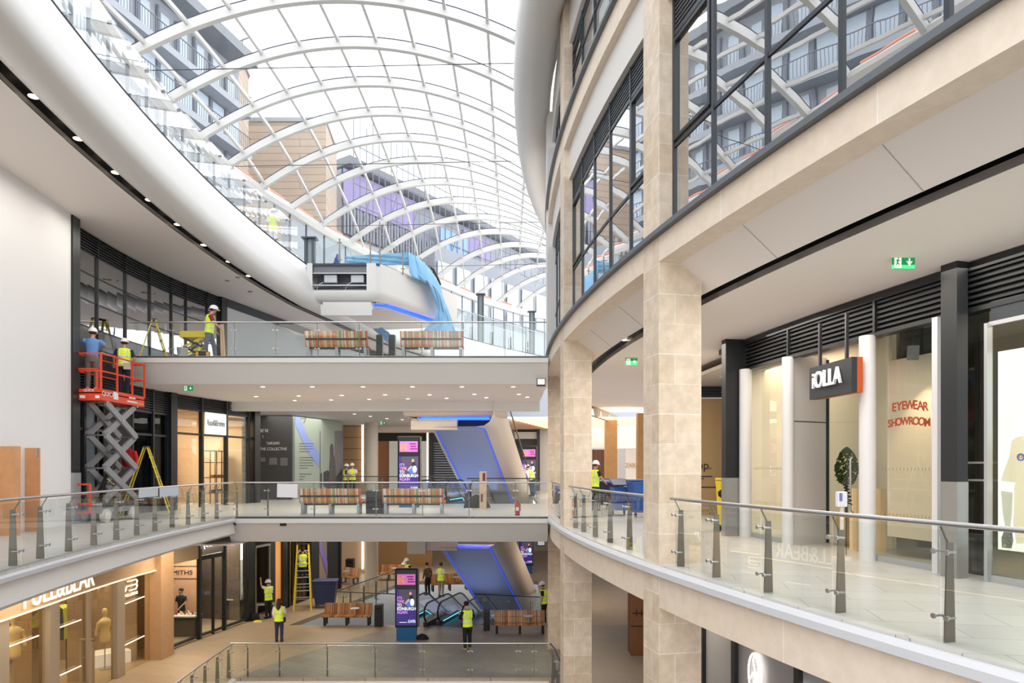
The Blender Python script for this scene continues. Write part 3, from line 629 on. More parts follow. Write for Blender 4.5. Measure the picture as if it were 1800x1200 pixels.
fw(640, 775, 747, 760, 43, 'trim_71', M('pinkish fascia', (222, 206, 196), .6)); fw(664, 780, 757, 775, 46, 'wall_far_2', M('dark ceiling void', (50, 44, 38), .7))
fw(664, 690, 775, 870, 46, 'wall_far_3', M('orange brown wall', (178, 118, 80), .6)); fw(684, 752, 775, 870, 45.8, 'wall_far_4', M('frosted white wall', (214, 214, 206), .6, emit=.15))
fw(752, 762, 757, 870, 45, 'trim_72', black); bx('x', W(751.5, 800, 44.9), (.1, .05, 3.6), MT['white tube'], None).name = 'tube_light'
tag(bpy.data.objects['tube_light.001'], 'vertical white light tube left of the dark roller shutter', 'light')
m = MB(); 
for k in range(24): q0 = W(762, 0, 45); q1 = W(830, 0, 45); m.bar((q0[0], 45, .2+k*.16), (q1[0], 45, .2+k*.16), .06, .13)
tag(m.build('roller_shutter', M('dark shutter', (52, 54, 60), .5)), 'dark horizontal slatted roller shutter behind the middle level escalator', 'shutter')
fw(850, 1010, 740, 875, 47, 'wall_far_5', M('pale far wall', (224, 222, 220), .6)); 
fw(905, 948, 743, 800, 46.6, 'wall_far_6', dark); fw(912, 948, 772, 868, 46.4, 'trim_73', M('far dark opening', (60, 62, 66), .5)); fw(905, 944, 759, 771, 46.2, 'trim_74', white)
fw(944, 949, 745, 868, 46.0, 'trim_75', dark)
# slatted warm timber light ceiling at the far right
m = MB(); 
tw = thing('timber_lit_ceiling', 'glowing slatted timber ceiling raft seen under the upper bridge on the right', 'ceiling raft', (2, 38, 4.3))
a, b, c_ = G(880, 716, 4.2), G(962, 716, 4.2), G(962, 738, 4.2)
MB().add([(a[0], 34.5, 4.13), (8, 34.5, 4.13), (8, 46, 4.13), (2.6, 46, 4.13)], [(0, 1, 2, 3)]).build('panel', M('lit timber', (255, 238, 218), .6, emit=1.5), tw, world=True)
for k in range(12): m.box((4, 34.8+k*.85, 4.11), (8, .06, .03))
m.build('slat', M('timber slat', (226, 176, 128), .6), tw, world=True)
# ---- far walls of ground floor
fw(640, 760, 940, 1010, 47, 'wall_far_7', M('tan timber wall', (150, 116, 78), .6)); fw(600, 642, 945, 1005, 44.5, 'wall_far_8', M('tan plaster wall', (186, 158, 128), .6))
bx('x', W(637.5, 970, 44.3), (.1, .05, 2.2), MT['white tube'], None).name = 'tube_light'; tag(bpy.data.objects['tube_light.002'], 'vertical white light tube on the ground floor left of the round column', 'light')
fw(600, 1250, 900, 1010, 56, 'wall_far_9', M('grey beige wall', (150, 140, 128), .7)); 
fw(593, 599, 950, 1036, 38.4, 'trim_76', black)
# ================================================ RIGHT SIDE SHOPS, LEVEL 1
RS = 48.9
def rray(px, r):                                  # angle on circle r met by a sight line (near side)
    k = (px-900)/F; best = None
    for i in range(4000):
        th = -.5+i*.00025; x, y = polar(r, th)
        if y <= 0: continue
        e = abs(x/y-k)
        if best is None or e < best[0]: best = (e, th)
    return best[1]
def rp(px, r): th = rray(px, r); return polar(r, th), th
louv = MB(); thA = rray(1300, RS); thB = -.5
def rarc(r, ta, tb, n=20): return [polar(r, ta+(tb-ta)*i/n) for i in range(n+1)]
bh = thing('shop_bulkhead', 'long dark louvred bulkhead running above the right-hand shopfronts', 'bulkhead', (*polar(RS, -.2), 3.95))
m = MB(); m.slab(rarc(RS-.02, thB, thA+.02, 40), rarc(RS-.3, thB, thA+.02, 40), 3.9, 4.585); m.slab(rarc(RS+.1, thB, thA+.02, 40), rarc(RS-.02, thB, thA+.02, 40), 4.46, 4.585); m.slab(rarc(RS+.08, thB, thA+.02, 40), rarc(RS-.02, thB, thA+.02, 40), 3.86, 3.93); m.build('casing', black, bh, world=True)
m = MB()
for k in range(6): m.slab(rarc(RS+.06, thB, thA, 40), rarc(RS, thB, thA, 40), 3.98+k*.085, 4.015+k*.085)
m.build('louvre', M('louvre black', (36, 38, 41), .5), bh, world=True)
m = MB()
for p in (1386, 1538, 1690): (x, y), th = rp(p, RS+.07); m.box((x, y, 4.2), (.06, .05, .55), rz=-th)
m.build('mullion', black, bh, world=True)
ip = thing('eyewear_shopfront', 'pale eyewear shopfront with round white columns and warm lit windows', 'shopfront', (*polar(RS, -.17), 0))
wc_ = M('white satin column', (222, 220, 222), .4); wpn = M('white panel wall', (214, 210, 208), .5)
for p0, p1 in ((1300, 1321), (1375, 1395), (1511, 1538)):
    (x, y), th = rp((p0+p1)/2, RS+.12); r = (p1-p0)/2/F*y; MB().cyl((x, y, 0), r, 3.88, 28).build('column', wc_, ip, world=True)
(x, y), th = rp(1648, RS+.1); MB().box((x, y, 1.95), (.12, .1, 3.9), rz=-th).build('column', wc_, ip, world=True)
def rglass(p0, p1, z0, z1, r, mt, par, nm='glazing', t=.012, n=6, r2=None):
    ta = rray(p0, r); tb = rray(p1, r); m = MB(); m.slab(rarc(r, ta, tb, n), rarc(r-t, ta, tb, n), z0, z1); return m.build(nm, mt, par, world=True)
rglass(1321, 1376, .1, 3.9, RS, shopg, ip); rglass(1538, 1645, .1, 3.9, RS, shopg, ip)
alum = M('satin aluminium', (190, 192, 196), .35, .5)
rglass(1321, 1376, 0, .1, RS+.03, alum, ip, 'sill', .1); rglass(1536, 1645, 0, .1, RS+.03, alum, ip, 'sill', .1)
# recessed door: angled white side wall, glass door
(xa, ya), _ = rp(1395, RS); (xb, yb), _ = rp(1512, RS)
cr = W(1454, 0, 14.6); dr = W(1454, 0, 14.6)
m = MB(); m.prism([(xa, ya), (cr[0], cr[1]), (cr[0], cr[1]+.1), (xa, ya+.1)], 0, 3.95); o = m.build('side_panel', wpn, ip, world=True)
m = MB(); zz = W(1400, 742, 14)[2]; m.prism([(xa-.01, ya-.01), (cr[0]-.01, cr[1]-.01), (cr[0], cr[1]), (xa, ya)], 2.55, 2.57); m.build('panel_joint', dark, ip, world=True)
dh = W(1513, 0, 12.9)
m = MB(); m.bar((cr[0], cr[1], 0), (cr[0], cr[1], 3.9), .06, .06); m.bar((cr[0], cr[1], 3.45), (dh[0], dh[1], 3.45), .1, .12); m.build('door_frame', black, ip, world=True)
m = MB(); m.slab([(cr[0], cr[1]), (dh[0], dh[1])], [(cr[0]+.012, cr[1]), (dh[0]+.012, dh[1])], 0, 3.4); d_ = m.build('door', shopg, ip, world=True)
m = MB(); h = W(1508, 0, 12.95); m.tube([(h[0]-.1, h[1], .75), (h[0]-.16, h[1]-.04, .8), (h[0]-.16, h[1]-.04, 1.75), (h[0]-.1, h[1], 1.8)], .018, 8); m.build('handle', steel, ip, world=True)
# white interior lining and rooms
struct(MB().slab(rarc(RS-1.5, rray(1538, RS-1.5)-.01, rray(1322, RS-1.5)+.03, 14), rarc(RS-1.6, rray(1538, RS-1.5)-.01, rray(1322, RS-1.5)+.03, 14), 0, 4.5).build('wall_eyewear', M('warm white interior', (232, 218, 200), .7)))
lp = MB(); ta = rray(1560, RS-.75); tb = rray(1642, RS-.75); lp.slab(rarc(RS-.75, tb+.0, ta, 6), rarc(RS-.83, tb, ta, 6), .35, 3.55)
struct(lp.build('wall_display', M('warm display wall', (236, 220, 200), .65)))
struct(MB().slab(rarc(RS-.4, -.5, .02, 30), rarc(RS-4.2, -.5, .02, 30), 4.3, 4.4).build('ceiling_eyewear', M('warm grey ceiling', (180, 172, 160), .8)))
struct(MB().slab(rarc(RS-4.2, -.5, .0, 30), rarc(RS-4.3, -.5, .0, 30), 0, 4.5).build('wall_back_right', M('olive grey wall', (150, 138, 110), .8)))
def spot(loc, tgt, power, ang=60, rgb=(1, .8, .55), bl=.6, nm='display spot light', r=.05):
    l = bpy.data.lights.new(nm, 'SPOT'); l.energy = power; l.color = rgb; l.spot_size = math.radians(ang); l.spot_blend = bl; l.shadow_soft_size = r
    o = bpy.data.objects.new(nm, l); o.location = loc; o.rotation_euler = (Vector(tgt)-Vector(loc)).to_track_quat('-Z', 'Y').to_euler(); col.objects.link(o); return o
(x, y), th = rp(1598, RS-.6); (x0, y0), _ = rp(1598, RS-.2)
spot((x0, y0, 3.5), (x+.25, y, 1.2), 90, 62); (x, y), th = rp(1352, RS-1.2); (x0, y0), _ = rp(1366, RS-.7); spot((x0, y0, 3.7), (x+.2, y+.2, 1.2), 90, 70)
lt = M('rust lettering', (160, 62, 28), .6)
# arched lettering on the glass
def arclet(s, p0, p1, pyf, size, r):
    wd = [{'W': 1.5, 'M': 1.3, 'O': 1.15, 'E': .85, 'S': .85}.get(c, 1) for c in s]; tw = sum(wd)
    for i, ch in enumerate(s):
        p = p0+(p1-p0)*(sum(wd[:i])+wd[i]/2)/tw; (x, y), th = rp(p, r); z = EYE+(HOR-pyf(p))/F*y
        xd = Vector((math.sin(-th)*-1*-1, 0, 0)); xd = Vector((polar(r, th-.001)[0]-x, polar(r, th-.001)[1]-y, 0))
        sl = (pyf(p+4)-pyf(p-4))/8
        text(ch, lt, ip, (x, y, z), xd, size, 'letter', ext=.003, sx=.9, bold=.004)
arclet('EYEWEAR', 1568, 1631, lambda p: 716-5*math.sin((p-1566)/66*pi)-(p-1600)*.03+1, .2, RS+.02)
arclet('SHOWROOM', 1560, 1635, lambda p: 744-5*math.sin((p-1560)/78*pi)-(p-1600)*.02+1, .18, RS+.02)
dots = M('frosted dots', (176, 160, 140), .6)
for zz in (1.58, 1.04-.22):
    m = MB()
    for p0, p1, n_ in ((1324, 1374, 13), (1548, 1643, 15)):
        for i in range(n_):
            (x, y), th = rp(p0+(p1-p0)*(i+.5)/n_, RS+.006)
            e = [(x+math.sin(th)*0+.0, y, 0)]; tx, ty = math.sin(th), -math.cos(th)
            m.add([(x+tx*.03*math.cos(a)*-1, y+ty*.03*math.cos(a)*-1, zz+.03*math.sin(a)) for a in [k*pi/4 for k in range(8)]], [tuple(range(8))])
    m.build('dot_row', dots, ip, world=True)
# hanging name sign
(nx_, ny_) = (5.71, 12.2)
sg = thing('hanging_shop_sign', 'charcoal and orange hanging box sign with white letters above the eyewear shop door', 'sign', (5.74, 12.3, 2.9))
ya, yb = 13.0, 11.63; xa, xb = (1423-900)/F*ya, (1497-900)/F*yb; za, zb = EYE+(HOR-672)/F*ya, EYE+(HOR-661)/F*yb; zc = (za+zb)/2
dv = Vector((xb-xa, yb-ya, 0)).normalized(); nv = Vector((-dv.y, dv.x, 0))  # to the right/back
if nv.x < 0: nv = -nv
def sgbox(t0, t1, mt, nm): 
    m = MB(); P = []; 
    for z in (zc-.3, zc+.3):
        for (u, v) in ((0, t0), (1, t0), (1, t1), (0, t1)): q = Vector((xa, ya, 0)).lerp(Vector((xb, yb, 0)), u)+nv*v; P.append((q.x, q.y, z))
    m.add(P, [(0, 1, 5, 4), (1, 2, 6, 5), (2, 3, 7, 6), (3, 0, 4, 7), (4, 5, 6, 7), (3, 2, 1, 0)]); return m.build(nm, mt, sg, world=True)
sgbox(0, .1, M('charcoal sign', (44, 47, 52), .5), 'face_box'); sgbox(.1, .2, M('burnt orange sign', (196, 84, 24), .5), 'side_box')
m = MB()
for u in (.17, .8): q = Vector((xa, ya, 0)).lerp(Vector((xb, yb, 0)), u)+nv*.08; m.bar((q.x, q.y, zc+.3), (q.x, q.y, 4.3), .05, .05)
m.build('hanger', black, sg, world=True)
q = Vector((xa, ya, 0)).lerp(Vector((xb, yb, 0)), .47)-nv*.04
text('iOLLA', M('white acrylic letter', (240, 240, 242), .4, emit=.1), sg, (q.x, q.y, zc+.02), dv, .42, 'letters', ext=.02, width=.94, bold=.004)
# dark pier between the shops, metal plinth
(xf, yf), _ = rp(1653, RS+.3); (xn, yn), th = rp(1681, RS+.3)
cp = ((xf+xn)/2+.09, (yf+yn)/2); ln = math.hypot(xf-xn, yf-yn)
struct(MB().box((cp[0], cp[1], 3.0), (.2, ln, 3.2), rz=-th).build('trim_80', M('anthracite pier', (34, 37, 40), .5, bump=.1)))
struct(MB().box((cp[0], cp[1], .7), (.21, ln+.01, 1.4), rz=-th).build('trim_81', M('satin pier plinth', (160, 160, 158), .35, .5)))
spot((cp[0]-.2, cp[1], 4.5), (cp[0]-.08, cp[1], 3.2), 9, 50, nm='pier light')
(x, y), th = rp(1290, RS+.3); struct(MB().box((x, y, 2.3), (.5, .22, 4.6), rz=-th).build('trim_82', black)); struct(MB().box((x-.02, y-.03, .68), (.5, .2, 1.36), rz=-th).build('trim_83', MT['satin pier plinth']))
# neighbouring dark shop with light-box
np_ = thing('corner_shopfront', 'dark bronze glazed shopfront holding a lit display screen at the right edge', 'shopfront', (7.3, 9.5, 0))
alu = MT['satin aluminium']
ga, _ = rp(1690, RS); gb, _ = rp(1739, RS+.0)
rglass(1686, 1738, 0, 3.9, RS-.3, dkg, np_)
(x, y), th = rp(1738, RS+.1); MB().box((x, y, 1.82), (.1, .05, 3.64), rz=-th).build('frame', alu, np_, world=True)
t0_ = rray(1738, RS+.1); t1_ = t0_-.09
MB().slab(rarc(RS+.1, t0_, t1_, 5), rarc(RS+.04, t0_, t1_, 5), 0, .1).build('sill', alu, np_, world=True); MB().slab(rarc(RS+.1, t0_, t1_, 5), rarc(RS+.04, t0_, t1_, 5), 3.6, 3.66).build('frame', alu, np_, world=True)
m = MB(); m.slab(rarc(RS+.07, t0_, t1_, 5), rarc(RS+.06, t0_, t1_, 5), .1, 3.6); m.build('glazing', glass('bronze shop glass', (.86, .85, .78), 1.5, 1.1, 0, .04), np_, world=True)
m = MB(); m.slab(rarc(RS+.06, t0_, t1_, 5), rarc(RS+.03, t0_, t1_, 5), 3.66, 3.95); m.build('header', dark, np_, world=True)
m = MB(); e = polar(RS+.08, t0_+.01)
for zz in (1.42, 1.68): m.bar((*polar(RS-.25, t0_+.001), zz), (*polar(RS-.25, rray(1694, RS-.25)), zz), .03, .03)
m.build('push_bar', steel, np_, world=True)
MB().tube([(7.55, 12.2, .2), (7.35, 12.35, 4.3)], .3, 10).build('curtain', M('black curtain', (30, 30, 30), .8, var=.3, scale=20), np_, world=True)
# lit screen behind the glass, showing an arm and a cream shirt
tc_ = rray(1760, RS-.12); pA = polar(RS-.12, rray(1754, RS-.12)); pB = polar(RS-.12, rray(1754, RS-.12)-.05)
ls_ = thing('display_screen', 'bright white advertising screen with a bionic arm and cream shirt', 'screen', (pA[0], pA[1], .6))
zt = EYE+(HOR-618)/F*pA[1]; zb_ = EYE+(HOR-965)/F*pA[1]
m = MB(); m.slab([pA, pB], [(pA[0]+.1, pA[1]), (pB[0]+.1, pB[1])], zb_, zt); m.build('light_box', M('screen white', (226, 238, 244), .5, emit=1.0), ls_, world=True)
def sp(px, py, d=.012):
    k = (px-900)/F; a, b = Vector((*pA, 0)), Vector((*pB, 0)); dd = b-a; u = (k*a.y-a.x)/(dd.x-k*dd.y); q = a+dd*u; return (q.x-d, q.y-d, EYE+(HOR-py)/F*q.y)
def spoly(pts, mt, nm, d=.012): P = [sp(px, py, d) for px, py in pts]; MB().add(P, [tuple(range(len(P)))]).build(nm, mt, ls_, world=True)
spoly([(1778, 775), (1787, 768), (1799, 766), (1812, 766), (1812, 955), (1787, 955), (1781, 920), (1783, 860), (1785, 848), (1760, 845), (1762, 835), (1775, 800)], M('cream shirt print', (232, 230, 214), .6, emit=.6), 'shirt')
spoly([(1760, 862), (1781, 865), (1780, 900), (1777, 926), (1768, 928), (1763, 900)], M('pale arm print', (215, 222, 216), .6, emit=.5), 'forearm', .02)
spoly([(1768, 926), (1779, 926), (1782, 950), (1779, 963), (1762, 962), (1761, 945)], M('mottled hand print', (140, 150, 150), .6, emit=.2, var=.6, scale=40), 'bionic_hand', .024)
q = sp(1795, 801, .02); text('o', M('logo blue', (60, 120, 200), .5, emit=.5), ls_, q, Vector((*pB, 0))-Vector((*pA, 0)), .22, 'logo'); q = sp(1809, 800, .02); text('c', MT['logo blue'], ls_, q, Vector((*pB, 0))-Vector((*pA, 0)), .2, 'logo')
q = sp(1795, 801, .025); text('o', M('logo red', (226, 90, 70), .5, emit=.5), ls_, q, Vector((*pB, 0))-Vector((*pA, 0)), .1, 'logo')
# cosmetics hoarding beyond
ah = thing('beige_hoarding', 'beige hoarding with dark serif lettering and small print beside the yellow bin', 'hoarding', (6.7, 22.9, 0))
MB().box((7.6, 22.95, 1.95), (3.6, .12, 3.9)).build('board', M('beige board', (176, 146, 104), .7), ah, world=True)
text('Aesop.', M('dark serif lettering', (34, 30, 26), .6), ah, (W(1251, 0, 22.87)[0], 22.87, W(0, 818, 22.87)[2]), (1, 0, 0), .4, 'lettering', align='RIGHT', ext=.002)
m = MB()
for py, p0, p1 in ((837, 1225, 1252), (841, 1225, 1237), (856, 1225, 1258)): a = W(p0, py, 22.87); b = W(p1, py, 22.87); m.box(((a[0]+b[0])/2, 22.87, a[2]), (b[0]-a[0], .004, .03))
m.build('text_lines', MT['dark serif lettering'], ah, world=True)
m = MB(); m.box((7.6, 22.93, 4.25), (3.6, .2, .62)); struct(m.build('trim_84', black))
m = MB()
for k in range(5): m.box((7.6, 22.8, 4.0+k*.1), (3.6, .05, .03))
struct(m.build('trim_85', dark))
# background walls seen between the stone pillars on level 1
def pil2(px0, px1, Y, z0, z1, nm='pillar', mt=None): a = W(px0, 0, Y); b = W(px1, 0, Y); m = MB(); m.box(((a[0]+b[0])/2, Y+.3, (z0+z1)/2), (b[0]-a[0], .6, z1-z0)); return struct(m.build(nm, mt or M('amber lit stone', (180, 140, 90), .6, var=.08, scale=3)))
pil2(1065, 1085, 37, 0, 4.2); pil2(1122, 1140, 34, 0, 4.3)
fw(1000, 1066, 743, 787, 44, 'wall_far_21', M('bright white wall', (236, 238, 242), .6)); fw(1084, 1150, 746, 788, 42, 'wall_far_22', MT['bright white wall']); fw(1000, 1150, 788, 870, 47, 'wall_far_23', M('grey far wall', (205, 205, 208), .6))
fw(1100, 1123, 789, 855, 43, 'wall_far_24', white)
m = MB(); a = W(1041, 790, 43.5); b = W(1066, 868, 43.5); m.box(((a[0]+b[0])/2, 43.5, (a[2]+b[2])/2), (b[0]-a[0], .1, a[2]-b[2])); o = tag(m.build('slatted_screen', brick('brown fins', (120, 82, 60), (96, 62, 46), (60, 36, 28), .1, 9, .02)), 'brown vertical slatted screen behind the worker by the bins', 'screen')
a = W(1107, 818, 42.9); text('ZARA', M('bronze lettering', (190, 140, 90), .5), None, (a[0]+.15, 42.9, a[2]), (1, 0, 0), .42, 'wall_lettering', sx=.8)
tag(bpy.data.objects['wall_lettering'], 'small bronze shop name on the white wall between the far stone pillars', 'lettering')
# curved bronze light track with four small spotlights
tr = [G(1041, 717, 4.5), G(1055, 722, 4.5), G(1070, 728, 4.5), G(1086, 735, 4.5)]
m = MB(); 
for a, b in zip(tr, tr[1:]): m.bar((a[0], a[1], 4.35), (b[0], b[1], 4.35), .1, .5)
struct(m.build('trim_90', M('bronze fascia', (120, 92, 60), .5)))
for i, p in enumerate(((1044, 722), (1055, 726), (1067, 731), (1081, 737))):
    q = tr[i]; q = (q[0], q[1]-.12, 4.25); tag(MB().lathe(q, [(.02, .2), (.08, -.1), (0, -.1)], 10).build('track_lamp', M('glowing cone', (255, 214, 140), .5, emit=4)), 'small glowing cone lamp on the curved bronze fascia between the stone pillars', 'lamp', 'track lamps')
# ground floor right: shopfront below, brown crate
g0 = thing('lower_right_shopfront', 'grey ground floor shopfront with a lit round emblem, under the stone balcony', 'shopfront', (3.8, 9, L0))
rg = 50.9
ta, tb = rray(1200, rg), -.42
m = MB(); m.slab(rarc(rg, ta+.02, tb, 20), rarc(rg-.1, ta+.02, tb, 20), L0, -1.0); m.build('back_panel', M('mid grey panel', (140, 140, 144), .5), g0, world=True)
m = MB()
for p in (1236, 1292, 1404): (x, y), th = rp(p, rg+.03); m.box((x, y, -3), (.1, .12, 4), rz=-th)
m.build('mullion', black, g0, world=True)
(x, y), th = rp(1327, rg+.05); xd = Vector((math.sin(th)*-1*-1, 0, 0)); xd = Vector((polar(rg, th-.001)[0]-polar(rg, th)[0], polar(rg, th-.001)[1]-polar(rg, th)[1], 0)).normalized()
zc_ = EYE+(HOR-1185)/F*y; neon = M('warm white neon', (255, 244, 230), .5, emit=5)
def em(u, v): q = Vector((x, y, zc_))+xd*u+Vector((0, 0, v)); return tuple(q)
m = MB(); m.tube([em(.2*math.cos(a), .36*math.sin(a)) for a in [k*2*pi/30 for k in range(30)]], .014, 6, closed=True)
m.tube([em(-.1, -.3), em(.02, -.05), em(.12, .1), em(.06, .28), em(0, .33), em(-.06, .24), em(0, .05), em(0, -.34)], .012, 6); m.tube([em(-.16, -.12), em(-.06, .02), em(.1, -.2), em(.02, -.34)], .012, 6)
m.build('neon_emblem', neon, g0, world=True)
rglass(1404, 1500, L0, -1.9, rg+.04, M('lit tan interior', (205, 170, 120), .6, emit=.25), g0, 'window_panel')
m = MB(); (xx, yy), th = rp(1408, rg+.08); m.bar((xx, yy, -4), (xx, yy, -1.75), .04, .05); m.build('light_strip', neon, g0, world=True)
cr_ = thing('brown_crate', 'tall brown crate with black metal latch hardware standing on the ground floor', 'crate', (W(1125, 0, 21)[0], 21, L0))
a = W(1109, 0, 21); b = W(1150, 0, 21); zt_ = W(0, 1048, 21)[2]
# sits on the lower floor, seen through the gap between two pillars
H_ = 2.0; yc = 1.0
yy = (EYE-L0)*F/(1152-HOR); a = W(1109, 0, yy); H_ = (1152-1048)/F*yy; cr_.location = (a[0]+.5, yy+.35, L0)
MB().box((0, 0, H_/2), (1.0, .7, H_)).build('body', M('brown fibreboard', (128, 86, 56), .6, var=.08, scale=4), cr_, bevel=.01)
m = MB(); m.box((0, -.355, H_*.5), (1.0, .012, .03)); m.box((-.2, -.36, H_*.72), (.5, .02, .03))
for u in (-.3, -.12, 0, .1): m.box((u, -.36, H_*.72), (.025, .03, .24))
m.build('latch', black, cr_)
fw(1000, 1300, 1035, 1100, 46, 'wall_far_30', M('dusk grey wall', (120, 112, 104), .7))
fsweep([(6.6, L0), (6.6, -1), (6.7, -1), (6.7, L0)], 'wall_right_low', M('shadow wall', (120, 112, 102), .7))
# ================================================ GROUND FLOOR, LEFT SHOPS
tan = M('tan travertine', (176, 148, 116), .55, var=.06, scale=2); tanb = brick('tan stone blocks', (164, 140, 112), (154, 130, 104), (128, 106, 84), 1.6, .9, .006, noise=.12, nscale=2)
yP = ry(261); yP1 = ry(300); yG1 = ry(437); yG = yP1
led = M('warm led line', (255, 226, 180), .5, emit=2.2); letw = M('lit white letters', (255, 240, 214), .5, emit=1.0)
pb = thing('fashion_shopfront', 'tan stone shopfront with large illuminated letters on the ground floor at far left', 'shopfront', (*wp(18), L0))
lface(6, yP+.1, .25, -2.05, -.75, 'fascia', tan, pb, t=.25, n=20); lface(6, yP+.05, .27, -2.08, -2.05, 'light_strip', led, pb, t=.04, n=20)
lface(6, yP, .03, L0, -2.05, 'glazing', glass('amber shop glass', (.93, .9, .8), 1.5, 1.1, 0, .07), pb, t=.015, n=20)
mtl = M('champagne metal', (170, 156, 140), .45, .3)
for a_, b_ in ((-14, 4), (77, 94), (197, 211)):
    y0, y1 = ry(a_) if a_ > 0 else 15.9, ry(b_); lface(y0, y1, .16, L0, -2.05, 'pier', mtl, pb, t=.2, n=2)
for a_, b_ in ((150, 154),): lface(ry(a_), ry(b_), .1, L0, -2.05, 'mullion', mtl, pb, t=.1, n=2)
# neon bars fixed to the glass
for (p0, q0_, p1, q1_) in ((12, 1137, 66, 1117), (97, 1105, 141, 1089), (97, 1190, 141, 1170), (211, 1064, 252, 1048), (211, 1137, 252, 1117)):
    ya_, yb_ = ry(p0, .08), ry(p1, .08); a, b = wp(ya_, .1), wp(yb_, .1)
    MB().tube([(*a, EYE+(HOR-q0_)/F*ya_), (*b, EYE+(HOR-q1_)/F*yb_)], .018, 6).build('light_bar', letw, pb, world=True)
# fascia letters (lower halves show under the balcony) and the small logo
ya_, yb_ = ry(38, .3), ry(165, .3); a, b = wp(ya_, .32), wp(yb_, .32)
text('PULL&BEAR', letw, pb, ((a[0]+b[0])/2, (a[1]+b[1])/2, -1.68), (b[0]-a[0], b[1]-a[1], 0), .84, 'letters', ext=.012, width=math.hypot(b[0]-a[0], b[1]-a[1])*.98)
ya_ = ry(232, .1); a = wp(ya_, .1); b = wp(ya_+.4, .1); xd = Vector((b[0]-a[0], b[1]-a[1], 0)).normalized()
def lg(u, v): return (a[0]+xd.x*u, a[1]+xd.y*u, EYE+(HOR-1028)/F*ya_+v)
m = MB()
def pl(pts, w_=.035): 
    for p_, q_ in zip(pts, pts[1:]): m.bar(lg(*p_), lg(*q_), .03, w_)
pl([(-.28, .16), (.22, .16), (.3, .1), (.26, .0), (-.34, .0), (-.4, -.16)]); pl([(.22, 0), (.3, -.06), (.22, -.16), (-.18, -.16)]); m.build('logo', letw, pb, world=True)
text('PULL&BEAR', letw, pb, lg(-.05, -.3), xd, .15, 'letters', ext=.004)
# interior: stone back wall, rails of clothes, torsos, chair, plinths
room(8, yP, L0, -1.0, tanb, M('warm white ceiling', (228, 208, 176), .7), depth=4.5, nm='wall_fashion', n=14)
for yy in (16, 19.3, 22.5): a = wp(yy, -1.6); alight('fashion shop light', (a[0], a[1], -1.15), 2.4, 95, (1, .82, .58))
for a_, b_ in ((48, 74), (137, 149)): 
    y0, y1 = ry(a_, -.9), ry(b_, -.9); c = wp((y0+y1)/2, -1.0); struct(MB().box((c[0], c[1], (L0-1)/2), (.5, (y1-y0), -1-L0)).build('pillar_shop', tanb))
y0 = ry(235, -1.4); c = wp(y0+.3, -1.6); struct(MB().box((c[0], c[1]+.6, (L0-1)/2), (.4, 2.6, -1-L0)).build('pillar_shop', tanb))
torso_p = [(0, 0), (.13, 0), (.15, .1), (.155, .25), (.12, .42), (.14, .56), (.17, .68), (.18, .76), (.1, .84), (.055, .87), (.05, .93), (.07, .97), (.088, 1.04), (.085, 1.12), (.05, 1.18), (0, 1.19)]
lin_ = M('linen torso', (226, 204, 158), .7)
def torso(px, py_top, dd, lab, hs=1.0):
    yy = ry(px, -dd); c = wp(yy, -dd); z = EYE+(HOR-py_top)/F*yy
    t = thing('mannequin', lab, 'mannequin', (c[0], c[1], L0), .9, 'shop window mannequins'); bz = z-L0-1.2*hs
    MB().lathe((0, 0, bz), [(r*(1 if r < .1 else 1.15)*hs, q*hs) for r, q in torso_p], 20, sy=.72).build('torso', lin_, t)
    m = MB()
    for s in (-1, 1): m.tube([(s*.19*hs, 0, bz+.72*hs), (s*.25*hs, 0, bz+.5*hs), (s*.27*hs, .02, bz+.3*hs)], [.06, .05, .04], 8)
    m.build('arms', lin_, t); m = MB(); m.tube([(0, 0, 0), (0, 0, bz+.05)], .02, 8); m.cyl((0, 0, 0), .16, .02, 16); m.build('stand', steel, t); return t
torso(23, 1077, .7, 'cream headless mannequin torso with hip bent, in the far left shop window'); torso(184, 1068, .9, 'cream mannequin torso behind the open doorway of the fashion shop'); 
# fabric rails: every garment on its own rail piece
def rail(px0, px1, py, dd, cols, lab, drop=.9):
    y0, y1 = ry(px0, -dd), ry(px1, -dd); a, b = wp(y0, -dd), wp(y1, -dd); z = EYE+(HOR-py)/F*(y0+y1)/2
    t = thing('clothes_rail', lab, 'clothes rail', ((a[0]+b[0])/2, (a[1]+b[1])/2, L0)); MB().tube([(a[0], a[1], z), (b[0], b[1], z)], .015, 6).build('rail', black, t, world=True)
    m = MB(); m.tube([(*a, L0), (*a, z)], .015, 6); m.tube([(*b, L0), (*b, z)], .015, 6); m.build('upright', black, t, world=True)
    n_ = len(cols)
    for i, cc in enumerate(cols):
        f = (i+.5)/n_; x = a[0]+(b[0]-a[0])*f; y = a[1]+(b[1]-a[1])*f; g_ = MB(); w_ = .42; th_ = (b[1]-a[1])/n_*.8
        pr_ = [(-.06, 0), (-.2, -.08), (-.24, -drop*.6), (-.22, -drop), (.22, -drop), (.24, -drop*.6), (.2, -.08), (.06, 0)]
        P = [(x+u, y+s*th_/2+.02*math.sin(k*2), z+v-.06) for s in (-1, 1) for k, (u, v) in enumerate(pr_)]; k8 = len(pr_)
        g_.add(P, [tuple(range(k8)), tuple(reversed(range(k8, 2*k8)))]+[(k, (k+1) % k8, k8+(k+1) % k8, k8+k) for k in range(k8)])
        g_.build('garment', cc, t, world=True)
    return t
gk = M('black print cloth', (38, 36, 32), .8, var=.8, scale=18); gy = M('acid yellow cloth', (196, 206, 70), .8); gw = M('white check cloth', (210, 205, 195), .8, var=.5, scale=16); gb = M('brown cloth', (120, 84, 60), .8)
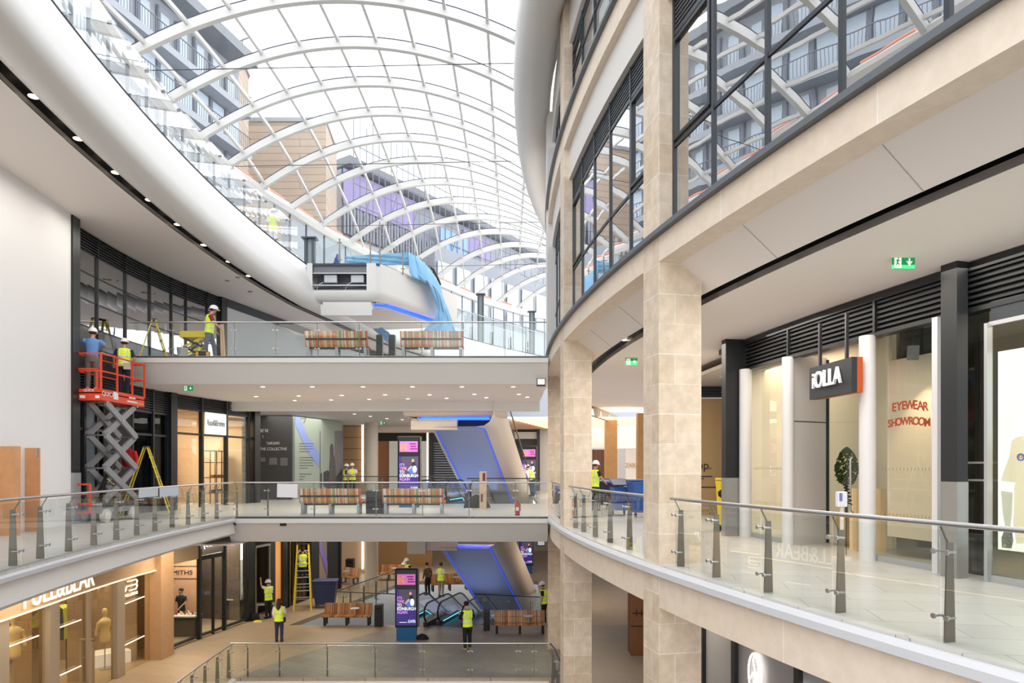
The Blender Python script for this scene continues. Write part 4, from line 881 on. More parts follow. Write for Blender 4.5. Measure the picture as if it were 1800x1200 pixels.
rail(30, 46, 1068, 2.4, [gk, gb, gk, gb], 'rail of dark and rust clothes behind the far left window', 1.1); rail(96, 116, 1060, 2.0, [gk, gy, gy, gy, gy, gk], 'rail of acid yellow garments in the fashion shop', 1.1); rail(117, 137, 1061, 2.0, [gw, gk, gw, gk, gw], 'rail of black and white checked garments', 1.0); rail(157, 176, 1060, 2.1, [gk, gk, gk, gb], 'rail of dark patterned shirts beyond the shop doorway', .9)
ch = thing('orange_chair', 'orange moulded chair on thin legs inside the fashion shop', 'chair', (*wp(ry(163, -2.3), -2.3), L0), 1.2); oc = M('orange shell', (226, 130, 62), .5)
m = MB(); m.lathe((0, 0, .42), [(0, 0), (.2, .0), (.24, .03), (.22, .05), (0, .04)], 20); m.build('seat', oc, ch); m = MB(); m.lathe((0, .2, .7), [(0, -.2), (.16, -.14), (.22, 0), (.16, .15), (0, .2)], 16, sy=.15); m.build('backrest', oc, ch)
for sx in (-1, 1):
    for sy in (-1, 1): MB().tube([(sx*.12, sy*.12, .42), (sx*.2, sy*.2, 0)], .012, 6).build('leg', steel, ch)
def gate(px0, px1, pyt, pyb):
    yy = ry((px0+px1)/2, .0); c = wp(yy, -.35); w_ = (px1-px0)/F*yy; h = (pyb-pyt)/F*yy
    t = thing('security_gate', 'upright pale security gate frame just inside the fashion shop entrance', 'security gate', (c[0], c[1], L0), 0, 'security gates'); m = MB()
    m.box((-w_/2, 0, h/2), (.06, .08, h)); m.box((w_/2, 0, h/2), (.06, .08, h)); m.box((0, 0, h), (w_+.06, .08, .06)); m.box((0, 0, h*.62), (w_, .04, .03)); m.build('frame', mtl, t)
gate(101, 124, 1115, 1200); gate(163, 184, 1092, 1175)
t = thing('display_plinth', 'low white plinth near the doorway of the fashion shop', 'plinth', (*wp(ry(188, -1.2), -1.2), L0), .8); MB().box((0, 0, .22), (1.3, .8, .44)).build('box', M('white plinth', (236, 234, 240), .5, emit=.25), t, bevel=.02)
# end pier
lface(yP, ry(285), .45, L0, -.95, 'pier', M('tan pier stone', (182, 146, 110), .6, var=.05), pb, t=.6, n=3); lface(ry(285), ry(291), .3, L0, -.95, 'pier', MT['tan pier stone'], pb, t=.4, n=2)
c = wp(ry(272, .5), .9); spot((c[0], c[1], -1.05), (c[0]-.4, c[1], -3), 30, 80, nm='pier downlight')
# jeweller's shop
yG0 = ry(299)
t = lfront('jewellery_shopfront', 'black framed jewellery shopfront with lit white sign on the ground floor', yG0, yG1, L0, -.95, [ry(p, .04) for p in (299, 350, 394, 436)], (L0+.12,), None, shopg, mw=.16)
m = MB(); a = wp(ry(374, .04), .04); m.box((*a, L0+1.6), (.1, .07, 3.2)); m.build('door_stile', black, t, world=True)
m = MB(); m.slab(wseg(ry(350), ry(394), .1, 4), wseg(ry(350), ry(394), -.04, 4), -2.12, -1.95); m.build('door_head', black, t, world=True)
lface(ry(303), ry(347), .06, -2.05, -1.0, 'sign_panel', M('dim gold panel', (176, 156, 124), .5), t, t=.02, n=3); lface(ry(355), ry(391), .06, -1.93, -1.0, 'sign_panel', M('champagne panel', (160, 148, 130), .5), t, t=.02, n=3)
y0, y1 = ry(357, .1), ry(394, .1); a, b = wp(y0, .12), wp(y1, .12)
text('( GOLDSMITHS', M('halo white letters', (235, 240, 255), .5, emit=2.5), t, ((a[0]+b[0])/2, (a[1]+b[1])/2, -1.5), (b[0]-a[0], b[1]-a[1], 0), .36, 'letters', ext=.02, width=math.hypot(b[0]-a[0], b[1]-a[1])*.96)
text('( GOLDSMITHS', black, t, ((a[0]+b[0])/2+.03, (a[1]+b[1])/2-.03, -1.5), (b[0]-a[0], b[1]-a[1], 0), .3, 'letters', ext=.024, width=math.hypot(b[0]-a[0], b[1]-a[1])*.9)
room(yG0, yG1, L0, -1.0, M('dark shop interior', (104, 92, 80), .7), M('dark shop ceiling', (90, 76, 62), .7), nm='wall_jeweller')
y0 = ry(301, -1.5)
pkw = thing('jeweller_back_panel', 'peach wall panel lettered in black behind the jewellery shop window', 'wall panel', (-14.6, 28, L0)); c0 = wp(ry(300, -2.2), -2.2)
pw_ = M('peach panel', (222, 176, 142), .6); zt_ = -1.9
a = W(296, 0, 29.2); b = W(347, 0, 29.2)
MB().box(((a[0]+b[0])/2, 29.3, (L0-1.95)/2), (b[0]-a[0], .08, -1.95-L0)).build('panel', pw_, pkw, world=True)
text('GOLDSMITHS', M('black raised letters', (30, 26, 24), .5), pkw, (W(337.5, 0, 29.2)[0], 29.25, W(0, 1006.5, 29.2)[2]), (1, 0, 0), .27, 'letters', align='RIGHT', ext=.01, sx=1.15)
m = MB()
for py in (995, 1017): q = W(0, py, 29.2); m.box(((a[0]+b[0])/2, 29.25, q[2]), (b[0]-a[0], .02, .02))
m.build('groove', black, pkw, world=True)
alight('jeweller light', (-13.6, 28.0, -1.3), 1.6, 130, (1, .84, .68)); alight('jeweller light', (-12.9, 30.2, -1.3), 1.0, 60, (1, .84, .68))
def counter(px0, px1, pyt, Y, dep, lab, body, topm):
    a, b = W(px0, 0, Y), W(px1, 0, Y); z = W(0, pyt, Y)[2]; t = thing('display_counter', lab, 'counter', ((a[0]+b[0])/2, Y+dep/2, L0))
    w_ = b[0]-a[0]; h = z-L0; MB().box((0, 0, h/2-.04), (w_, dep, h-.08)).build('body', body, t); MB().box((0, -.02, h-.04), (w_+.04, dep+.06, .05)).build('counter_top', topm, t)
    for k in range(9):
        m = MB(); m.lathe((-w_/2+w_*(k+.5)/9, R.uniform(-.2, .2)*dep, h-.015), [(.05, 0), (.03, .04), (.035, .1+.05*R.random()), (0, .12)], 8); m.build('jewellery_stand', M('silver trinket', (216, 206, 190), .3, .4) if k % 3 else M('ruby trinket', (150, 60, 50), .4), t)
    return t
cb_ = M('dark bronze counter', (52, 44, 40), .45)
counter(302, 343, 1082, 27.6, .6, 'dark bronze jewellery counter with silver trinkets at the left pane', cb_, M('white glass top', (230, 225, 220), .2)); counter(396, 424, 1052, 30.6, .6, 'narrow jewellery display case behind the right pane', cb_, MT['white glass top'])
# service door, kiosk front and the gold lit boutique to the right
df = thing('dark_boutique_front', 'dark shopfront with a gold lit interior beyond the service doorway', 'shopfront', (*wp(33), L0))
yD0, yD1 = yG1, 38.2
def lpan(p0, p1, z0, z1, mt, nm, d=.06, t=.04): return lface(ry(p0, d), ry(p1, d), d, z0, z1, nm, mt, df, t=t, n=4)
lpan(437, 448, L0, -.95, black, 'pier', .12, .3); lpan(448, 476, -2.0, -.95, M('dark glass header', (24, 28, 36), .15), 'header'); lpan(449, 475, L0, -2.0, M('dark doorway', (14, 15, 18), .7), 'doorway', -.5)
m = MB()
for p in (449, 474): a = wp(ry(p, .1), .1); m.box((*a, L0+1.6), (.06, .06, 3.25))
a, b = wp(ry(449, .1), .1), wp(ry(475, .1), .1); m.bar((*a, -2.0), (*b, -2.0), .06, .1); m.build('door_frame', M('silver door frame', (170, 164, 156), .35, .6), df, world=True)
lpan(476, 484, L0, -.95, M('charcoal reveal', (46, 48, 52), .5), 'pier', .1, .2); lpan(484, 498, L0, -.95, M('glowing peach wall', (238, 168, 96), .6, emit=.25), 'lit_wall', .02); lpan(498, 506, L0, -.95, black, 'pier', .16, .3)
gold = M('gold lit interior', (205, 150, 60), .4, .5, emit=.22, var=.5, scale=2.5, emc=(215, 165, 70)); lpan(506, 547, L0, -.95, gold, 'gold_wall', -.8); lpan(506, 547, L0, -.95, dkg, 'glazing', .04, .01)
for p in (507, 519, 546): a = wp(ry(p, .1), .1); MB().box((*a, (L0-.95)/2), (.12, .09, -.95-L0)).build('mullion', black, df, world=True)
for p in (512, 524, 530, 538): a = wp(ry(p, -.5), -.5); MB().tube([(*a, L0), (*a, -1)], .05, 8).build('brass_post', M('polished brass', (222, 168, 70), .2, .9), df, world=True)
lpan(547, 561, L0, -.95, black, 'pier', .14, .3); lpan(561, 576, L0, -.95, M('taupe graphic panel', (150, 138, 132), .6), 'graphic_panel', .1); lpan(576, 594, L0, -.95, black, 'pier', .14, .3)
a = [wp(ry(p, .13), .13) for p in (561, 576)]; MB().add([(*a[0], -2.8), (*a[0], -1.9), (*a[1], -3.6), (*a[1], -4.4)], [(0, 1, 2, 3)]).build('violet_stripe', M('violet stripe', (128, 122, 210), .6), df, world=True)
alight('boutique light', (wp(35, 1.2)[0], 35, -1.2), 1.2, 45, (1, .75, .4))
# ================================================ BALUSTRADES
def balustrade(nm, lab, path, z, posts, group=None, hr=None, finw=.13, H=1.1, side=1, glassmat=None, postmat=None, end=True):
    # side: the offset sign pointing away from the void (where the fins stand)
    hr = hr or steel; c = path[len(path)//2]; t = thing(nm, lab, 'balustrade', (c[0], c[1], z), 0, group)
    MB().tube([(x, y, z+H) for x, y in path], .026, 10).build('handrail', hr, t, world=True)
    L = [0]
    for a, b in zip(path, path[1:]): L.append(L[-1]+math.hypot(b[0]-a[0], b[1]-a[1]))
    def at(s):
        for i in range(len(path)-1):
            if s <= L[i+1]+1e-6: f = (s-L[i])/(L[i+1]-L[i]); return (path[i][0]+(path[i+1][0]-path[i][0])*f, path[i][1]+(path[i+1][1]-path[i][1])*f), i
        return path[-1], len(path)-2
    S = [p*L[-1] for p in posts]
    for s in S:
        (x, y), i = at(s); dx, dy = path[i+1][0]-path[i][0], path[i+1][1]-path[i][1]; l = math.hypot(dx, dy); tx, ty = dx/l, dy/l; nx, ny = ty*side, -tx*side
        m = MB(); P = []
        for (u, zz) in ((.045, 0), (.045+finw, 0), (.045+finw*.8, .92), (.075, .92)):
            for v in (-.008, .008): P.append((x+nx*u+tx*v, y+ny*u+ty*v, z+zz))
        m.add(P, [(0, 2, 4, 6), (7, 5, 3, 1), (0, 1, 3, 2), (2, 3, 5, 4), (4, 5, 7, 6), (6, 7, 1, 0)])
        m.bar((x+nx*.1, y+ny*.1, z+.9), (x, y, z+H-.02), .014, .014); p = m.build('post', postmat or fin, t, world=True)
        for zz in (.24, .84):
            m = MB(); m.bar((x+nx*.08+tx*.075, y+ny*.08+ty*.075, z+zz), (x+nx*.08-tx*.075, y+ny*.08-ty*.075, z+zz), .022, .022)
            for q in (-.065, .065): m.tube([(x+tx*q+nx*.1, y+ty*q+ny*.1, z+zz), (x+tx*q-nx*.014, y+ty*q-ny*.014, z+zz)], .012, 6); m.tube([(x+tx*q+nx*.0, y+ty*q+ny*.0, z+zz), (x+tx*q-nx*.018, y+ty*q-ny*.018, z+zz)], .026, 10)
            m.build('clamp', steel, p, world=True)
    E = [0]+S+[L[-1]] if end else S
    for a, b in zip(E, E[1:]):
        if b-a < .15: continue
        n_ = max(1, int((b-a)/.7)); P = [at(a+.012+(b-a-.024)*k/n_)[0] for k in range(n_+1)]
        m = MB(); m.slab(P, offs(P, .012), z-.02, z+H-.06); m.build('glass_panel', glassmat or clear, t, world=True)
    return t
def fr_at(path, pts):                              # path fraction nearest each depth
    L = [0]
    for a, b in zip(path, path[1:]): L.append(L[-1]+math.hypot(b[0]-a[0], b[1]-a[1]))
    out = []
    for px in pts:
        k = (px-900)/F; best = None
        for i in range(len(path)-1):
            for j in range(20):
                f = j/20; x = path[i][0]+(path[i+1][0]-path[i][0])*f; y = path[i][1]+(path[i+1][1]-path[i][1])*f
                if y > 0:
                    e = abs(x/y-k)
                    if best is None or e < best[0]: best = (e, (L[i]+(L[i+1]-L[i])*f)/L[-1])
        out.append(best[1])
    return out
BP = [420, 478, 562, 647, 731.5, 816, 901]
bl = [(-9.03, 22.3), (BX1-.05, 22.3)]
balustrade('glass_balustrade', 'glass balustrade with steel handrail along the front of the middle bridge', bl, L1, fr_at(bl, BP), side=-1)
bu = [(-12.5, 22.3), (BX1-.05, 22.3)]
balustrade('glass_balustrade', 'glass balustrade with steel handrail along the front of the upper bridge', bu, L2, fr_at(bu, [312, 395]+BP[1:]+[957]), side=-1)
bg = [(-9.2, 22.3), (1.25, 22.3)]
balustrade('glass_balustrade', 'ground floor glass balustrade running straight across the bottom of the view', bg, L0, fr_at(bg, [420, 477]+BP[2:]+[959]), side=-1)
la = arc(63.08, 8.6, 22.25, 18)
pl_ = [10.2, 11.2]+[ (12.05+i*1.02) for i in range(10)]
def fry(path, ys): y0, y1 = path[0][1], path[-1][1]; return fr_at(path, [900+F*interp(path, y)/y for y in ys])
balustrade('glass_balustrade', 'curved glass balustrade with flat steel posts on the left middle walkway', la, L1, fry(la, pl_), side=-1)
lb = arc(63.1, 15, 22.25, 12); balustrade('glass_balustrade', 'angled ground floor glass balustrade in front of the fashion shop', lb, L0, fry(lb, [18.6+.9*i for i in range(5)]), side=-1)
rth = lambda k, i: TH(k)+DT+.01+(.1233)*i/5
rbal = ['nearest curved glass balustrade, beside the eyewear shop', 'curved glass balustrade between the two nearest stone pillars', 'short curved glass balustrade tight behind the second stone pillar']
for k, lab in ((-1, rbal[0]), (0, rbal[1]), (1, rbal[2])):
    t0, t1 = TH(k)+DT+.003, TH(k+1)-.004; pth = [polar(RF-.12, t0+(t1-t0)*i/10) for i in range(11)]
    yy = {-1: [5.1, 6.27, 7.53, 8.75, 9.95, 11.05], 0: [13.3, 14.5, 15.7, 16.9, 18.0], 1: [20.6, 21.8, 23, 24.2]}[k]
    balustrade('glass_balustrade', lab, pth, L1, fry(pth, yy), side=1)
# ground level rail end turning towards the camera on the right
rb = [(1.25, 22.3), (1.36, 21.6), (1.42, 20.5), (1.5, 19.0)]; balustrade('glass_balustrade', 'short run of ground floor balustrade turning down beside the stone pillar', rb, L0, [.35, .7], side=1, hr=dark)
# dark handrailed balustrades round the escalator wells
dk_ = dark
r1 = [W(600, 0, 36.5)[:2], W(700, 0, 36.0)[:2], (-2.6, 35.5)]; balustrade('dark_rail_balustrade', 'far glass balustrade with dark handrail on the left of the middle escalators', r1, L1, [.1, .35, .6, .85], hr=dk_)
r1 = [(-2.0, 30.2), (1.25, 30.2)]; balustrade('dark_rail_balustrade', 'glass balustrade with dark handrail behind the benches on the middle bridge', r1, L1, [.3, .65, .95], hr=dk_)
r1 = [(-8.1, 31.6), (-5.1, 30.9)]; balustrade('dark_rail_balustrade', 'front run of dark railed balustrade beside the ground floor escalator, left of the totem', r1, L0, [.12, .65], hr=dk_)
r1 = [(-8.1, 31.7), (-6.4, 38.5)]; balustrade('dark_rail_balustrade', 'side run of dark railed balustrade receding beside the ground floor escalator', r1, L0, [.15, .35, .55, .75, .95], hr=dk_)
r1 = [(-1.7, 31.0), (1.3, 30.2)]; balustrade('dark_rail_balustrade', 'dark railed balustrade behind the ground floor bench on the right', r1, L0, [.15, .5, .85], hr=dk_)
# third level glass screen
ls3 = arc(63.62, 9, 29.4, 26)
gs = thing('glass_screen', 'tall frameless curved glass screen standing on the white edge of the top left level', 'glass screen', (*ap(63.6, 20), 10.5))
n_ = 21
for i in range(n_):
    a_ = 9+20.4*i/n_; b_ = 9+20.4*(i+1)/n_-.015; P = arc(63.62, a_, b_, 2); m = MB(); m.slab(P, offs(P, .015), 10.4, 12.0); p = m.build('glass_panel', tall, gs, world=True)
    if i:
        q = P[0]
        for zz in (11.9, 10.75): MB().box((q[0]-.05, q[1], zz), (.1, .04, .07)).build('clamp', dark, p, world=True)
fs = [(-3.2, 47.4), (-1.0, 50.5), (1.3, 53.8), (2.6, 55.4)]
balustrade('far_glass_balustrade', 'far curved glass balustrade on the white edge at the far end of the top level', [(-5.8, 42.4)]+fs, L3, [.1, .25, .4, .55, .7, .85], H=1.9)
# ================================================ ESCALATORS
blue = M('blue led', (30, 90, 255), .5, emit=3); cyan = M('cyan led', (60, 200, 240), .5, emit=5); rub = M('black handrail', (14, 14, 16), .35)
cowl = M('beige cowl', (230, 216, 202), .45); meshp = M('perforated panel', (150, 156, 170), .4)
def perforate(m_):
    t = m_.node_tree; b = t.nodes['Principled BSDF']; tc = t.nodes.new('ShaderNodeTexCoord'); v = t.nodes.new('ShaderNodeTexVoronoi'); v.inputs['Scale'].default_value = 16; v.inputs['Randomness'].default_value = 0
    r = t.nodes.new('ShaderNodeValToRGB'); r.color_ramp.elements[0].position = .25; r.color_ramp.elements[0].color = (*lin((112, 124, 165)), 1); r.color_ramp.elements[1].position = .35; r.color_ramp.elements[1].color = (*lin((170, 180, 212)), 1)  # bluish tones: glow of the blue leds put into the panel colour
    t.links.new(tc.outputs['Object'], v.inputs['Vector']); t.links.new(v.outputs['Distance'], r.inputs[0]); t.links.new(r.outputs[0], b.inputs['Base Color'])
perforate(meshp)
S30, C30 = .5, .866
def make_escalator(lab, group):
    t = thing('escalator', lab, 'escalator', (0, 0, 0), 0, group)
    run = 9.2
    def prof(h, d0=0): return [(d0, h), (2.3, h), (2.6, h-.04), (2.9, h-.16), (2.9+run, h-.16-run*.577)]
    for s in (-1, 1):
        m = MB(); P = [(s*.56, y, z) for y, z in [(.28, .1), (.05, .18), (-.12, .4), (-.16, .62), (-.05, .85), (.2, .97)]+prof(.98, .4)]; m.tube(P, .042, 8); m.build('handrail', rub, t)
        m = MB(); A = prof(.93, .05); B = prof(.18, .05); n_ = len(A)
        for sx in (s*.555, s*.57): pass
        m.add([(s*.565, y, z) for y, z in A]+[(s*.565, y, z) for y, z in B], [(i, i+1, n_+i+1, n_+i) for i in range(n_-1)]); m.build('side_glass', glass_es, t)
        m = MB(); A = prof(.2, -.1); B = prof(-.3, -.1)
        for i in range(n_-1):
            for x0 in (s*.5, s*.68): pass
            m.add([(s*.5, A[i][0], A[i][1]), (s*.5, A[i+1][0], A[i+1][1]), (s*.68, A[i+1][0], A[i+1][1]), (s*.68, A[i][0], A[i][1]), (s*.5, B[i][0], B[i][1]), (s*.5, B[i+1][0], B[i+1][1]), (s*.68, B[i+1][0], B[i+1][1]), (s*.68, B[i][0], B[i][1])], [(0, 1, 2, 3), (0, 4, 5, 1), (3, 2, 6, 7)])
        m.add([(s*.5, -.1, .2), (s*.68, -.1, .2), (s*.68, -.1, -.1), (s*.5, -.1, -.1)], [(0, 1, 2, 3)]); m.build('skirt', dark, t)
    m = MB(); st_ = prof(.0, 0); m.box((0, 1.1, -.02), (1.0, 2.4, .06))
    for k in range(22): y = 2.5+.4*k; z = -.1-.23*k; m.box((0, y, z-.1), (1.0, .4, .2))
    m.build('steps', M('ribbed step', (84, 86, 90), .4, .7), t)
    m = MB(); m.tube([(-.5, .3, .14), (-.5, 2.4, .14), (-.5, 4.2, -.75)], .009, 6); m.build('light_strip', cyan, t); return t
glass_es = glass('escalator glass', (.82, .86, .88), 1.5, 1.2, 0, .04, sheet=True)
ED = math.atan2(.74, 2.4)
def exy(px, Y, z=0): return ((px-900)/F*Y, Y, z)
e1 = make_escalator('ground floor escalator just right of the advertising totem, going down', 'escalators'); e1.location = (-4.25, 29.5, L0); e1.rotation_euler[2] = -ED
clone(e1, (-2.62, 29.4, L0), -ED, 'ground floor escalator right of the man in the yellow vest, going down')
clone(e1, (-3.9, 30.2, L1), -.2, 'middle level escalator behind the tall carton, going down'); clone(e1, (-2.35, 30.2, L1), -.2, 'middle level escalator at the foot of the sloping hull, going down')
def hull(lab, loc, rz, run=7.9, w=1.7):
    t = thing('escalator_hull', lab, 'escalator casing', loc, rz); pr = [(-w, 1.15), (-w, .2), (-w+.14, .02)]; z0 = -.0
    def row(pts, y, z): return [(x, y, z+h) for x, h in pts]
    def sheet(pts, nm, mt, sm=True, ext=0):
        m = MB(); k = len(pts); ys = [(-1.6, 0), (0, 0), (.25, -.06), (.5, -.2), (.5+run, -.2-run*.577)]; P = []
        for y, z in ys: P += row(pts, y, z)
        m.add(P, [(i*k+j, i*k+j+1, (i+1)*k+j+1, (i+1)*k+j) for i in range(len(ys)-1) for j in range(k-1)], 0, sm); return m.build(nm, mt, t)
    sheet([(-w, 1.1), (-w, .2), (-w+.12, .03), (-w+.2, 0)], 'side_cowl', cowl); sheet([(-w+.2, 0), (w-.75, 0)], 'soffit_panel', meshp, False)
    sheet([(w-.75, 0), (w-.4, .03), (w-.15, .2), (w, .55), (w+.03, 1.15)], 'side_cowl', cowl)
    sheet([(-w, 1.12), (w, 1.12)], 'deck', cowl, False)
    for x in (-w+.3, w-.82):
        m = MB(); m.tube([(x, -1.5, -.03), (x, 0, -.03), (x, .5, -.23), (x, .5+run, -.23-run*.577)], .016, 6); m.build('light_strip', M('dim blue led', (40, 80, 235), .5, emit=.8), t)
    return t
hl = hull('blue lit underside and beige casing of the escalator rising to the upper bridge', (-2.15, 31.0, 3.35), -.2)
hl2 = clone(hl, (-1.95, 31.0, 3.35-5.25), -.2, 'blue lit underside and beige casing of the escalator above the ground floor totem')
m = MB(); m.bar((-.35, 31.5, 5.1), (1.05, 38.5, 1.0), .06, .06); 
m.build('handrail', rub, hl, world=True).location = (0, 0, 0) if False else (0, 0, 0)
o_ = [k for k in hl.children if k.name.startswith('handrail')][0]; o_.parent = None; o_.location = worldloc(hl); tag(o_, 'black handrail line sloping down past the far advertising screen', 'handrail'); o_.name = 'escalator_handrail'
# landing boxes under the decks
def landing(dz, lab):
    t = thing('landing_box', lab, 'landing casing', (-2.6, 29.9, 3.8+dz)); a = W(702, 0, 29.6)[0]
    m = MB(); m.sweep([(a, 30.6), (a+.25, 29.5), (-.2, 29.5)], [(0, 4.14+dz), (.02, 4.0+dz), (-.06, 3.86+dz), (-.25, 3.8+dz), (-1.4, 3.8+dz)], sm=True); m.build('casing', cowl, t, world=True)
    m = MB(); m.box(((a+.5-.4)/2-.1, 30.2, 3.74+dz), (3.0, .5, .08)); m.build('light_strip', blue, t, world=True)
    b0, b1 = W(722, 0, 29.6)[0], W(803, 0, 29.6)[0]; m = MB(); m.box(((b0+b1)/2, 29.9, 3.42+dz), (b1-b0, .5, .38)); m.box(((b0+b1)/2, 30.15, 3.66+dz), (b1-b0, .5, .1)); m.build('lower_box', cowl, t, world=True); return t
landing(0, 'beige landing casing with a bright blue light strip under the upper bridge'); landing(-5.25, 'beige landing casing with a blue light strip under the middle bridge')
t = thing('white_service_box', 'white square box hanging under the middle bridge above the advertising totem', 'casing', (-4.6, 29, -1.6)); a, b = W(716, 0, 29), W(748, 0, 29); z_ = W(0, 973, 29)[2]
MB().box(((a[0]+b[0])/2, 29.2, (z_-.95)/2), (b[0]-a[0], .5, -.95-z_)).build('box', white, t, world=True)
# ---- top level landing bridge with open service hatch
tb = thing('top_landing_bridge', 'white clad top level landing bridge with an open service hatch and blue strip', 'landing bridge', (-6.5, 31, 8.9))
A_, B_, D_ = (-8.95, 29.8), (-5.85, 29.8), (-2.85, 35.4); E_ = (-8.6, 36.5)
bn = [(0, 9.3), (.0, 9.2), (-.07, 9.0), (-.22, 8.9), (-.5, 8.86)]
m = MB(); m.sweep([A_, (-7.4, 29.8), (B_[0]-.12, 29.8), (B_[0]+.1, 29.95), (-4.3, 32.7), D_], [(0, 9.3)]+bn[1:], sm=True); m.build('lower_casing', whiteg, tb, world=True)
m = MB(); m.sweep([(B_[0]-.5, 29.8), (B_[0]-.12, 29.8), (B_[0]+.1, 29.95), (-4.3, 32.7), D_], [(0, 10.5), (0, 9.3)]); m.sweep([A_, (-8.71, 29.8)], [(0, 10.5), (0, 9.3)]); m.build('side_casing', whiteg, tb, world=True)
MB().add([(A_[0], A_[1]+.4, 8.86), (B_[0], B_[1]+.4, 8.86), (D_[0]-.3, D_[1], 8.86), (E_[0], E_[1], 8.86)], [(3, 2, 1, 0)]).build('soffit', soff, tb, world=True)
MB().prism([(A_[0], A_[1]+.02), (B_[0], B_[1]+.02), D_, E_], 10.4, 10.5).build('deck', dark, tb, world=True)
m = MB(); x0, x1 = -8.71, -6.3; m.box(((x0+x1)/2, 30.6, 9.9), (x1-x0, .05, 1.2)); m.box(((x0+x1)/2, 29.95, 10.3), (x1-x0, .1, .36)); m.build('hatch_back', M('galvanised grey', (120, 122, 126), .5, .3), tb, world=True)
m = MB(); m.box(((x0+x1)/2, 29.9, 10.08), (x1-x0, .12, .05)); m.box(((x0+x1)/2, 29.9, 9.55), (x1-x0, .12, .06)); m.box(((x0+x1)/2, 29.9, 9.32), (x1-x0, .16, .05)); m.build('hatch_shelf', M('light steel', (178, 180, 184), .4, .5), tb, world=True)
m = MB(); m.box(((x0+x1)/2, 30.2, 9.42), (x1-x0, .4, .12)); m.build('hatch_void', slotm, tb, world=True)
for p in (582, 629): q = W(p, 491, 30.05); MB().box((q[0], q[1], q[2]), (.56, .22, .33)).build('junction_box', M('pale junction box', (200, 202, 205), .5), tb, world=True, bevel=.015)
for p in (562, 612): q = W(p, 500, 29.95); MB().tube([(q[0]+.15, q[1], q[2]+.1), (q[0]-.02, q[1]-.03, q[2]-.0), (q[0]-.12, q[1], q[2]-.22)], .015, 6).build('cable', white, tb, world=True)
m = MB(); P = [(-7.95, 30.35), (-6.1, 30.35), (-5.6, 30.6), (-3.3, 34.9)]; m.sweep(P, [(0, 8.86), (0, 8.78), (-.14, 8.78), (-.14, 8.86)], closed=True); m.build('light_strip', M('deep blue led', (22, 60, 225), .5, emit=3.5), tb, world=True)
m = MB(); m.add([(-8.2, 29.9, 8.8), (-6.1, 29.9, 8.8), (-6.1, 30.6, 8.8), (-8.2, 30.6, 8.8)], [(0, 1, 2, 3)]); P = []; 
for x in (-8.35, -6.1):
    for k in range(7): a = k/6*pi/2; P.append((x, 29.75-.35*math.sin(a)*0+.3*(1-math.cos(a)), 8.65-.42*math.sin(a)*1.0))
m.add(P, [(k, k+1, 8+k, 7+k) for k in range(6)]); m.box((-7.22, 30.1, 8.74), (2.1, .5, .16)); m.box((-7.22, 29.76, 8.44), (2.22, .03, .46)); m.box((-7.22, 29.95, 8.6), (2.2, .4, .1)); m.build('canopy_panel', whiteg, tb, world=True)
# hull below it running down behind the bridge
if 0: hl3 = clone(hl, (-4.2, 35.6, 8.3), -.5, 'grey casing of the upper escalator sloping down behind the blue tarpaulin')
def post(q, h=1.35): m = MB(); m.bar((q[0], q[1], 10.45), (q[0], q[1], 10.45+h), .05, .09, up=(0, 1, 0)); m.box((q[0], q[1], 10.45+h*.85), (.22, .03, .03)); m.box((q[0], q[1], 10.45+h*.2), (.22, .03, .03)); return m
bb = thing('glass_balustrade', 'glass balustrade with bare steel posts around the open top landing bridge', 'balustrade', (-6.5, 30, 10.5))
for q, h in ((( -7.55, 29.9), 1.15), ((-6.2, 29.9), 1.15), ((-5.8, 29.95), 1.9), ((-5.0, 31.3), 1.2), ((-4.35, 32.5), 1.1), ((-4.0, 33.2), 1.1)): post(q, h).build('post', fin, bb, world=True)
for a, b in (((-8.6, 29.86), (-7.6, 29.86)), ((-7.5, 29.86), (-6.25, 29.86)), ((-5.8, 29.95), (-5.05, 31.2)), ((-4.95, 31.4), (-4.1, 33.0))): MB().slab([a, b], [(a[0], a[1]+.015), (b[0], b[1]+.015)], 10.5, 11.6).build('glass_panel', clear, bb, world=True)
# bare steel columns carrying the edge beam
for i, (p, Y, zt) in enumerate(((545, 32.0, 14.1), (845, 49.5, 14.1), (935, 55, 14.1))):
    x = (p-900)/F*Y; t = thing('steel_column', ['dark twin steel column beside the glass screen, left of the landing bridge', 'dark twin steel column under the roof edge, left of the far pair', 'dark twin steel column under the roof edge nearest the stone pillar'][i], 'column', (x, Y, 10.5))
    zb = 10.5; zt2 = 14.1 if i else 12.3
    for s in (-1, 1): MB().box((s*.17, 0, (zt2-zb)/2), (.12, .3, zt2-zb)).build('flange', M('slate steel', (74, 84, 92), .45, .3), t)
    MB().box((0, 0, (zt2-zb)/2), (.22, .06, zt2-zb)).build('web', M('pale web', (150, 160, 165), .4), t); MB().box((0, 0, zt2-zb), (.7, .5, .06)).build('cap_plate', MT['slate steel'], t)
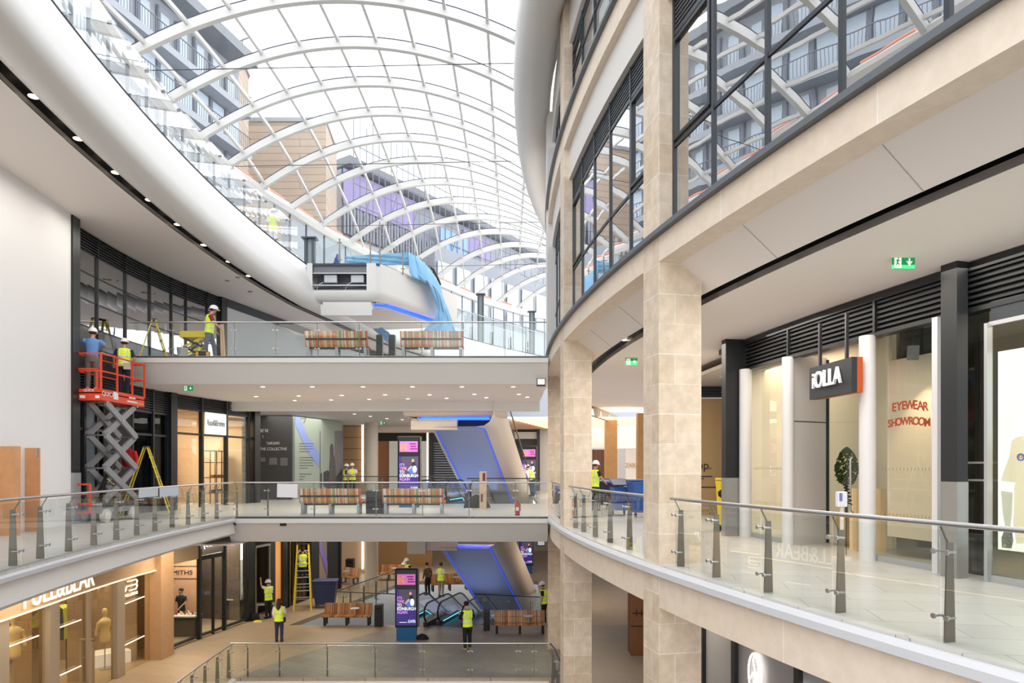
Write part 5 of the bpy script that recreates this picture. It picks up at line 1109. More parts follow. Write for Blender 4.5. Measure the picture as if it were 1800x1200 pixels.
# tarpaulins
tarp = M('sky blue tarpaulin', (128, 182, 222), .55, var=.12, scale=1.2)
def cloth(nm, lab, rows, mat, amp=.05, par=None):
    # rows of (px,py,Y) corner points, refined with folds
    nr, nc = len(rows), len(rows[0]); U, V = 14, 18; P = []
    for i in range(V+1):
        fi = i/V*(nr-1); a = min(int(fi), nr-2); f = fi-a
        for j in range(U+1):
            fj = j/U*(nc-1); c = min(int(fj), nc-2); g_ = fj-c
            q = [0, 0, 0]
            for (ii, jj, w_) in ((a, c, (1-f)*(1-g_)), (a+1, c, f*(1-g_)), (a, c+1, (1-f)*g_), (a+1, c+1, f*g_)):
                p = W(*rows[ii][jj])
                for k in range(3): q[k] += p[k]*w_
            n_ = math.sin(j*1.9+i*.35)*amp+math.sin(j*.8-i*.9)*amp*.6
            P.append((q[0]+n_*.4, q[1]+n_, q[2]+math.sin(j*1.3+i)*amp*.3))
    m = MB(); m.add(P, [(i*(U+1)+j, i*(U+1)+j+1, (i+1)*(U+1)+j+1, (i+1)*(U+1)+j) for i in range(V) for j in range(U)], 0, True)
    o = m.build(nm, mat, par); s_ = o.modifiers.new('thick', 'SOLIDIFY'); s_.thickness = .01; return tag(o, lab, 'tarpaulin') if lab else o
cloth('tarpaulin', 'large pale blue tarpaulin draped over the end of the top landing bridge', [[(718, 443, 31.6), (735, 452, 32.2), (752, 468, 33)], [(719, 485, 31.4), (748, 492, 32.2), (772, 500, 33.6)], [(752, 494, 32.3), (772, 510, 33.2), (784, 535, 34)], [(768, 535, 33.1), (780, 548, 33.4), (795, 562, 34)], [(766, 562, 32.9), (782, 572, 33.2), (803, 585, 34)], [(742, 582, 32.6), (780, 592, 33), (808, 596, 34)]], tarp, .07)
cloth('tarpaulin', 'flat band of pale blue tarpaulin behind the posts of the top landing bridge', [[(607, 450, 31.6), (660, 447, 31.6), (720, 443, 32.4)], [(607, 466, 31.6), (660, 466, 31.6), (720, 466, 32.4)]], tarp, .03)
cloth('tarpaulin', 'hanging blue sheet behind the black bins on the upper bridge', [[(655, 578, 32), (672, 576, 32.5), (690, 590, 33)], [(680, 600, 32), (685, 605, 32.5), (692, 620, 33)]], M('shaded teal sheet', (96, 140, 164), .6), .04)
cloth('tarpaulin', 'small pointed dark blue sheet at the back of the top landing bridge', [[(592, 446, 33), (594, 446, 33)], [(585, 466, 33), (597, 466, 33)]], M('deep blue sheet', (40, 78, 160), .6), .02)
m = MB(); q = W(762, 476, 35.6); P = [W(753, 467, 35.6), W(762, 474, 35.6), W(771, 492, 35.6), W(774, 501, 35.6)]; m.tube(P, .06, 8); m.tube([W(755, 470, 35.9), W(757, 485, 35.9), W(765, 497, 35.9), W(773, 501, 35.9)], .04, 8); m.tube([W(761, 476, 35.7), W(763, 492, 35.7)], .02, 6)
tag(m.build('escalator_newel', rub), 'black curved escalator handrail end poking out beside the tarpaulin', 'handrail')
# ================================================ FURNITURE
SL = [M('slat '+n, c, .5) for n, c in (('orange', (222, 142, 94)), ('cream', (228, 206, 172)), ('rust', (206, 116, 84)), ('sand', (216, 170, 118)), ('sage', (168, 168, 112)), ('white', (232, 226, 214)), ('mauve', (170, 130, 124)), ('amber', (226, 140, 62)), ('oak', (172, 116, 66)), ('umber', (128, 78, 44)), ('ochre', (196, 142, 84)))]
gfr = M('pale grey frame', (168, 172, 178), .4, .4)
def make_bench(lab, pal, dark_leg, group):
    t = thing('slatted_bench', lab, 'bench', (0, 0, 0), 0, group); n_ = 46; m = MB(); L = 2.1
    pf = [(-.30, .36), (-.33, .40), (-.30, .45), (-.05, .42), (.12, .42), (.17, .50), (.27, .88), (.31, .88), (.22, .46), (.15, .37), (-.05, .37), (-.27, .40)]
    for i in range(n_):
        x0 = -L/2+L*i/n_; x1 = x0+L/n_*.8; k = len(pf); P = [(x0, y, z) for y, z in pf]+[(x1, y, z) for y, z in pf]
        m.add(P, [tuple(range(k)), tuple(reversed(range(k, 2*k)))]+[(j, k+j, k+(j+1) % k, (j+1) % k) for j in range(k)], pal[int(R.random()*len(pal))])
    m.build('slats', SL, t)
    for z, y in ((.62, .245), (.34, .1)): MB().box((0, y+.015, z), (L-.1, .03, .06)).build('rail', black, t)
    for x in (-L/2+.1, 0, L/2-.1):
        m = MB(); m.box((x, -.2, .18), (.09, .06, .36), rx=.1); m.box((x, .16, .18), (.09, .06, .36), rx=-.1); m.box((x, 0, .02), (.09, .46, .04)); m.box((x, 0, .34), (.09, .4, .05)); m.build('leg', black if dark_leg else gfr, t)
    return t
b0 = make_bench('slatted multicoloured bench seen from behind on the middle bridge, left of the dark bin', [0, 1, 2, 3, 4, 5, 3, 1, 5, 0, 2], False, 'slatted benches'); b0.location = (W(583, 0, 23.4)[0], 23.4, L1); b0.rotation_euler[2] = pi
clone(b0, (W(728, 0, 23.4)[0], 23.4, L1), pi, 'slatted multicoloured bench seen from behind on the middle bridge, right of the dark bin')
clone(b0, (W(594, 0, 22.95)[0], 22.95, L2), pi, 'slatted multicoloured bench on the upper bridge, left of the pair of dark bins'); clone(b0, (W(760, 0, 22.95)[0], 22.95, L2), pi, 'slatted multicoloured bench on the upper bridge, below the blue tarpaulin')
b1_ = make_bench('orange and amber slatted bench on the ground floor, left of the totem', [8, 10, 8, 9, 7, 10, 3], True, 'slatted benches')
def gfl(px, py): return G(px, py, L0)
q = gfl(611, 1097); b1_.location = (q[0], q[1], L0)
m = MB(); m.cyl((.35, -.15, .42), .015, .3, 8); m.cyl((.35, -.15, .72), .2, .02, 20); m.build('side_table', M('pale tray', (200, 205, 210), .4), b1_)
q = gfl(916, 1112); clone(b1_, (q[0]-.05, q[1], L0), 0, 'amber slatted bench with a small white table, beside the third stone pillar')
q = gfl(655, 1002); 
clone(b1_, (W(684, 0, 41.5)[0], 41.5, L0), 0, 'far orange slatted bench behind the round ground floor column'); clone(b1_, (W(604, 0, 40.5)[0], 40.5, L0), -.5, 'far orange slatted bench beside the black bin, left of the round column')
clone(b1_, (W(790, 0, 38)[0], 38, L0), .3, 'far bench glimpsed left of the ground floor escalator hull')
def boxbin(px0, px1, pyt, Y, z, lab, grp=None, mt=None):
    a, b = W(px0, 0, Y), W(px1, 0, Y); h = W(0, pyt, Y)[2]-z; w_ = b[0]-a[0]; t = thing('litter_bin', lab, 'litter bin', ((a[0]+b[0])/2, Y+w_/2, z), 0, grp); mt = mt or M('black bin', (26, 27, 30), .4)
    MB().box((0, 0, h/2), (w_, w_, h)).build('body', mt, t, bevel=.01); MB().box((0, 0, h+.01), (w_*.9, w_*.9, .03)).build('top', M('bin slate top', (50, 52, 58), .4), t); MB().box((0, -w_/2-.003, h*.86), (w_*.7, .01, h*.07)).build('slot', slotm, t); return t
boxbin(643, 673, 863, 23.5, L1, 'wide dark bin standing between the two benches on the middle bridge'); boxbin(661, 672, 589, 23.2, L2, 'left one of the two dark bins on the upper bridge'); boxbin(683, 694, 589, 23.2, L2, 'right one of the two dark bins on the upper bridge')
boxbin(658, 672, 1064, 29.3, L0, 'black bin beside the ground floor bench, left of the totem'); boxbin(850, 861, 1074, 28.6, L0, 'black bin on the ground floor at the left end of the amber bench'); boxbin(607, 621, 983, 42, L0, 'far black bin beside the far left orange bench')
# advertising totems
scr = M('screen purple', (60, 44, 130), .4, emit=.35); scp = M('screen pink', (214, 110, 196), .4, emit=.4); scd = M('screen dusk', (78, 72, 92), .4, emit=.4); mau = M('mauve letters', (206, 140, 226), .5, emit=.9); whl = M('white letters', (238, 240, 250), .5, emit=.9)
def make_totem(lab):
    t = thing('advertising_totem', lab, 'advertising totem', (0, 0, 0), 0, 'advertising totems'); H = 2.85
    m = MB(); m.box((0, 0, .5+(H-.5)/2), (.9, .28, H-.5)); m.build('casing', M('totem black', (18, 19, 24), .3), t, bevel=.05); MB().box((.46, .02, .5+(H-.5)/2), (.03, .24, H-.56)).build('side_trim', M('taupe trim', (130, 120, 112), .4), t)
    MB().box((0, 0, .26), (.78, .26, .52)).build('plinth', M('petrol blue plinth', (24, 96, 148), .4), t)
    MB().box((0, -.145, 2.42), (.72, .01, .42)).build('top_screen', scp, t); MB().box((0, -.145, 1.32), (.78, .01, 1.42)).build('main_screen', scr, t); MB().box((.05, -.152, 1.62), (.66, .004, .8)).build('photo_area', scd, t)
    m = MB(); m.box((-.2, -.153, 2.4), (.28, .004, .28)); m.build('picture', M('screen picture', (206, 130, 120), .5, emit=.5, var=.5, scale=12), t)
    m = MB(); 
    for k, w_ in enumerate((.26, .22, .28)): m.box((.16+.02*k, -.153, 2.53-.1*k), (w_, .004, .05))
    m.build('text_lines', M('plum letters', (120, 40, 110), .5, emit=.4), t)
    for s_, z, mt_ in (("IT'S", 1.68, mau), ('TIME', 1.54, mau), ('TO', 1.40, whl), ('EDINBURGH', 1.26, whl), ('AGAIN', 1.12, mau)): text(s_, mt_, t, (-.36, -.156, z), (1, 0, 0), .17, 'lettering', align='LEFT', ext=.002, sx=.78)
    text('ST JAMES', whl, t, (.22, -.156, .8), (1, 0, 0), .07, 'lettering', ext=.002); text('QUARTER', whl, t, (.22, -.156, .74), (1, 0, 0), .07, 'lettering', ext=.002); MB().box((-.12, -.156, .73), (.3, .004, .015)).build('text_lines', whl, t)
    # two dancing figures on the screen, flat print shapes
    def disc(cx, cz, rx, rz_, mt_, nm, d=.157): MB().add([(cx+rx*math.cos(a), -d, cz+rz_*math.sin(a)) for a in [k*pi/8 for k in range(16)]], [tuple(range(16))]).build(nm, mt_, t)
    skn = M('screen skin', (224, 160, 140), .5, emit=.5); disc(.17, 1.86, .05, .07, skn, 'figure'); disc(.2, 1.7, .08, .12, M('screen dark top', (40, 44, 60), .5, emit=.1), 'figure', .158); disc(.14, 1.5, .17, .16, M('screen blue dress', (60, 110, 200), .5, emit=.7), 'figure', .159); disc(.24, 1.52, .08, .14, whl, 'figure', .160)
    MB().add([(.1, -.161, 1.66), (.14, -.161, 1.6), (-.02, -.161, 1.44), (-.06, -.161, 1.48)], [(0, 1, 2, 3)]).build('figure', skn, t); return t
tt = make_totem('advertising totem with blue plinth on the ground floor'); tt.location = ((715-900)/F*27.1, 27.1, L0)
clone(tt, ((718-900)/F*27.1, 27.3, L1), 0, 'advertising totem on the middle bridge behind the right-hand bench')
clone(tt, ((930-900)/F*40, 40, L1), 0, 'distant advertising totem behind the stooping worker on the middle level'); clone(tt, ((925-900)/F*44, 44, L0), 0, 'distant advertising totem between the ground floor hull and the stone pillar'); 
# exit signs
grn = M('exit green', (20, 160, 90), .4, emit=.15); wex = M('exit white', (240, 250, 245), .4, emit=.3)
def make_exit(lab):
    t = thing('exit_sign', lab, 'exit sign', (0, 0, 0), 0, 'exit signs'); MB().box((0, 0, 0), (.32, .02, .19)).build('panel', grn, t); MB().box((0, 0, .105), (.36, .07, .025)).build('mount', white, t)
    MB().box((-.085, -.0115, 0), (.1, .004, .16)).build('door_pictogram', wex, t)
    m = MB(); f = lambda x, z: (x-.085, -.0145, z); m.tube([f(.005, .052), f(.0052, .062)], .012, 8)
    for p, q, w_ in ((f(0, .04), f(-.008, -.01), .022), (f(-.008, -.01), f(.02, -.035), .013), (f(.02, -.035), f(.008, -.07), .012), (f(-.008, -.01), f(-.022, -.045), .013), (f(-.022, -.045), f(-.045, -.045), .012), (f(0, .038), f(.028, .015), .009), (f(0, .038), f(-.028, .02), .009)): m.bar(p, q, w_, .003, up=(0, 1, 0))
    m.build('running_figure', grn, t); m = MB(); m.box((.08, -.0115, .015), (.022, .004, .08)); m.add([(.045, -.0135, .0), (.115, -.0135, .0), (.08, -.0135, -.055)], [(0, 1, 2)]); m.box((.06, -.0115, -.005), (.05, .004, .018), ry=.75); m.box((.1, -.0115, -.005), (.05, .004, .018), ry=-.75); m.build('arrow', wex, t); return t
ex = make_exit('green exit sign hanging from the ceiling in front of the eyewear shop'); q = W(1588, 461, 9.75); ex.location = q
MB()
q = W(1110, 656, 18.6); clone(ex, (q[0], q[1], 4.48), 0, 'green exit sign under the ceiling between the two nearest stone pillars'); q = W(331, 686, 23.0); clone(ex, (q[0], q[1], 4.26), 0, 'green exit sign under the upper bridge near the scissor lift'); q = W(673, 739, 38); clone(ex, (q[0], q[1], 4.05), 0, 'distant green exit sign above the round column on the middle level')
# floodlights fixed on the third pillar
for i, (p, py) in enumerate(((951, 672), (951, 953))):
    q = W(p, py, 22.0 if not i else 23.6); t = thing('floodlight', ['black and white floodlight fixed beside the pillar under the upper bridge', 'grey floodlight fixed beside the pillar under the middle bridge'][i], 'floodlight', q)
    MB().box((0, 0, 0), (.28, .22, .24)).build('housing', black, t); MB().box((0, -.115, .01), (.23, .02, .18)).build('lens', M('white lens', (236, 236, 238), .4, emit=.2), t); MB().bar((0, .05, .05), (0, .95, .16), .06, .05).build('bracket', black, t)
# downlights: discs set in ceilings
dl = M('downlight glow', (255, 236, 205), .4, emit=2.5)
def make_dl(lab, grp): t = MB().lathe((0, 0, 0), [(.075, .0), (.07, -.012), (.05, -.01), (.0, -.006)], 14).build('downlight', dl); return tag(t, lab, 'downlight', grp)
d0 = make_dl('small round downlight in the soffit under the upper bridge', 'bridge downlights'); first = True
for p in ((462, 680), (549, 680), (638, 680), (725, 680), (812, 680), (902, 680), (450, 697), (525, 696), (601, 695), (677, 694), (755, 694), (834, 693), (912, 693), (518, 709), (582, 708), (649, 707), (717, 706), (785, 705), (855, 704), (927, 703)):
    q = G(p[0], p[1]-(5 if p[1] > 700 else 0), L2-.87); d = d0 if first else d0.copy()
    if not first: col.objects.link(d)
    d.location = (q[0], q[1], L2-.86); first = False
for i, p in enumerate(((59, 172), (137, 246), (203, 305), (262, 353), (312, 396), (358, 432), (402, 461), (437, 486))):
    q = G(p[0], p[1], 8.75); d = d0.copy(); col.objects.link(d); d.location = (q[0], q[1], 8.78); d['label'] = 'small warm spotlight recessed in the black slot of the left soffit'; d['group'] = 'slot spotlights'; d.scale = (1.3, 1.3, 1)
for p in ((593, 722), (623, 727), (651, 731), (680, 735), (707, 737)):
    q = G(p[0], p[1], 4.16); d = d0.copy(); col.objects.link(d); d.location = (q[0], q[1], 4.15); d['label'] = 'small downlight in the grey ceiling left of the blue lit landing'; d['group'] = 'grey ceiling downlights'
for p in ((1422, 442), (1288, 502), (1635, 352), (1093, 593), (1098, 598), (1060, 612)):
    q = G(p[0], p[1], 4.75); d = d0.copy(); col.objects.link(d); d.location = (q[0], q[1], 4.76); d['label'] = 'small warm spotlight in the black slot of the right-hand soffit'; d['group'] = 'right slot spotlights'
for p in ((400, 493), (418, 487), (440, 512), (540, 600 - 20)):
    q = G(p[0], p[1], 8.7); d = tag(MB().lathe((0, 0, 0), [(.09, .0), (.085, -.02), (.03, -.035), (0, -.035)], 14).build('smoke_detector', M('grey detector', (150, 148, 145), .5), loc=(q[0], q[1], 8.7)), 'small round detector on the plain white soffit above the upper shopfront', 'detector', 'soffit detectors')
# added area lamps without fittings: broad fill besides the small downlights
for x, y, sx, sy, pw in ((-10.3, 13, 2.2, 9, 130), (-10.8, 20, 2.2, 4, 60), (-6, 26, 9, 4, 260), (-10, 34, 4, 4, 150), (-3, 36, 6, 5, 190)): alight('walkway fill light', (x, y, 4.1 if y > 21 else 8.55), sx, pw, (1, .93, .84), sy=sy)
for th_, pw in ((-.30, 100), (-.2, 105), (-.08, 130), (.06, 140)): x, y = polar(50.2, th_); alight('arcade fill light', (x, y, 4.5), 2.2, pw, (1, .93, .84), sy=5)
for x, y, pw in ((-11, 17, 110), (-11, 24, 110), (-8, 33, 120), (3, 14, 60), (3, 22, 60), (-6, 42, 130), (3, 34, 110), (-1, 31, 60)): alight('ground floor fill light', (x, y, -1.15), 2.5, pw, (1, .86, .66))
alight('eyewear light', (*polar(RS-1.0, -.13), 4.2), .8, 50, (1, .84, .62), sy=4); alight('corner shop light', (8.6, 9.5, 4.0), 1.5, 40, (1, .9, .75))
# ================================================ PEOPLE
skinm = M('skin', (206, 150, 122), .55); fluo = M('fluorescent yellow', (214, 236, 40), .6, emit=.12); band = M('reflective band', (206, 210, 206), .35, emit=.05); hat = M('white hard hat', (240, 240, 242), .3)
navy = M('navy cloth', (30, 34, 52), .8); jean = M('dark blue denim', (44, 52, 78), .8); greyt = M('grey trousers', (112, 102, 98), .85); bluet = M('light blue cotton', (104, 148, 208), .85); marn = M('maroon cotton', (132, 44, 62), .85); blkc = M('black cloth', (24, 24, 28), .85); whc = M('white cotton', (226, 226, 230), .8)
hairb = M('brown hair', (58, 40, 30), .8); bootm = M('dark boot', (34, 30, 30), .6); bootl = M('tan boot', (186, 160, 120), .6); slate = M('slate work trousers', (92, 98, 112), .85)
def person(label, loc, rz=0, H=1.75, bend=0, shirt=whc, vest=fluo, trous=jean, helmet=True, hair=hairb, longhair=False, arms=None, legs=0.0, boots=bootm, sleeves='short', headturn=0, waist=None, bag=False, name='person', nod=0, vband=True, tilt=0):
    t = thing(name, label, 'person', loc, rz); k = H/1.75
    ct, sn = math.cos(-bend), math.sin(-bend); pz = .95*k
    def U(p):                                  # lean of everything above the pelvis
        x, y, z = p[0]*k, p[1]*k, p[2]*k-pz; return (x, y*ct-z*sn, y*sn+z*ct+pz)
    def Lw(p): return (p[0]*k, p[1]*k, p[2]*k)
    arms = arms or [((-.25, -.02, 1.17), (-.27, .06, .93)), ((.25, -.02, 1.17), (.27, .06, .93))]
    hips = [(-.09, 0, .92), (.09, 0, .92)]; knee = [(-.1, .03+legs*.5, .5), (.1, .03-legs*.5, .5)]; ank = [(-.1, legs*.8, .09), (.1, -legs*.8, .09)]; toe = [(-.11, .15+legs*.8, .035), (.11, .15-legs*.8, .035)]
    hx, hy = math.sin(headturn), math.cos(headturn); hd = (0, .03+nod*.1, 1.63)
    V = []; E = []; Rr = []
    def v(p, r, par=None):
        V.append(p); Rr.append(r*k)
        if par is not None: E.append((par, len(V)-1))
        return len(V)-1
    root = v(Lw((0, 0, .96)), .1); sp_ = v(U((0, .01, 1.14)), .095, root); chs = v(U((0, .01, 1.33)), .1, sp_); nb = v(U((0, .0, 1.46)), .07, chs); nk = v(U((0, .01, 1.52)), .055, nb)
    jaw = v(U((hx*.02, hy*.035+nod*.08, 1.585)), .068, nk); cr = v(U((hd[0], hd[1], 1.67)), .092, jaw); v(U((hd[0], hd[1]-.01, 1.72)), .075, cr); v(U((hx*.1, hd[1]+hy*.085-.0, 1.635)), .02, cr)
    wr_ = []
    for s, (el, ws) in zip((-1, 1), arms):
        sh = v(U((s*.165, 0, 1.415)), .048, chs); e_ = v(U(el), .043, sh); w_ = v(U(ws), .028, e_); wv = Vector(U(ws)); ev = Vector(U(el)); d = (wv-ev).normalized(); pm = v(tuple(wv+d*.06*k), .033, w_); wr_.append((wv, d))
    for i in (0, 1):
        h_ = v(Lw(hips[i]), .095, root); kn = v(Lw(knee[i]), .06, h_); an = v(Lw(ank[i]), .042, kn); v(Lw(toe[i]), .036, an)
    me = bpy.data.meshes.new('body'); me.from_pydata(V, E, []); me.materials.append(skinm); b = bpy.data.objects.new('body', me); col.objects.link(b); b.parent = t
    # fingers: five short skinned chains rooted in each palm
    nf = len(V)
    for (wv, d), s in zip(wr_, (-1, 1)):
        sd = d.cross(Vector((0, 1, .2))); sd.normalize()
        cu = d.cross(sd).normalized()*(1 if s > 0 else 1)
        for j, (o_, ln) in enumerate(((-.028, .055), (-.01, .068), (.01, .063), (.027, .05))):
            p0 = wv+d*.06*k+sd*o_*k; V.append(tuple(p0)); Rr.append(.011*k); a0_ = len(V)-1; V.append(tuple(p0+d*(.04+ln*.5)*k+cu*.006)); Rr.append(.009*k); E.append((a0_, a0_+1)); V.append(tuple(p0+d*(.04+ln*.85)*k+cu*.026)); Rr.append(.008*k); E.append((a0_+1, a0_+2))
        p0 = wv+d*.03*k; V.append(tuple(p0)); Rr.append(.012*k); a0_ = len(V)-1; V.append(tuple(p0+d*.03*k-sd*.045*k)); Rr.append(.011*k); E.append((a0_, a0_+1)); V.append(tuple(p0+d*.065*k-sd*.055*k+cu*.01)); Rr.append(.009*k); E.append((a0_+1, a0_+2))
    me = bpy.data.meshes.new('body'); me.from_pydata(V, E, []); me.materials.append(skinm); b.data = me
    sk = b.modifiers.new('skin', 'SKIN'); 
    if not me.skin_vertices: pass
    lay = me.skin_vertices[0] if me.skin_vertices else None
    if lay is None:
        bpy.context.view_layer.update(); lay = me.skin_vertices[0] if me.skin_vertices else None
    if lay:
        for i, sv in enumerate(lay.data): sv.radius = (Rr[i], Rr[i]); sv.use_root = (i == 0) or (i >= nf and (i-nf) % 3 == 0)
    sk.use_smooth_shade = True; su = b.modifiers.new('sub', 'SUBSURF'); su.levels = 1; su.render_levels = 1
    # clothing shells
    def loft(m, secs, f, n=16, mi=0, cap=True):
        P = []
        for (cx, cy_, cz, rx, ry) in secs:
            for q in range(n): a = 2*pi*q/n; P.append(f((cx+rx*math.cos(a), cy_+ry*math.sin(a), cz)))
        Fc = [(i*n+q, i*n+(q+1) % n, (i+1)*n+(q+1) % n, (i+1)*n+q) for i in range(len(secs)-1) for q in range(n)]
        m.add(P, Fc, mi, True)
        if cap: m.add(P[-n:], [tuple(range(n))], mi, False)
    tor = [(0, .0, .9, .165, .12), (0, .0, 1.0, .155, .115), (0, .01, 1.12, .15, .115), (0, .01, 1.25, .175, .125), (0, .0, 1.36, .19, .125), (0, -.005, 1.43, .165, .1), (0, 0, 1.48, .09, .075)]
    m = MB(); loft(m, tor, U)
    for s, (el, ws) in zip((-1, 1), arms):
        sh = Vector(U((s*.165, 0, 1.41))); e_ = Vector(U(el)); w_ = Vector(U(ws))
        if sleeves == 'short': m.tube([sh, sh.lerp(e_, .8)], [.083*k, .064*k], 12)
        else: m.tube([sh, e_, e_.lerp(w_, .93)], [.083*k, .058*k, .038*k], 12)
    m.build('shirt', shirt, t)
    m = MB(); P_ = [(0, 0, .8, .15, .125), (0, 0, .9, .165, .13), (0, 0, .99, .155, .118)]; loft(m, P_, Lw, cap=True)
    for i, s in enumerate((-1, 1)):
        h_ = Vector(Lw((s*.085, 0, .9))); kn = Vector(Lw(knee[i])); an = Vector(Lw(ank[i])); m.tube([h_, h_.lerp(kn, .5), kn, kn.lerp(an, .5), an+Vector((0, 0, .0))], [.1*k, .092*k, .072*k, .066*k, .055*k], 12)
    m.build('trousers', trous, t)
    for i in (0, 1):
        m = MB(); a = Lw(ank[i]); b_ = Lw(toe[i]); m.tube([(a[0], a[1]-.05, .05*k), (a[0], a[1]+.03, .055*k), ((a[0]+b_[0])/2, (a[1]+b_[1])/2+.03, .045*k), (b_[0], b_[1]+.02, .032*k)], [.045*k, .05*k, .045*k, .03*k], 10); m.build('boot', boots, t)
    if vest:
        vt = [(c[0], c[1], c[2], c[3]+.022, c[4]+.022) for c in tor]; vt[0] = (0, 0, .86, .195, .15)
        m = MB(); loft(m, vt[:6]+[(0, 0, 1.465, .125, .09)], U, cap=False); vo = m.build('vest', vest, t)
        if vband:
            m = MB()
            for z in (1.0, 1.16): loft(m, [(0, .005, z, .19, .148), (0, .005, z+.045, .19, .148)], U, cap=False)
            for s in (-1, 1): m.bar(U((s*.1, -.155, 1.18)), U((s*.11, -.11, 1.44)), .045*k, .012); m.bar(U((s*.1, .16, 1.18)), U((s*.11, .11, 1.44)), .045*k, .012)
            m.build('reflective_band', band, vo)
    hc = (hd[0], hd[1], 1.665)
    def Hf(p): return U((hc[0]+p[0], hc[1]+p[1], hc[2]+p[2]))
    if helmet:
        m = MB(); n = 18; pr = [(.135, -.0), (.132, .03), (.12, .075), (.09, .115), (.05, .14), (.0, .148)]; P = []
        for r, z in pr:
            for q in range(n): a = 2*pi*q/n; P.append(Hf((r*.9*math.cos(a), r*1.05*math.sin(a), z)))
        m.add(P, [(i*n+q, i*n+(q+1) % n, (i+1)*n+(q+1) % n, (i+1)*n+q) for i in range(len(pr)-1) for q in range(n)], 0, True)
        P = [Hf((.12*math.cos(a), .14*math.sin(a), .005)) for a in [q*pi/10 for q in range(11)]]+[Hf((.13*math.cos(a), .2*math.sin(a), -.01)) for a in [q*pi/10 for q in range(11)]]; m.add(P, [(i, i+1, 12+i, 11+i) for i in range(10)], 0, True); m.build('hard_hat', hat, t)
    m = MB(); P = []; n = 14
    pr = [(.06, -.07), (.088, -.03), (.1, .02), (.098, .06), (.07, .095), (0, .105)]
    for r, z in pr:
        for q in range(n): a = 2*pi*q/n; P.append(Hf((r*math.cos(a)*.97, r*math.sin(a)*1.0-.018, z)))
    m.add(P, [(i*n+q, i*n+(q+1) % n, (i+1)*n+(q+1) % n, (i+1)*n+q) for i in range(len(pr)-1) for q in range(n)], 0, True)
    if longhair: m.tube([Hf((0, -.06, .03)), Hf((0, -.1, -.1)), Hf((0, -.13, -.27)), Hf((0, -.13, -.38))], [.09, .1, .085, .03], 10)
    m.build('hair', hair, t)
    m = MB()
    for s in (-1, 1): m.lathe(Hf((s*.032, .088, .0)), [(0, -.008), (.009, 0), (0, .008)], 6)
    m.build('eyes', black, t); MB().bar(Hf((-.022, .085, -.062)), Hf((.022, .085, -.062)), .008, .008).build('mouth', M('lips', (150, 84, 76), .6), t)
    m = MB()
    for s in (-1, 1): m.lathe(Hf((s*.092, .0, -.02)), [(0, -.03), (.016, -.015), (.016, .015), (0, .03)], 8)
    m.build('ears', skinm, t)
    if waist: m = MB(); m.box(Lw((.12, -.15, .88)), (.2, .1, .2)); m.box(Lw((-.05, -.16, .93)), (.3, .04, .05)); m.build('tool_belt', waist, t)
    if bag: m = MB(); m.box((.2, .04, .86), (.06, .14, .18)); m.bar((.19, .02, .95), (-.12, -.15, 1.42), .02, .012); m.build('shoulder_bag', blkc, t)
    return t
up = lambda dz=.0: [((-.28, .2, 1.36), (-.16, .42, 1.46+dz)), ((.27, .22, 1.36), (.12, .45, 1.42+dz))]
PZ = 3.86
person('person in a light blue T-shirt and grey trousers working on the raised red lift platform', (-12.3, 20.0, PZ), .25, 1.8, .05, bluet, None, greyt, arms=[((-.3, .15, 1.3), (-.2, .38, 1.5)), ((.3, .12, 1.3), (.2, .36, 1.35))], boots=bootl)
person('person in a yellow vest and tool belt on the red lift platform', (-12.05, 21.2, PZ), .35, 1.72, .1, navy, fluo, navy, arms=[((-.28, .0, 1.18), (-.3, .14, 1.0)), ((.28, .06, 1.16), (.2, .25, 1.05))], waist=M('canvas tool belt', (196, 188, 176), .7))
person('person in a maroon T-shirt and open yellow vest walking along the upper bridge', (W(365, 0, 23.2)[0]+.05, 23.2, L2), -1.1, 1.84, .08, marn, fluo, slate, legs=.24, nod=.5, arms=[((-.25, -.02, 1.17), (-.2, .2, 1.0)), ((.26, .1, 1.2), (.2, .32, 1.05))])
q = gfl(489, 1129); person('person with long dark hair, yellow vest, jeans and shoulder bag standing on the ground floor', (q[0], q[1]+.1, L0), .05, 1.68, 0, whc, fluo, jean, False, longhair=True, sleeves='long', bag=True, arms=[((-.24, 0, 1.17), (-.2, .1, .95)), ((.25, .05, 1.18), (.12, .28, 1.12))])
q = gfl(822, 1142); person('person in a black cap and yellow vest reading a phone beside the totem', (q[0], q[1], L0), .55, 1.8, .04, blkc, fluo, blkc, False, hair=blkc, nod=.7, sleeves='long', boots=bootl, arms=[((-.27, .08, 1.18), (-.1, .32, 1.26)), ((.27, .05, 1.18), (.2, .2, 1.0))])
MB().box((q[0]-.33, q[1]+.28, L0+1.34), (.03, .1, .16), .5).build('mobile_phone', M('pale phone', (210, 180, 170), .3)); tag(bpy.data.objects['mobile_phone'], 'small pale phone held up by the yellow-vested person beside the totem', 'phone')
q = wp(ry(461, .3), .5); person('person in a hard hat reaching up to the frame of the service doorway', (q[0]+.1, q[1], L0), 1.0, 1.72, 0, whc, fluo, blkc, arms=[((-.26, .16, 1.5), (-.2, .3, 1.75)), ((.27, .1, 1.25), (.15, .3, 1.35))])
q = W(533, 0, 33.2); person('person in a yellow vest standing high on the yellow ground floor ladder', (q[0], 33.1, W(0, 1026, 33.2)[2]), .3, 1.75, 0, navy, fluo, navy, False, hair=blkc, arms=up(.1))
q = W(320, 0, 28.8); person('masked shop worker in a black top behind the jewellery counter', (q[0], 28.75, L0), pi-.3, 1.74, 0, blkc, None, blkc, False, hair=blkc, arms=[((-.27, .05, 1.2), (-.15, .25, 1.0)), ((.27, 0, 1.18), (.3, .2, 1.0))])
person('left one of two people in yellow vests talking by the brown panelled wall', (W(608, 0, 38.6)[0], 38.6, L1), -1.2, 1.74, 0, navy, fluo, blkc)
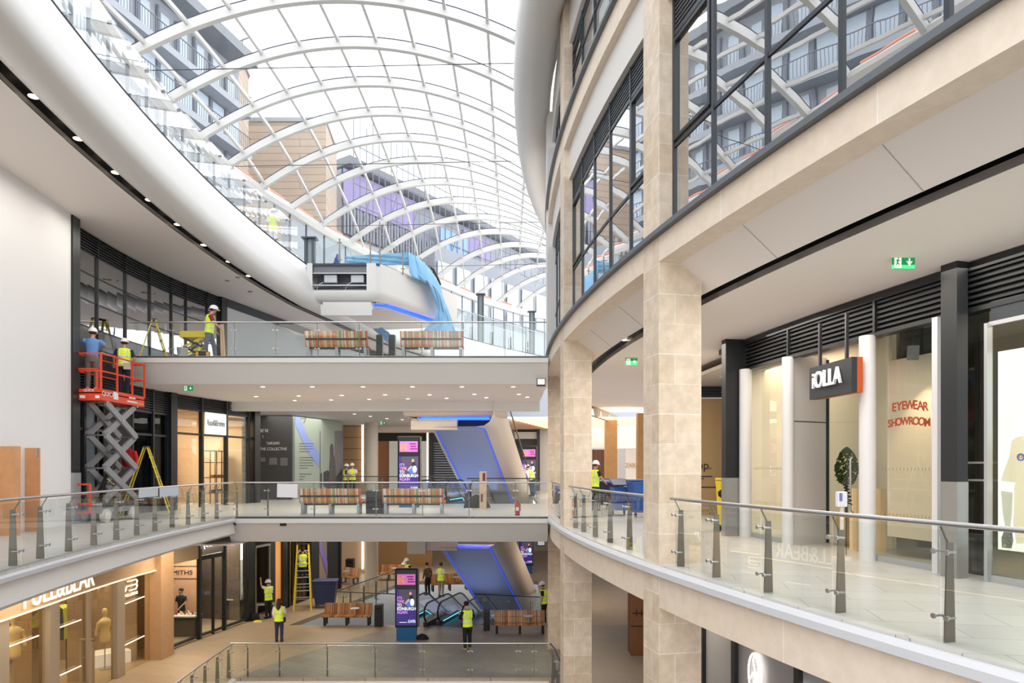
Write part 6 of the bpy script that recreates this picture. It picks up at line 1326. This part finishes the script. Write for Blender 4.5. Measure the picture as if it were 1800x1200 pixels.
person('right one of two people in yellow vests talking by the brown panelled wall', (W(619.5, 0, 38.3)[0], 38.3, L1), pi, 1.78, 0, whc, fluo, blkc, nod=.3, arms=[((-.27, .05, 1.2), (-.08, .3, 1.15)), ((.27, .05, 1.2), (.08, .3, 1.15))])
person('person in a hard hat and yellow vest stooping before the distant totem', (W(936, 0, 37)[0], 37.2, L1), .9, 1.78, .45, whc, fluo, jean, sleeves='long')
person('person in a hard hat and yellow vest handling bins behind the second stone pillar', (W(1045, 0, 25)[0], 25, L1), -.9, 1.8, .05, navy, fluo, navy, arms=[((-.25, .0, 1.17), (-.18, .25, 1.05)), ((.26, .05, 1.2), (.2, .32, 1.05))])
person('left one of two hard-hatted people behind the ground floor totem', (W(706, 0, 36.4)[0], 36.4, L0), -1.4, 1.74, .12, whc, fluo, navy)
person('right one of two hard-hatted people behind the ground floor totem', (W(717, 0, 37.6)[0], 37.6, L0), 2.4, 1.8, .1, navy, fluo, navy)
person('person in a brown coat with a dark backpack behind the far ground floor rail', (W(752, 0, 36.5)[0], 36.5, L0), .8, 1.74, .1, M('brown coat', (98, 78, 64), .8), None, blkc, False, sleeves='long')
person('person in a yellow vest and beige trousers beside the sloping blue lit hull', (W(775, 0, 36)[0], 36, L0), -.5, 1.8, 0, whc, fluo, M('beige trousers', (150, 140, 120), .8), False)
person('person in a dark top and yellow vest partly hidden by the third stone pillar', (W(957, 0, 29.9)[0], 29.9, L0), 1.2, 1.8, .1, navy, fluo, navy)
person('person in a yellow vest behind the glass screen on the top level', (W(478, 0, 27.9)[0]-.05, 28.2, L3), 0, 1.75, 0, whc, fluo, whc)
# ================================================ LIFTS, LADDERS, TOOLS
orl = M('orange red paint', (226, 72, 38), .45); gst = M('scissor grey', (140, 142, 145), .45, .2)
sl_ = thing('scissor_lift', 'orange-red scissor lift with raised grey arms on the left walkway', 'scissor lift', (-12.1, 20.4, L1))
X0_, X1_, Y0_, Y1_ = -12.5, -11.74, 19.5, 21.8
m = MB(); m.box(((X0_+X1_)/2, 20.5, .42), (X1_-X0_-.1, 1.75, .3)); m.build('chassis', gst, sl_, world=True, bevel=.02)
m = MB(); m.box((X1_-.06, 20.5, .5), (.03, 1.7, .14)); m.build('side_box', M('dark side box', (70, 74, 80), .4, .3), sl_, world=True)
for x in (X0_+.02, X1_-.06):
    for y in (19.82, 21.25):
        m = MB(); m.tube([(x-.06, y, .2), (x+.06, y, .2)], .2, 22); w_ = m.build('wheel', M('grey tyre', (196, 194, 188), .6), sl_, world=True)
        m = MB(); m.tube([(x+.055, y, .2), (x+.075, y, .2)], .12, 16); m.tube([(x+.07, y, .2), (x+.09, y, .2)], .04, 10); m.build('hub', M('pale hub', (226, 224, 220), .5), w_, world=False).location = (0, 0, 0)
        h_ = w_.children[0]; 
        for v_ in h_.data.vertices: v_.co -= worldloc(w_)
m = MB()
for x in (X0_+.1, X0_+.5): m.bar((x, 19.42, .28), (x, 19.42, 1.12), .05, .05)
for z in (.3, .56, .84, 1.12): m.bar((X0_+.1, 19.42, z), (X0_+.5, 19.42, z), .05, .05)
m.build('access_ladder', orl, sl_, world=True)
zz = .6; st_n = 3; sh = (3.5-.62)/st_n; ya_, yb_ = 19.85, 21.45
for i in range(st_n):
    z0, z1 = .62+i*sh, .62+(i+1)*sh
    for x in (X0_+.14, X1_-.12):
        m = MB(); m.bar((x, ya_, z0), (x, yb_, z1), .07, .19); m.build('arm', gst, sl_, world=True); m = MB(); m.bar((x+.05, yb_, z0), (x+.05, ya_, z1), .07, .19); m.build('arm', gst, sl_, world=True)
    for y in (ya_, yb_): MB().tube([(X0_+.1, y, z1), (X1_-.02, y, z1)], .025, 8).build('cross_bar', steel, sl_, world=True)
    m = MB(); m.tube([(X0_+.1, (ya_+yb_)/2, (z0+z1)/2), (X1_-.02, (ya_+yb_)/2, (z0+z1)/2)], .03, 8); m.build('pivot', steel, sl_, world=True)
m = MB(); m.bar((-12.12, 20.1, .9), (-12.12, 21.1, 2.2), .1, .1); m.build('hydraulic_ram', M('black ram', (34, 34, 36), .4), sl_, world=True)
m = MB(); 
for k in range(4): m.box((X1_-.085, 19.98+k*.09, 1.26-k*.05), (.005, .05, .04))
m.build('warning_marks', M('yellow marks', (230, 220, 60), .5), sl_, world=True)
pf_ = thing('x', 'x', 'x'); bpy.data.objects.remove(pf_)
m = MB(); m.box(((X0_+X1_)/2, (Y0_+Y1_)/2, 3.62), (X1_-X0_, Y1_-Y0_, .2)); m.box(((X0_+X1_)/2, (Y0_+Y1_)/2, 3.8), (X1_-X0_-.0, Y1_-Y0_-.0, .1)); 
pl = m.build('platform', orl, sl_, world=True, bevel=.01); PO = worldloc(pl)
def onp(m, nm, mt): o = m.build(nm, mt, sl_, world=True); return o
m = MB(); Z = PZ
for z in (Z+.5, Z+1.0):
    for a, b in (((X0_, Y0_), (X1_, Y0_)), ((X1_, Y0_), (X1_, Y1_)), ((X1_, Y1_), (X0_, Y1_)), ((X0_, Y1_), (X0_, Y0_))): m.bar((*a, z), (*b, z), .04, .04)
for x, y in ((X0_, Y0_), (X1_, Y0_), (X1_, 20.3), (X1_, 21.1), (X1_, Y1_), (X0_, Y1_), (X0_, 20.6)): m.bar((x, y, Z-.05), (x, y, Z+1.02), .045, .045)
for x in (X0_+.1, X1_-.1): m.bar((x, Y0_-.02, Z-.05), (x, Y0_-.02, Z+.55), .04, .04)
m.bar((X0_+.1, Y0_-.02, Z+.55), (X1_-.1, Y0_-.02, Z+.55), .04, .04); onp(m, 'guard_rail', orl)
wl = M('white sticker', (236, 234, 232), .5); kb = lambda px0, px1, y0, y1: None
m = MB(); m.box((X1_+.006, 20.22, 3.72), (.006, .24, .22)); m.box(((X0_+X1_)/2-.15, Y0_-.006, 3.62), (.15, .006, .08)); m.box((X1_-.1, Y0_-.006, 3.62), (.12, .006, .08)); onp(m, 'sticker', wl)
text('QUICK', wl, sl_, (X0_+.42, Y0_-.012, 3.8), (1, 0, 0), .1, 'lettering', ext=.002); text('QUICK', wl, sl_, (X1_+.01, 19.85, 3.72), (0, 1, 0), .17, 'lettering', ext=.002, sx=1.2); m = MB()
for z_, l_ in ((3.74, .35), (3.62, .55)): m.box((X1_+.006, 21.1, z_), (.004, l_, .045))
m.build('small_print', wl, sl_, world=True)
m = MB()
for k in range(5): m.box((X1_+.006, 21.42+k*.07, 3.6), (.004, .035, .03))
onp(m, 'warning_marks', MT['yellow marks'])
yl = M('fibreglass yellow', (232, 208, 34), .45); alum_ = M('ladder tread', (186, 188, 190), .4, .6)
def ladder(lab, loc, rz, H, w=.55, spread=.55, n=None):
    t = thing('step_ladder', lab, 'step ladder', loc, rz); n = n or int(H/.3)
    for s in (-1, 1):
        MB().bar((s*w/2, -spread, 0), (s*w*.32, -.05, H), .03, .08, up=(1, 0, 0)).build('rail', yl, t); MB().bar((s*w/2, spread, 0), (s*w*.32, .05, H), .03, .06, up=(1, 0, 0)).build('rail', yl, t)
    for k in range(1, n):
        f = k/n; ww = w/2+(w*.32-w/2)*f; y = -spread+(spread-.05)*f; MB().bar((-ww, y, H*f), (ww, y, H*f), .08, .03).build('tread', alum_, t)
        if k % 2: MB().bar((-ww, -y, H*f), (ww, -y, H*f), .03, .02).build('brace', alum_, t)
    MB().box((0, 0, H+.02), (w*.75, .16, .05)).build('top_cap', black, t)
    return t
ladder('yellow step ladder standing behind the lift on the left walkway', (-12.0, 22.4, L1), pi/2+.35, 2.25, .6, .75); ladder('short yellow step ladder on the upper bridge beside the shopfront', (W(262, 0, 22.95)[0]+.12, 23.0, L2), pi/2+.55, 1.3, .5, .42, 4); q = gfl(536, 1066)
ladder('tall yellow step ladder under the worker on the ground floor', (q[0], q[1]-.3, L0), .25, 3.1, .8, .7)
ta = thing('tool_stand', 'low grey work platform in front of the service doorway', 'work platform', (*gfl(467, 1082)[:2], L0), .3)
m = MB(); m.box((0, 0, .55), (.8, .4, .05)); m.build('top', alum_, ta)
for sx in (-1, 1):
    for sy in (-1, 1): MB().bar((sx*.36, sy*.16, .55), (sx*.4, sy*.2, 0), .035, .035).build('leg', alum_, ta)
tbag = thing('tool_bag', 'black tool bag with yellow rags on the floor by the jewellery shop', 'tool bag', (*gfl(447, 1090)[:2], L0)); m = MB(); m.lathe((0, 0, 0), [(0, 0), (.22, 0), (.25, .12), (.2, .3), (.0, .34)], 12, sy=.7); m.build('bag', blkc, tbag)
m = MB(); m.lathe((.25, -.3, 0), [(.2, 0), (.16, .06), (0, .09)], 7, sy=.5); m.build('rag', yl, tbag)
t = thing('black_sack', 'black crumpled bag lying beside the blue plinth of the totem', 'bag', (*gfl(742, 1123)[:2], L0)); MB().lathe((0, 0, 0), [(.26, 0), (.28, .05), (.18, .16), (.05, .22), (0, .22)], 9, sy=.6).build('bag', blkc, t)
t = thing('bucket', 'white plastic bucket on the upper bridge behind the glass', 'bucket', (W(321, 0, 22.9)[0], 22.9, L2)); MB().lathe((0, 0, 0), [(0, 0), (.15, 0), (.18, .36), (.185, .36), (.17, .35), (.15, .05)], 22).build('pail', M('white plastic', (232, 232, 230), .4), t); m = MB(); m.tube([(-.185, 0, .33), (-.12, -.14, .24), (0, -.19, .2), (.12, -.14, .24), (.185, 0, .33)], .006, 6); m.build('handle', steel, t)
t = thing('tool_box', 'black tool box with two orange clips on the upper bridge', 'tool box', (W(358, 0, 22.75)[0], 22.75, L2)); MB().box((0, 0, .12), (.36, .2, .2)).build('case', blkc, t, bevel=.02); MB().box((0, 0, .235), (.14, .04, .03)).build('handle', yl, t)
for s in (-1, 1): MB().box((s*.17, -.09, .12), (.08, .06, .14)).build('clip', M('tool orange', (236, 160, 40), .5), t)
t = thing('timber_plank', 'pale timber plank leaning by the grey hoarding on the upper bridge', 'plank', (W(385, 0, 23.3)[0], 23.3, L2)); MB().bar((.12, 0, 0), (-.05, .3, 1.3), .1, .03).build('board', M('plank timber', (196, 160, 120), .6), t); MB().bar((.2, .0, 0), (-.0, .3, 1.3), .06, .03).build('board', MT['plank timber'], t)
# small yellow scissor lift parked on the upper bridge
t = thing('yellow_scissor_lift', 'small yellow and black scissor lift folded beside the walking worker', 'scissor lift', (W(340, 0, 23.8)[0], 23.9, L2)); MB().box((0, 0, .14), (.75, .4, .2)).build('base', black, t); MB().box((0, 0, .98), (.85, .45, .22)).build('platform', yl, t)
for s in (-1, 1):
    MB().bar((-.33, s*.15, .25), (.33, s*.15, .55), .04, .07).build('arm', yl, t); MB().bar((.33, s*.15, .25), (-.33, s*.15, .55), .04, .07).build('arm', blkc, t); MB().bar((-.33, s*.15, .55), (.33, s*.15, .86), .04, .07).build('arm', yl, t); MB().bar((.33, s*.15, .55), (-.33, s*.15, .86), .04, .07).build('arm', blkc, t)
# plywood sheets against the hoarding
ply = M('plywood', (206, 150, 104), .6, var=.12, scale=3)
def sheet(p0, p1, pyt, pyb, lab, loc=None):
    Y = (EYE-0)*F/(pyb-HOR); a, b = W(p0, 0, Y), W(p1, 0, Y); h = W(0, pyt, Y)[2]; t = thing('plywood_sheet', lab, 'plywood', ((a[0]+b[0])/2, Y, 0)); MB().box((0, 0, h/2), (b[0]-a[0], .04, h)).build('panel', ply, t); return t, a, b, h
t, a, b, h = sheet(-8, 35, 784, 941, 'front plywood sheet leaning at the left edge by the white hoarding'); t2, a, b, h = sheet(41, 70, 787, 934, 'rear plywood door panel with a small hinge by the white hoarding'); MB().box((b[0]-t2.location[0]-.05, -.03, h-.12), (.05, .02, .18)).build('hinge', steel, t2)
t = thing('fire_extinguisher', 'red fire extinguisher on the middle bridge near the right end', 'fire extinguisher', (W(909.5, 0, 22.75)[0], 22.75, L1)); MB().lathe((0, 0, 0), [(0, 0), (.085, 0), (.085, .36), (.05, .42), (.02, .44), (0, .44)], 18).build('cylinder', M('extinguisher red', (190, 36, 40), .35), t); m = MB(); m.box((0, 0, .46), (.05, .09, .04)); m.tube([(.03, 0, .44), (.1, 0, .36), (.1, 0, .15)], .012, 6); m.build('valve', black, t); MB().box((0, -.083, .22), (.09, .01, .12)).build('label_patch', whc, t)
t = thing('tall_carton', 'tall narrow cardboard carton standing on end on the middle bridge', 'carton', (W(849, 0, 26)[0], 26, L1)); hh = W(0, 828, 26)[2]; MB().box((0, 0, hh/2), (.26, .2, hh)).build('box', M('cardboard', (202, 176, 150), .7), t); m = MB(); m.box((.04, -.102, hh*.85), (.1, .004, .3)); m.box((-.04, -.102, hh*.3), (.08, .004, .3)); m.build('print', M('maroon print', (110, 40, 70), .6), t)
t = thing('black_sheet_pile', 'black polythene heap at the foot of the tall carton', 'sheet', (W(838, 0, 27)[0], 27, L1)); MB().lathe((0, 0, 0), [(.55, 0), (.5, .15), (.3, .38), (.12, .5), (0, .52)], 9, sy=.6).build('polythene', blkc, t)
# paper notices on the glass
for i, (p0, p1, y0, y1, Y) in enumerate(((487, 523, 850, 874, 22.2), (244, 278, 857, 875, 15.75), (281, 314, 855, 873, 16.9))):
    if i == 0: a, b = W(p0, y0, Y), W(p1, y1, Y); o = MB().box(((a[0]+b[0])/2, Y, (a[2]+b[2])/2), (b[0]-a[0], .006, a[2]-b[2]), ry=.02).build('paper_notice', whc)
    else:
        yy0, yy1 = [min([z/50 for z in range(500, 1100)], key=lambda Y_: abs(ap(63.02, Y_)[0]/Y_-(p-900)/F)) for p in (p0, p1)]; a, b = ap(63.02, yy0), ap(63.02, yy1); z0, z1 = W(0, y0, yy0)[2], W(0, y1, yy0)[2]
        o = MB().add([(*a, z1), (*b, z1), (*b, z0-.03), (*a, z0-.03)], [(0, 1, 2, 3)]).build('paper_notice', M('bluish paper', (206, 216, 228), .6)); so = o.modifiers.new('t', 'SOLIDIFY'); so.thickness = .004
    tag(o, ['white paper taped to the front glass of the middle bridge', 'pale blue paper on the left walkway glass, nearer one', 'pale blue paper on the left walkway glass, farther one'][i], 'paper')
# wheeled bins
def wbin(lab, loc, rz, w, d, h, colr, lid=None, open_=False, grp=None, wheels=4):
    t = thing('wheeled_bin', lab, 'wheeled bin', loc, rz, grp); m = MB(); z0 = .16; P = []
    for z, f in ((z0, .8), (h*.86, 1), (h*.9, 1.05), (h*.94, 1.05)):
        for x, y in ((-1, -1), (1, -1), (1, 1), (-1, 1)): P.append((x*w/2*f, y*d/2*f, z))
    m.add(P, [(i*4+j, i*4+(j+1) % 4, (i+1)*4+(j+1) % 4, (i+1)*4+j) for i in range(3) for j in range(4)]+[(3, 2, 1, 0)]); m.build('tub', colr, t, bevel=.015)
    m = MB(); m.box((0, 0 if not open_ else d*.1, h*.97+(.12 if open_ else 0)), (w*1.08, d*1.08, .05), rx=.3 if open_ else 0); m.box((0, -d*.5, h*.93), (w*.5, .06, .04)); m.build('lid', lid or colr, t, bevel=.015)
    for sx in (-1, 1):
        for sy in ((-1, 1) if wheels == 4 else (1,)): m = MB(); m.tube([(sx*w*.36-.02, sy*d*.34, .09), (sx*w*.36+.02, sy*d*.34, .09)], .09, 12); m.bar((sx*w*.36, sy*d*.34, .09), (sx*w*.36, sy*d*.34, .22), .03, .03); m.build('wheel', black, t)
    return t
nvb = M('navy bin', (40, 54, 98), .5); blb = M('blue bin', (36, 82, 158), .45); ylb = M('yellow bin', (232, 200, 20), .45)
q = gfl(561, 1072); wbin('large navy four wheeled bin on the ground floor by the ladder', (q[0]+.1, q[1]+.75, L0), .1, 1.1, .8, 1.35, nvb)
Yb_ = 23.0
wbin('blue bin with its lid ajar behind the glass between the stone pillars', (W(1090, 0, Yb_)[0], Yb_, L1), .1, .55, .6, 1.0, blb, nvb, True, wheels=2); wbin('large blue bin partly hidden by the nearest stone pillar', (W(1123, 0, 22)[0]+.1, 22, L1), .1, .8, .8, 1.22, blb); wbin('dark navy bin beside the worker behind the second pillar', (W(1066, 0, 26.2)[0], 26.3, L1), 0, .6, .7, 1.12, M('dark navy bin', (24, 30, 58), .5), M('pale blue lid', (120, 150, 200), .5), wheels=2); wbin('black bin in the row behind the open blue bin', (W(1080, 0, 27.5)[0], 27.6, L1), 0, .7, .7, 1.15, M('black wheeled bin', (26, 28, 34), .5))
t = wbin('narrow yellow two wheeled bin beside the beige hoarding', (W(1277, 0, 17.0)[0], 17.0, L1), .3, .34, .42, 1.35, ylb, ylb, wheels=2); MB().lathe((-.2, -.1, .95), [(0, -.12), (.09, -.05), (.1, .05), (0, .12)], 8).build('handle', blkc, t)
# hand sanitiser on a stand, black spring sculpture, topiary, counter
q = G(1484, 968, 0); q = (q[0], q[1], 0); t = thing('sanitiser_stand', 'white hand sanitiser dispenser on a post outside the eyewear shop', 'dispenser', (q[0], 12.0, 0)); x_ = (1480-900)/F*12.0; t.location = (x_, 12.0, 0); zz = W(0, 893, 12)[2]
MB().tube([(0, 0, 0), (0, 0, zz+.05)], .035, 10).build('post', M('warm white post', (226, 214, 200), .5), t); MB().cyl((0, 0, 0), .16, .03, 20).build('base', M('warm white post', (226, 214, 200), .5), t); MB().box((-.02, -.02, zz+.16), (.17, .12, .27)).build('dispenser_box', M('dispenser white', (226, 230, 238), .4), t, bevel=.02); MB().box((-.06, -.085, zz+.2), (.05, .01, .14)).build('window_strip', M('violet strip', (110, 120, 190), .4), t)
t = thing('potted_topiary', 'clipped green topiary bush seen through the eyewear shop door', 'plant', ((1486-900)/F*13.9+.02, 13.9, 0)); m = MB(); R2 = random.Random(3)
for i in range(420):
    a = R2.random()*2*pi; z = R2.random(); r = .2*math.sin(pi*min(1, z*.9+.1))**.6; c = (r*math.cos(a), r*math.sin(a), 1.25+z*.72); d_ = .05; m.add([(c[0]-d_*R2.random(), c[1], c[2]), (c[0]+d_, c[1]+d_*R2.random(), c[2]+.01), (c[0], c[1]-d_*.3, c[2]+d_*1.2)], [(0, 1, 2)])
tag(m.build('leaves', M('topiary green', (70, 96, 40), .7, var=.4, scale=20), t), kind='stuff'); MB().cyl((0, 0, .6), .03, .8, 8).build('stem', M('stem brown', (90, 66, 46), .7), t); MB().lathe((0, 0, 0), [(.14, 0), (.2, .6), (.17, .6), (0, .55)], 16).build('pot', M('gold pot', (190, 150, 80), .4, .3), t)
t = thing('spring_ornament', 'black coiled spring ornament next to the sanitiser dispenser', 'ornament', (x_+.3, 12.5, 0)); P = [(.03*i/30*2+.07*math.cos(i*.9)*.4, .07*math.sin(i*.9), 1.3-.36*(i/40)**1.2) for i in range(42)]; MB().tube(P, .011, 6).build('coil', blkc, t); MB().tube([(0.02, 0, 0), (0.02, 0, 1.28)], .008, 6).build('rod', blkc, t)
t = thing('shop_counter', 'peach lit counter seen through the eyewear shop door', 'counter', ((1502-900)/F*13.2+.25, 13.2, 0)); MB().box((0, 0, .6), (.5, .4, 1.2)).build('cabinet', M('peach counter', (232, 196, 150), .6, emit=.1), t)
# spotlight in the shop window and shelf of spectacles
(x, y), th = rp(1605, RS-.45); t = thing('track_spotlight', 'grey box spotlight hanging in the eyewear shop window', 'spotlight', (x, y, 3.55)); MB().box((0, 0, 0), (.14, .12, .24), rx=.1).build('head', M('grey spotlight', (110, 112, 114), .5), t); MB().cyl((0, 0, .1), .01, .7, 6).build('rod', black, t)
(x, y), th = rp(1640, RS-1.2); t = thing('glasses_shelving', 'lit shelves of spectacles at the right edge of the eyewear window', 'shelving', (x, y, 0), -th); 
for k in range(9): MB().box((0, 0, .7+k*.24), (.3, .7, .025)).build('shelf', M('dark shelf', (90, 60, 40), .5), t)
MB().box((.15, 0, 1.6), (.02, .7, 2.2)).build('back_panel', M('amber back panel', (250, 196, 130), .6, emit=.5), t)
m = MB()
for k in range(8):
    for j in range(3): m.box((-.08, -.22+j*.22, .73+k*.24), (.04, .13, .04))
tag(m.build('spectacles', M('spectacle frames', (40, 34, 30), .4), t), kind='stuff')
# far right part of the middle level, seen between the pillars
struct(MB().box((14, 50, -.1), (26, 25, .2)).build('floor_50', tile)); struct(MB().prism([(-3.2, 42), (1.17, 40.5), (1.17, 30.1), (2.6, 30.1), (2.6, 60), (-3.2, 60)], -.2, -.003).build('floor_51', tile))
for o in list(bpy.data.objects):
    if 'label' in o.keys() and len(o['label'].split()) > 16: print('LONG', o.name, o['label'])

struct(MB().prism([(1.1, 22.7), (1.7, 22.7), (1.7, 30.3), (1.1, 30.3)], -.2, -.004).build('floor_52', tile)); struct(MB().prism([(1.1, 22.9), (1.7, 22.9), (1.7, 30.3), (1.1, 30.3)], 5.05, 5.235).build('floor_53', tile))
t = thing('red_jacket', 'red jacket hanging on the step ladder behind the lift arms', 'jacket', (-12.3, 21.9, 1.6)); MB().lathe((0, 0, 0), [(.1, 0), (.2, .08), (.22, .3), (.19, .5), (.08, .6), (0, .62)], 14, sy=.5).build('body', M('red cloth', (196, 28, 36), .8, var=.15), t); MB().tube([(.18, 0, .5), (.27, -.03, .3), (.25, -.05, .1)], [.07, .06, .05], 8).build('sleeve', MT['red cloth'], t)
q = W(496, 921, 22.25); tag(MB().box((q[0], 22.38, q[2]-.02), (.2, .12, .09)).build('recessed_camera', slotm), 'small dark camera recess in the white fascia of the middle bridge', 'camera')
# the mall behind the viewpoint: deck, side walls and end wall
struct(MB().box((-.5, -13, -.1), (26, 27, .2)).build('floor_60', tile)); struct(MB().box((-.5, -26, 2), (26, .2, 14)).build('wall_end', white)); struct(MB().box((-13.4, -12.7, 2), (.2, 26, 14)).build('wall_end_left', white)); struct(MB().box((12.4, -12.7, 2), (.2, 26, 14)).build('wall_end_right', white))
alight('hull fill light', (-2.1, 33.6, .3), 2.6, 26, (.5, .62, 1), (pi, 0, 0), sy=5); alight('hull fill light', (-2.0, 33.6, -5.6), 2.6, 26, (.5, .62, 1), (pi, 0, 0), sy=5)  # blue uplights added under the hulls, without fittings, to brighten the panels
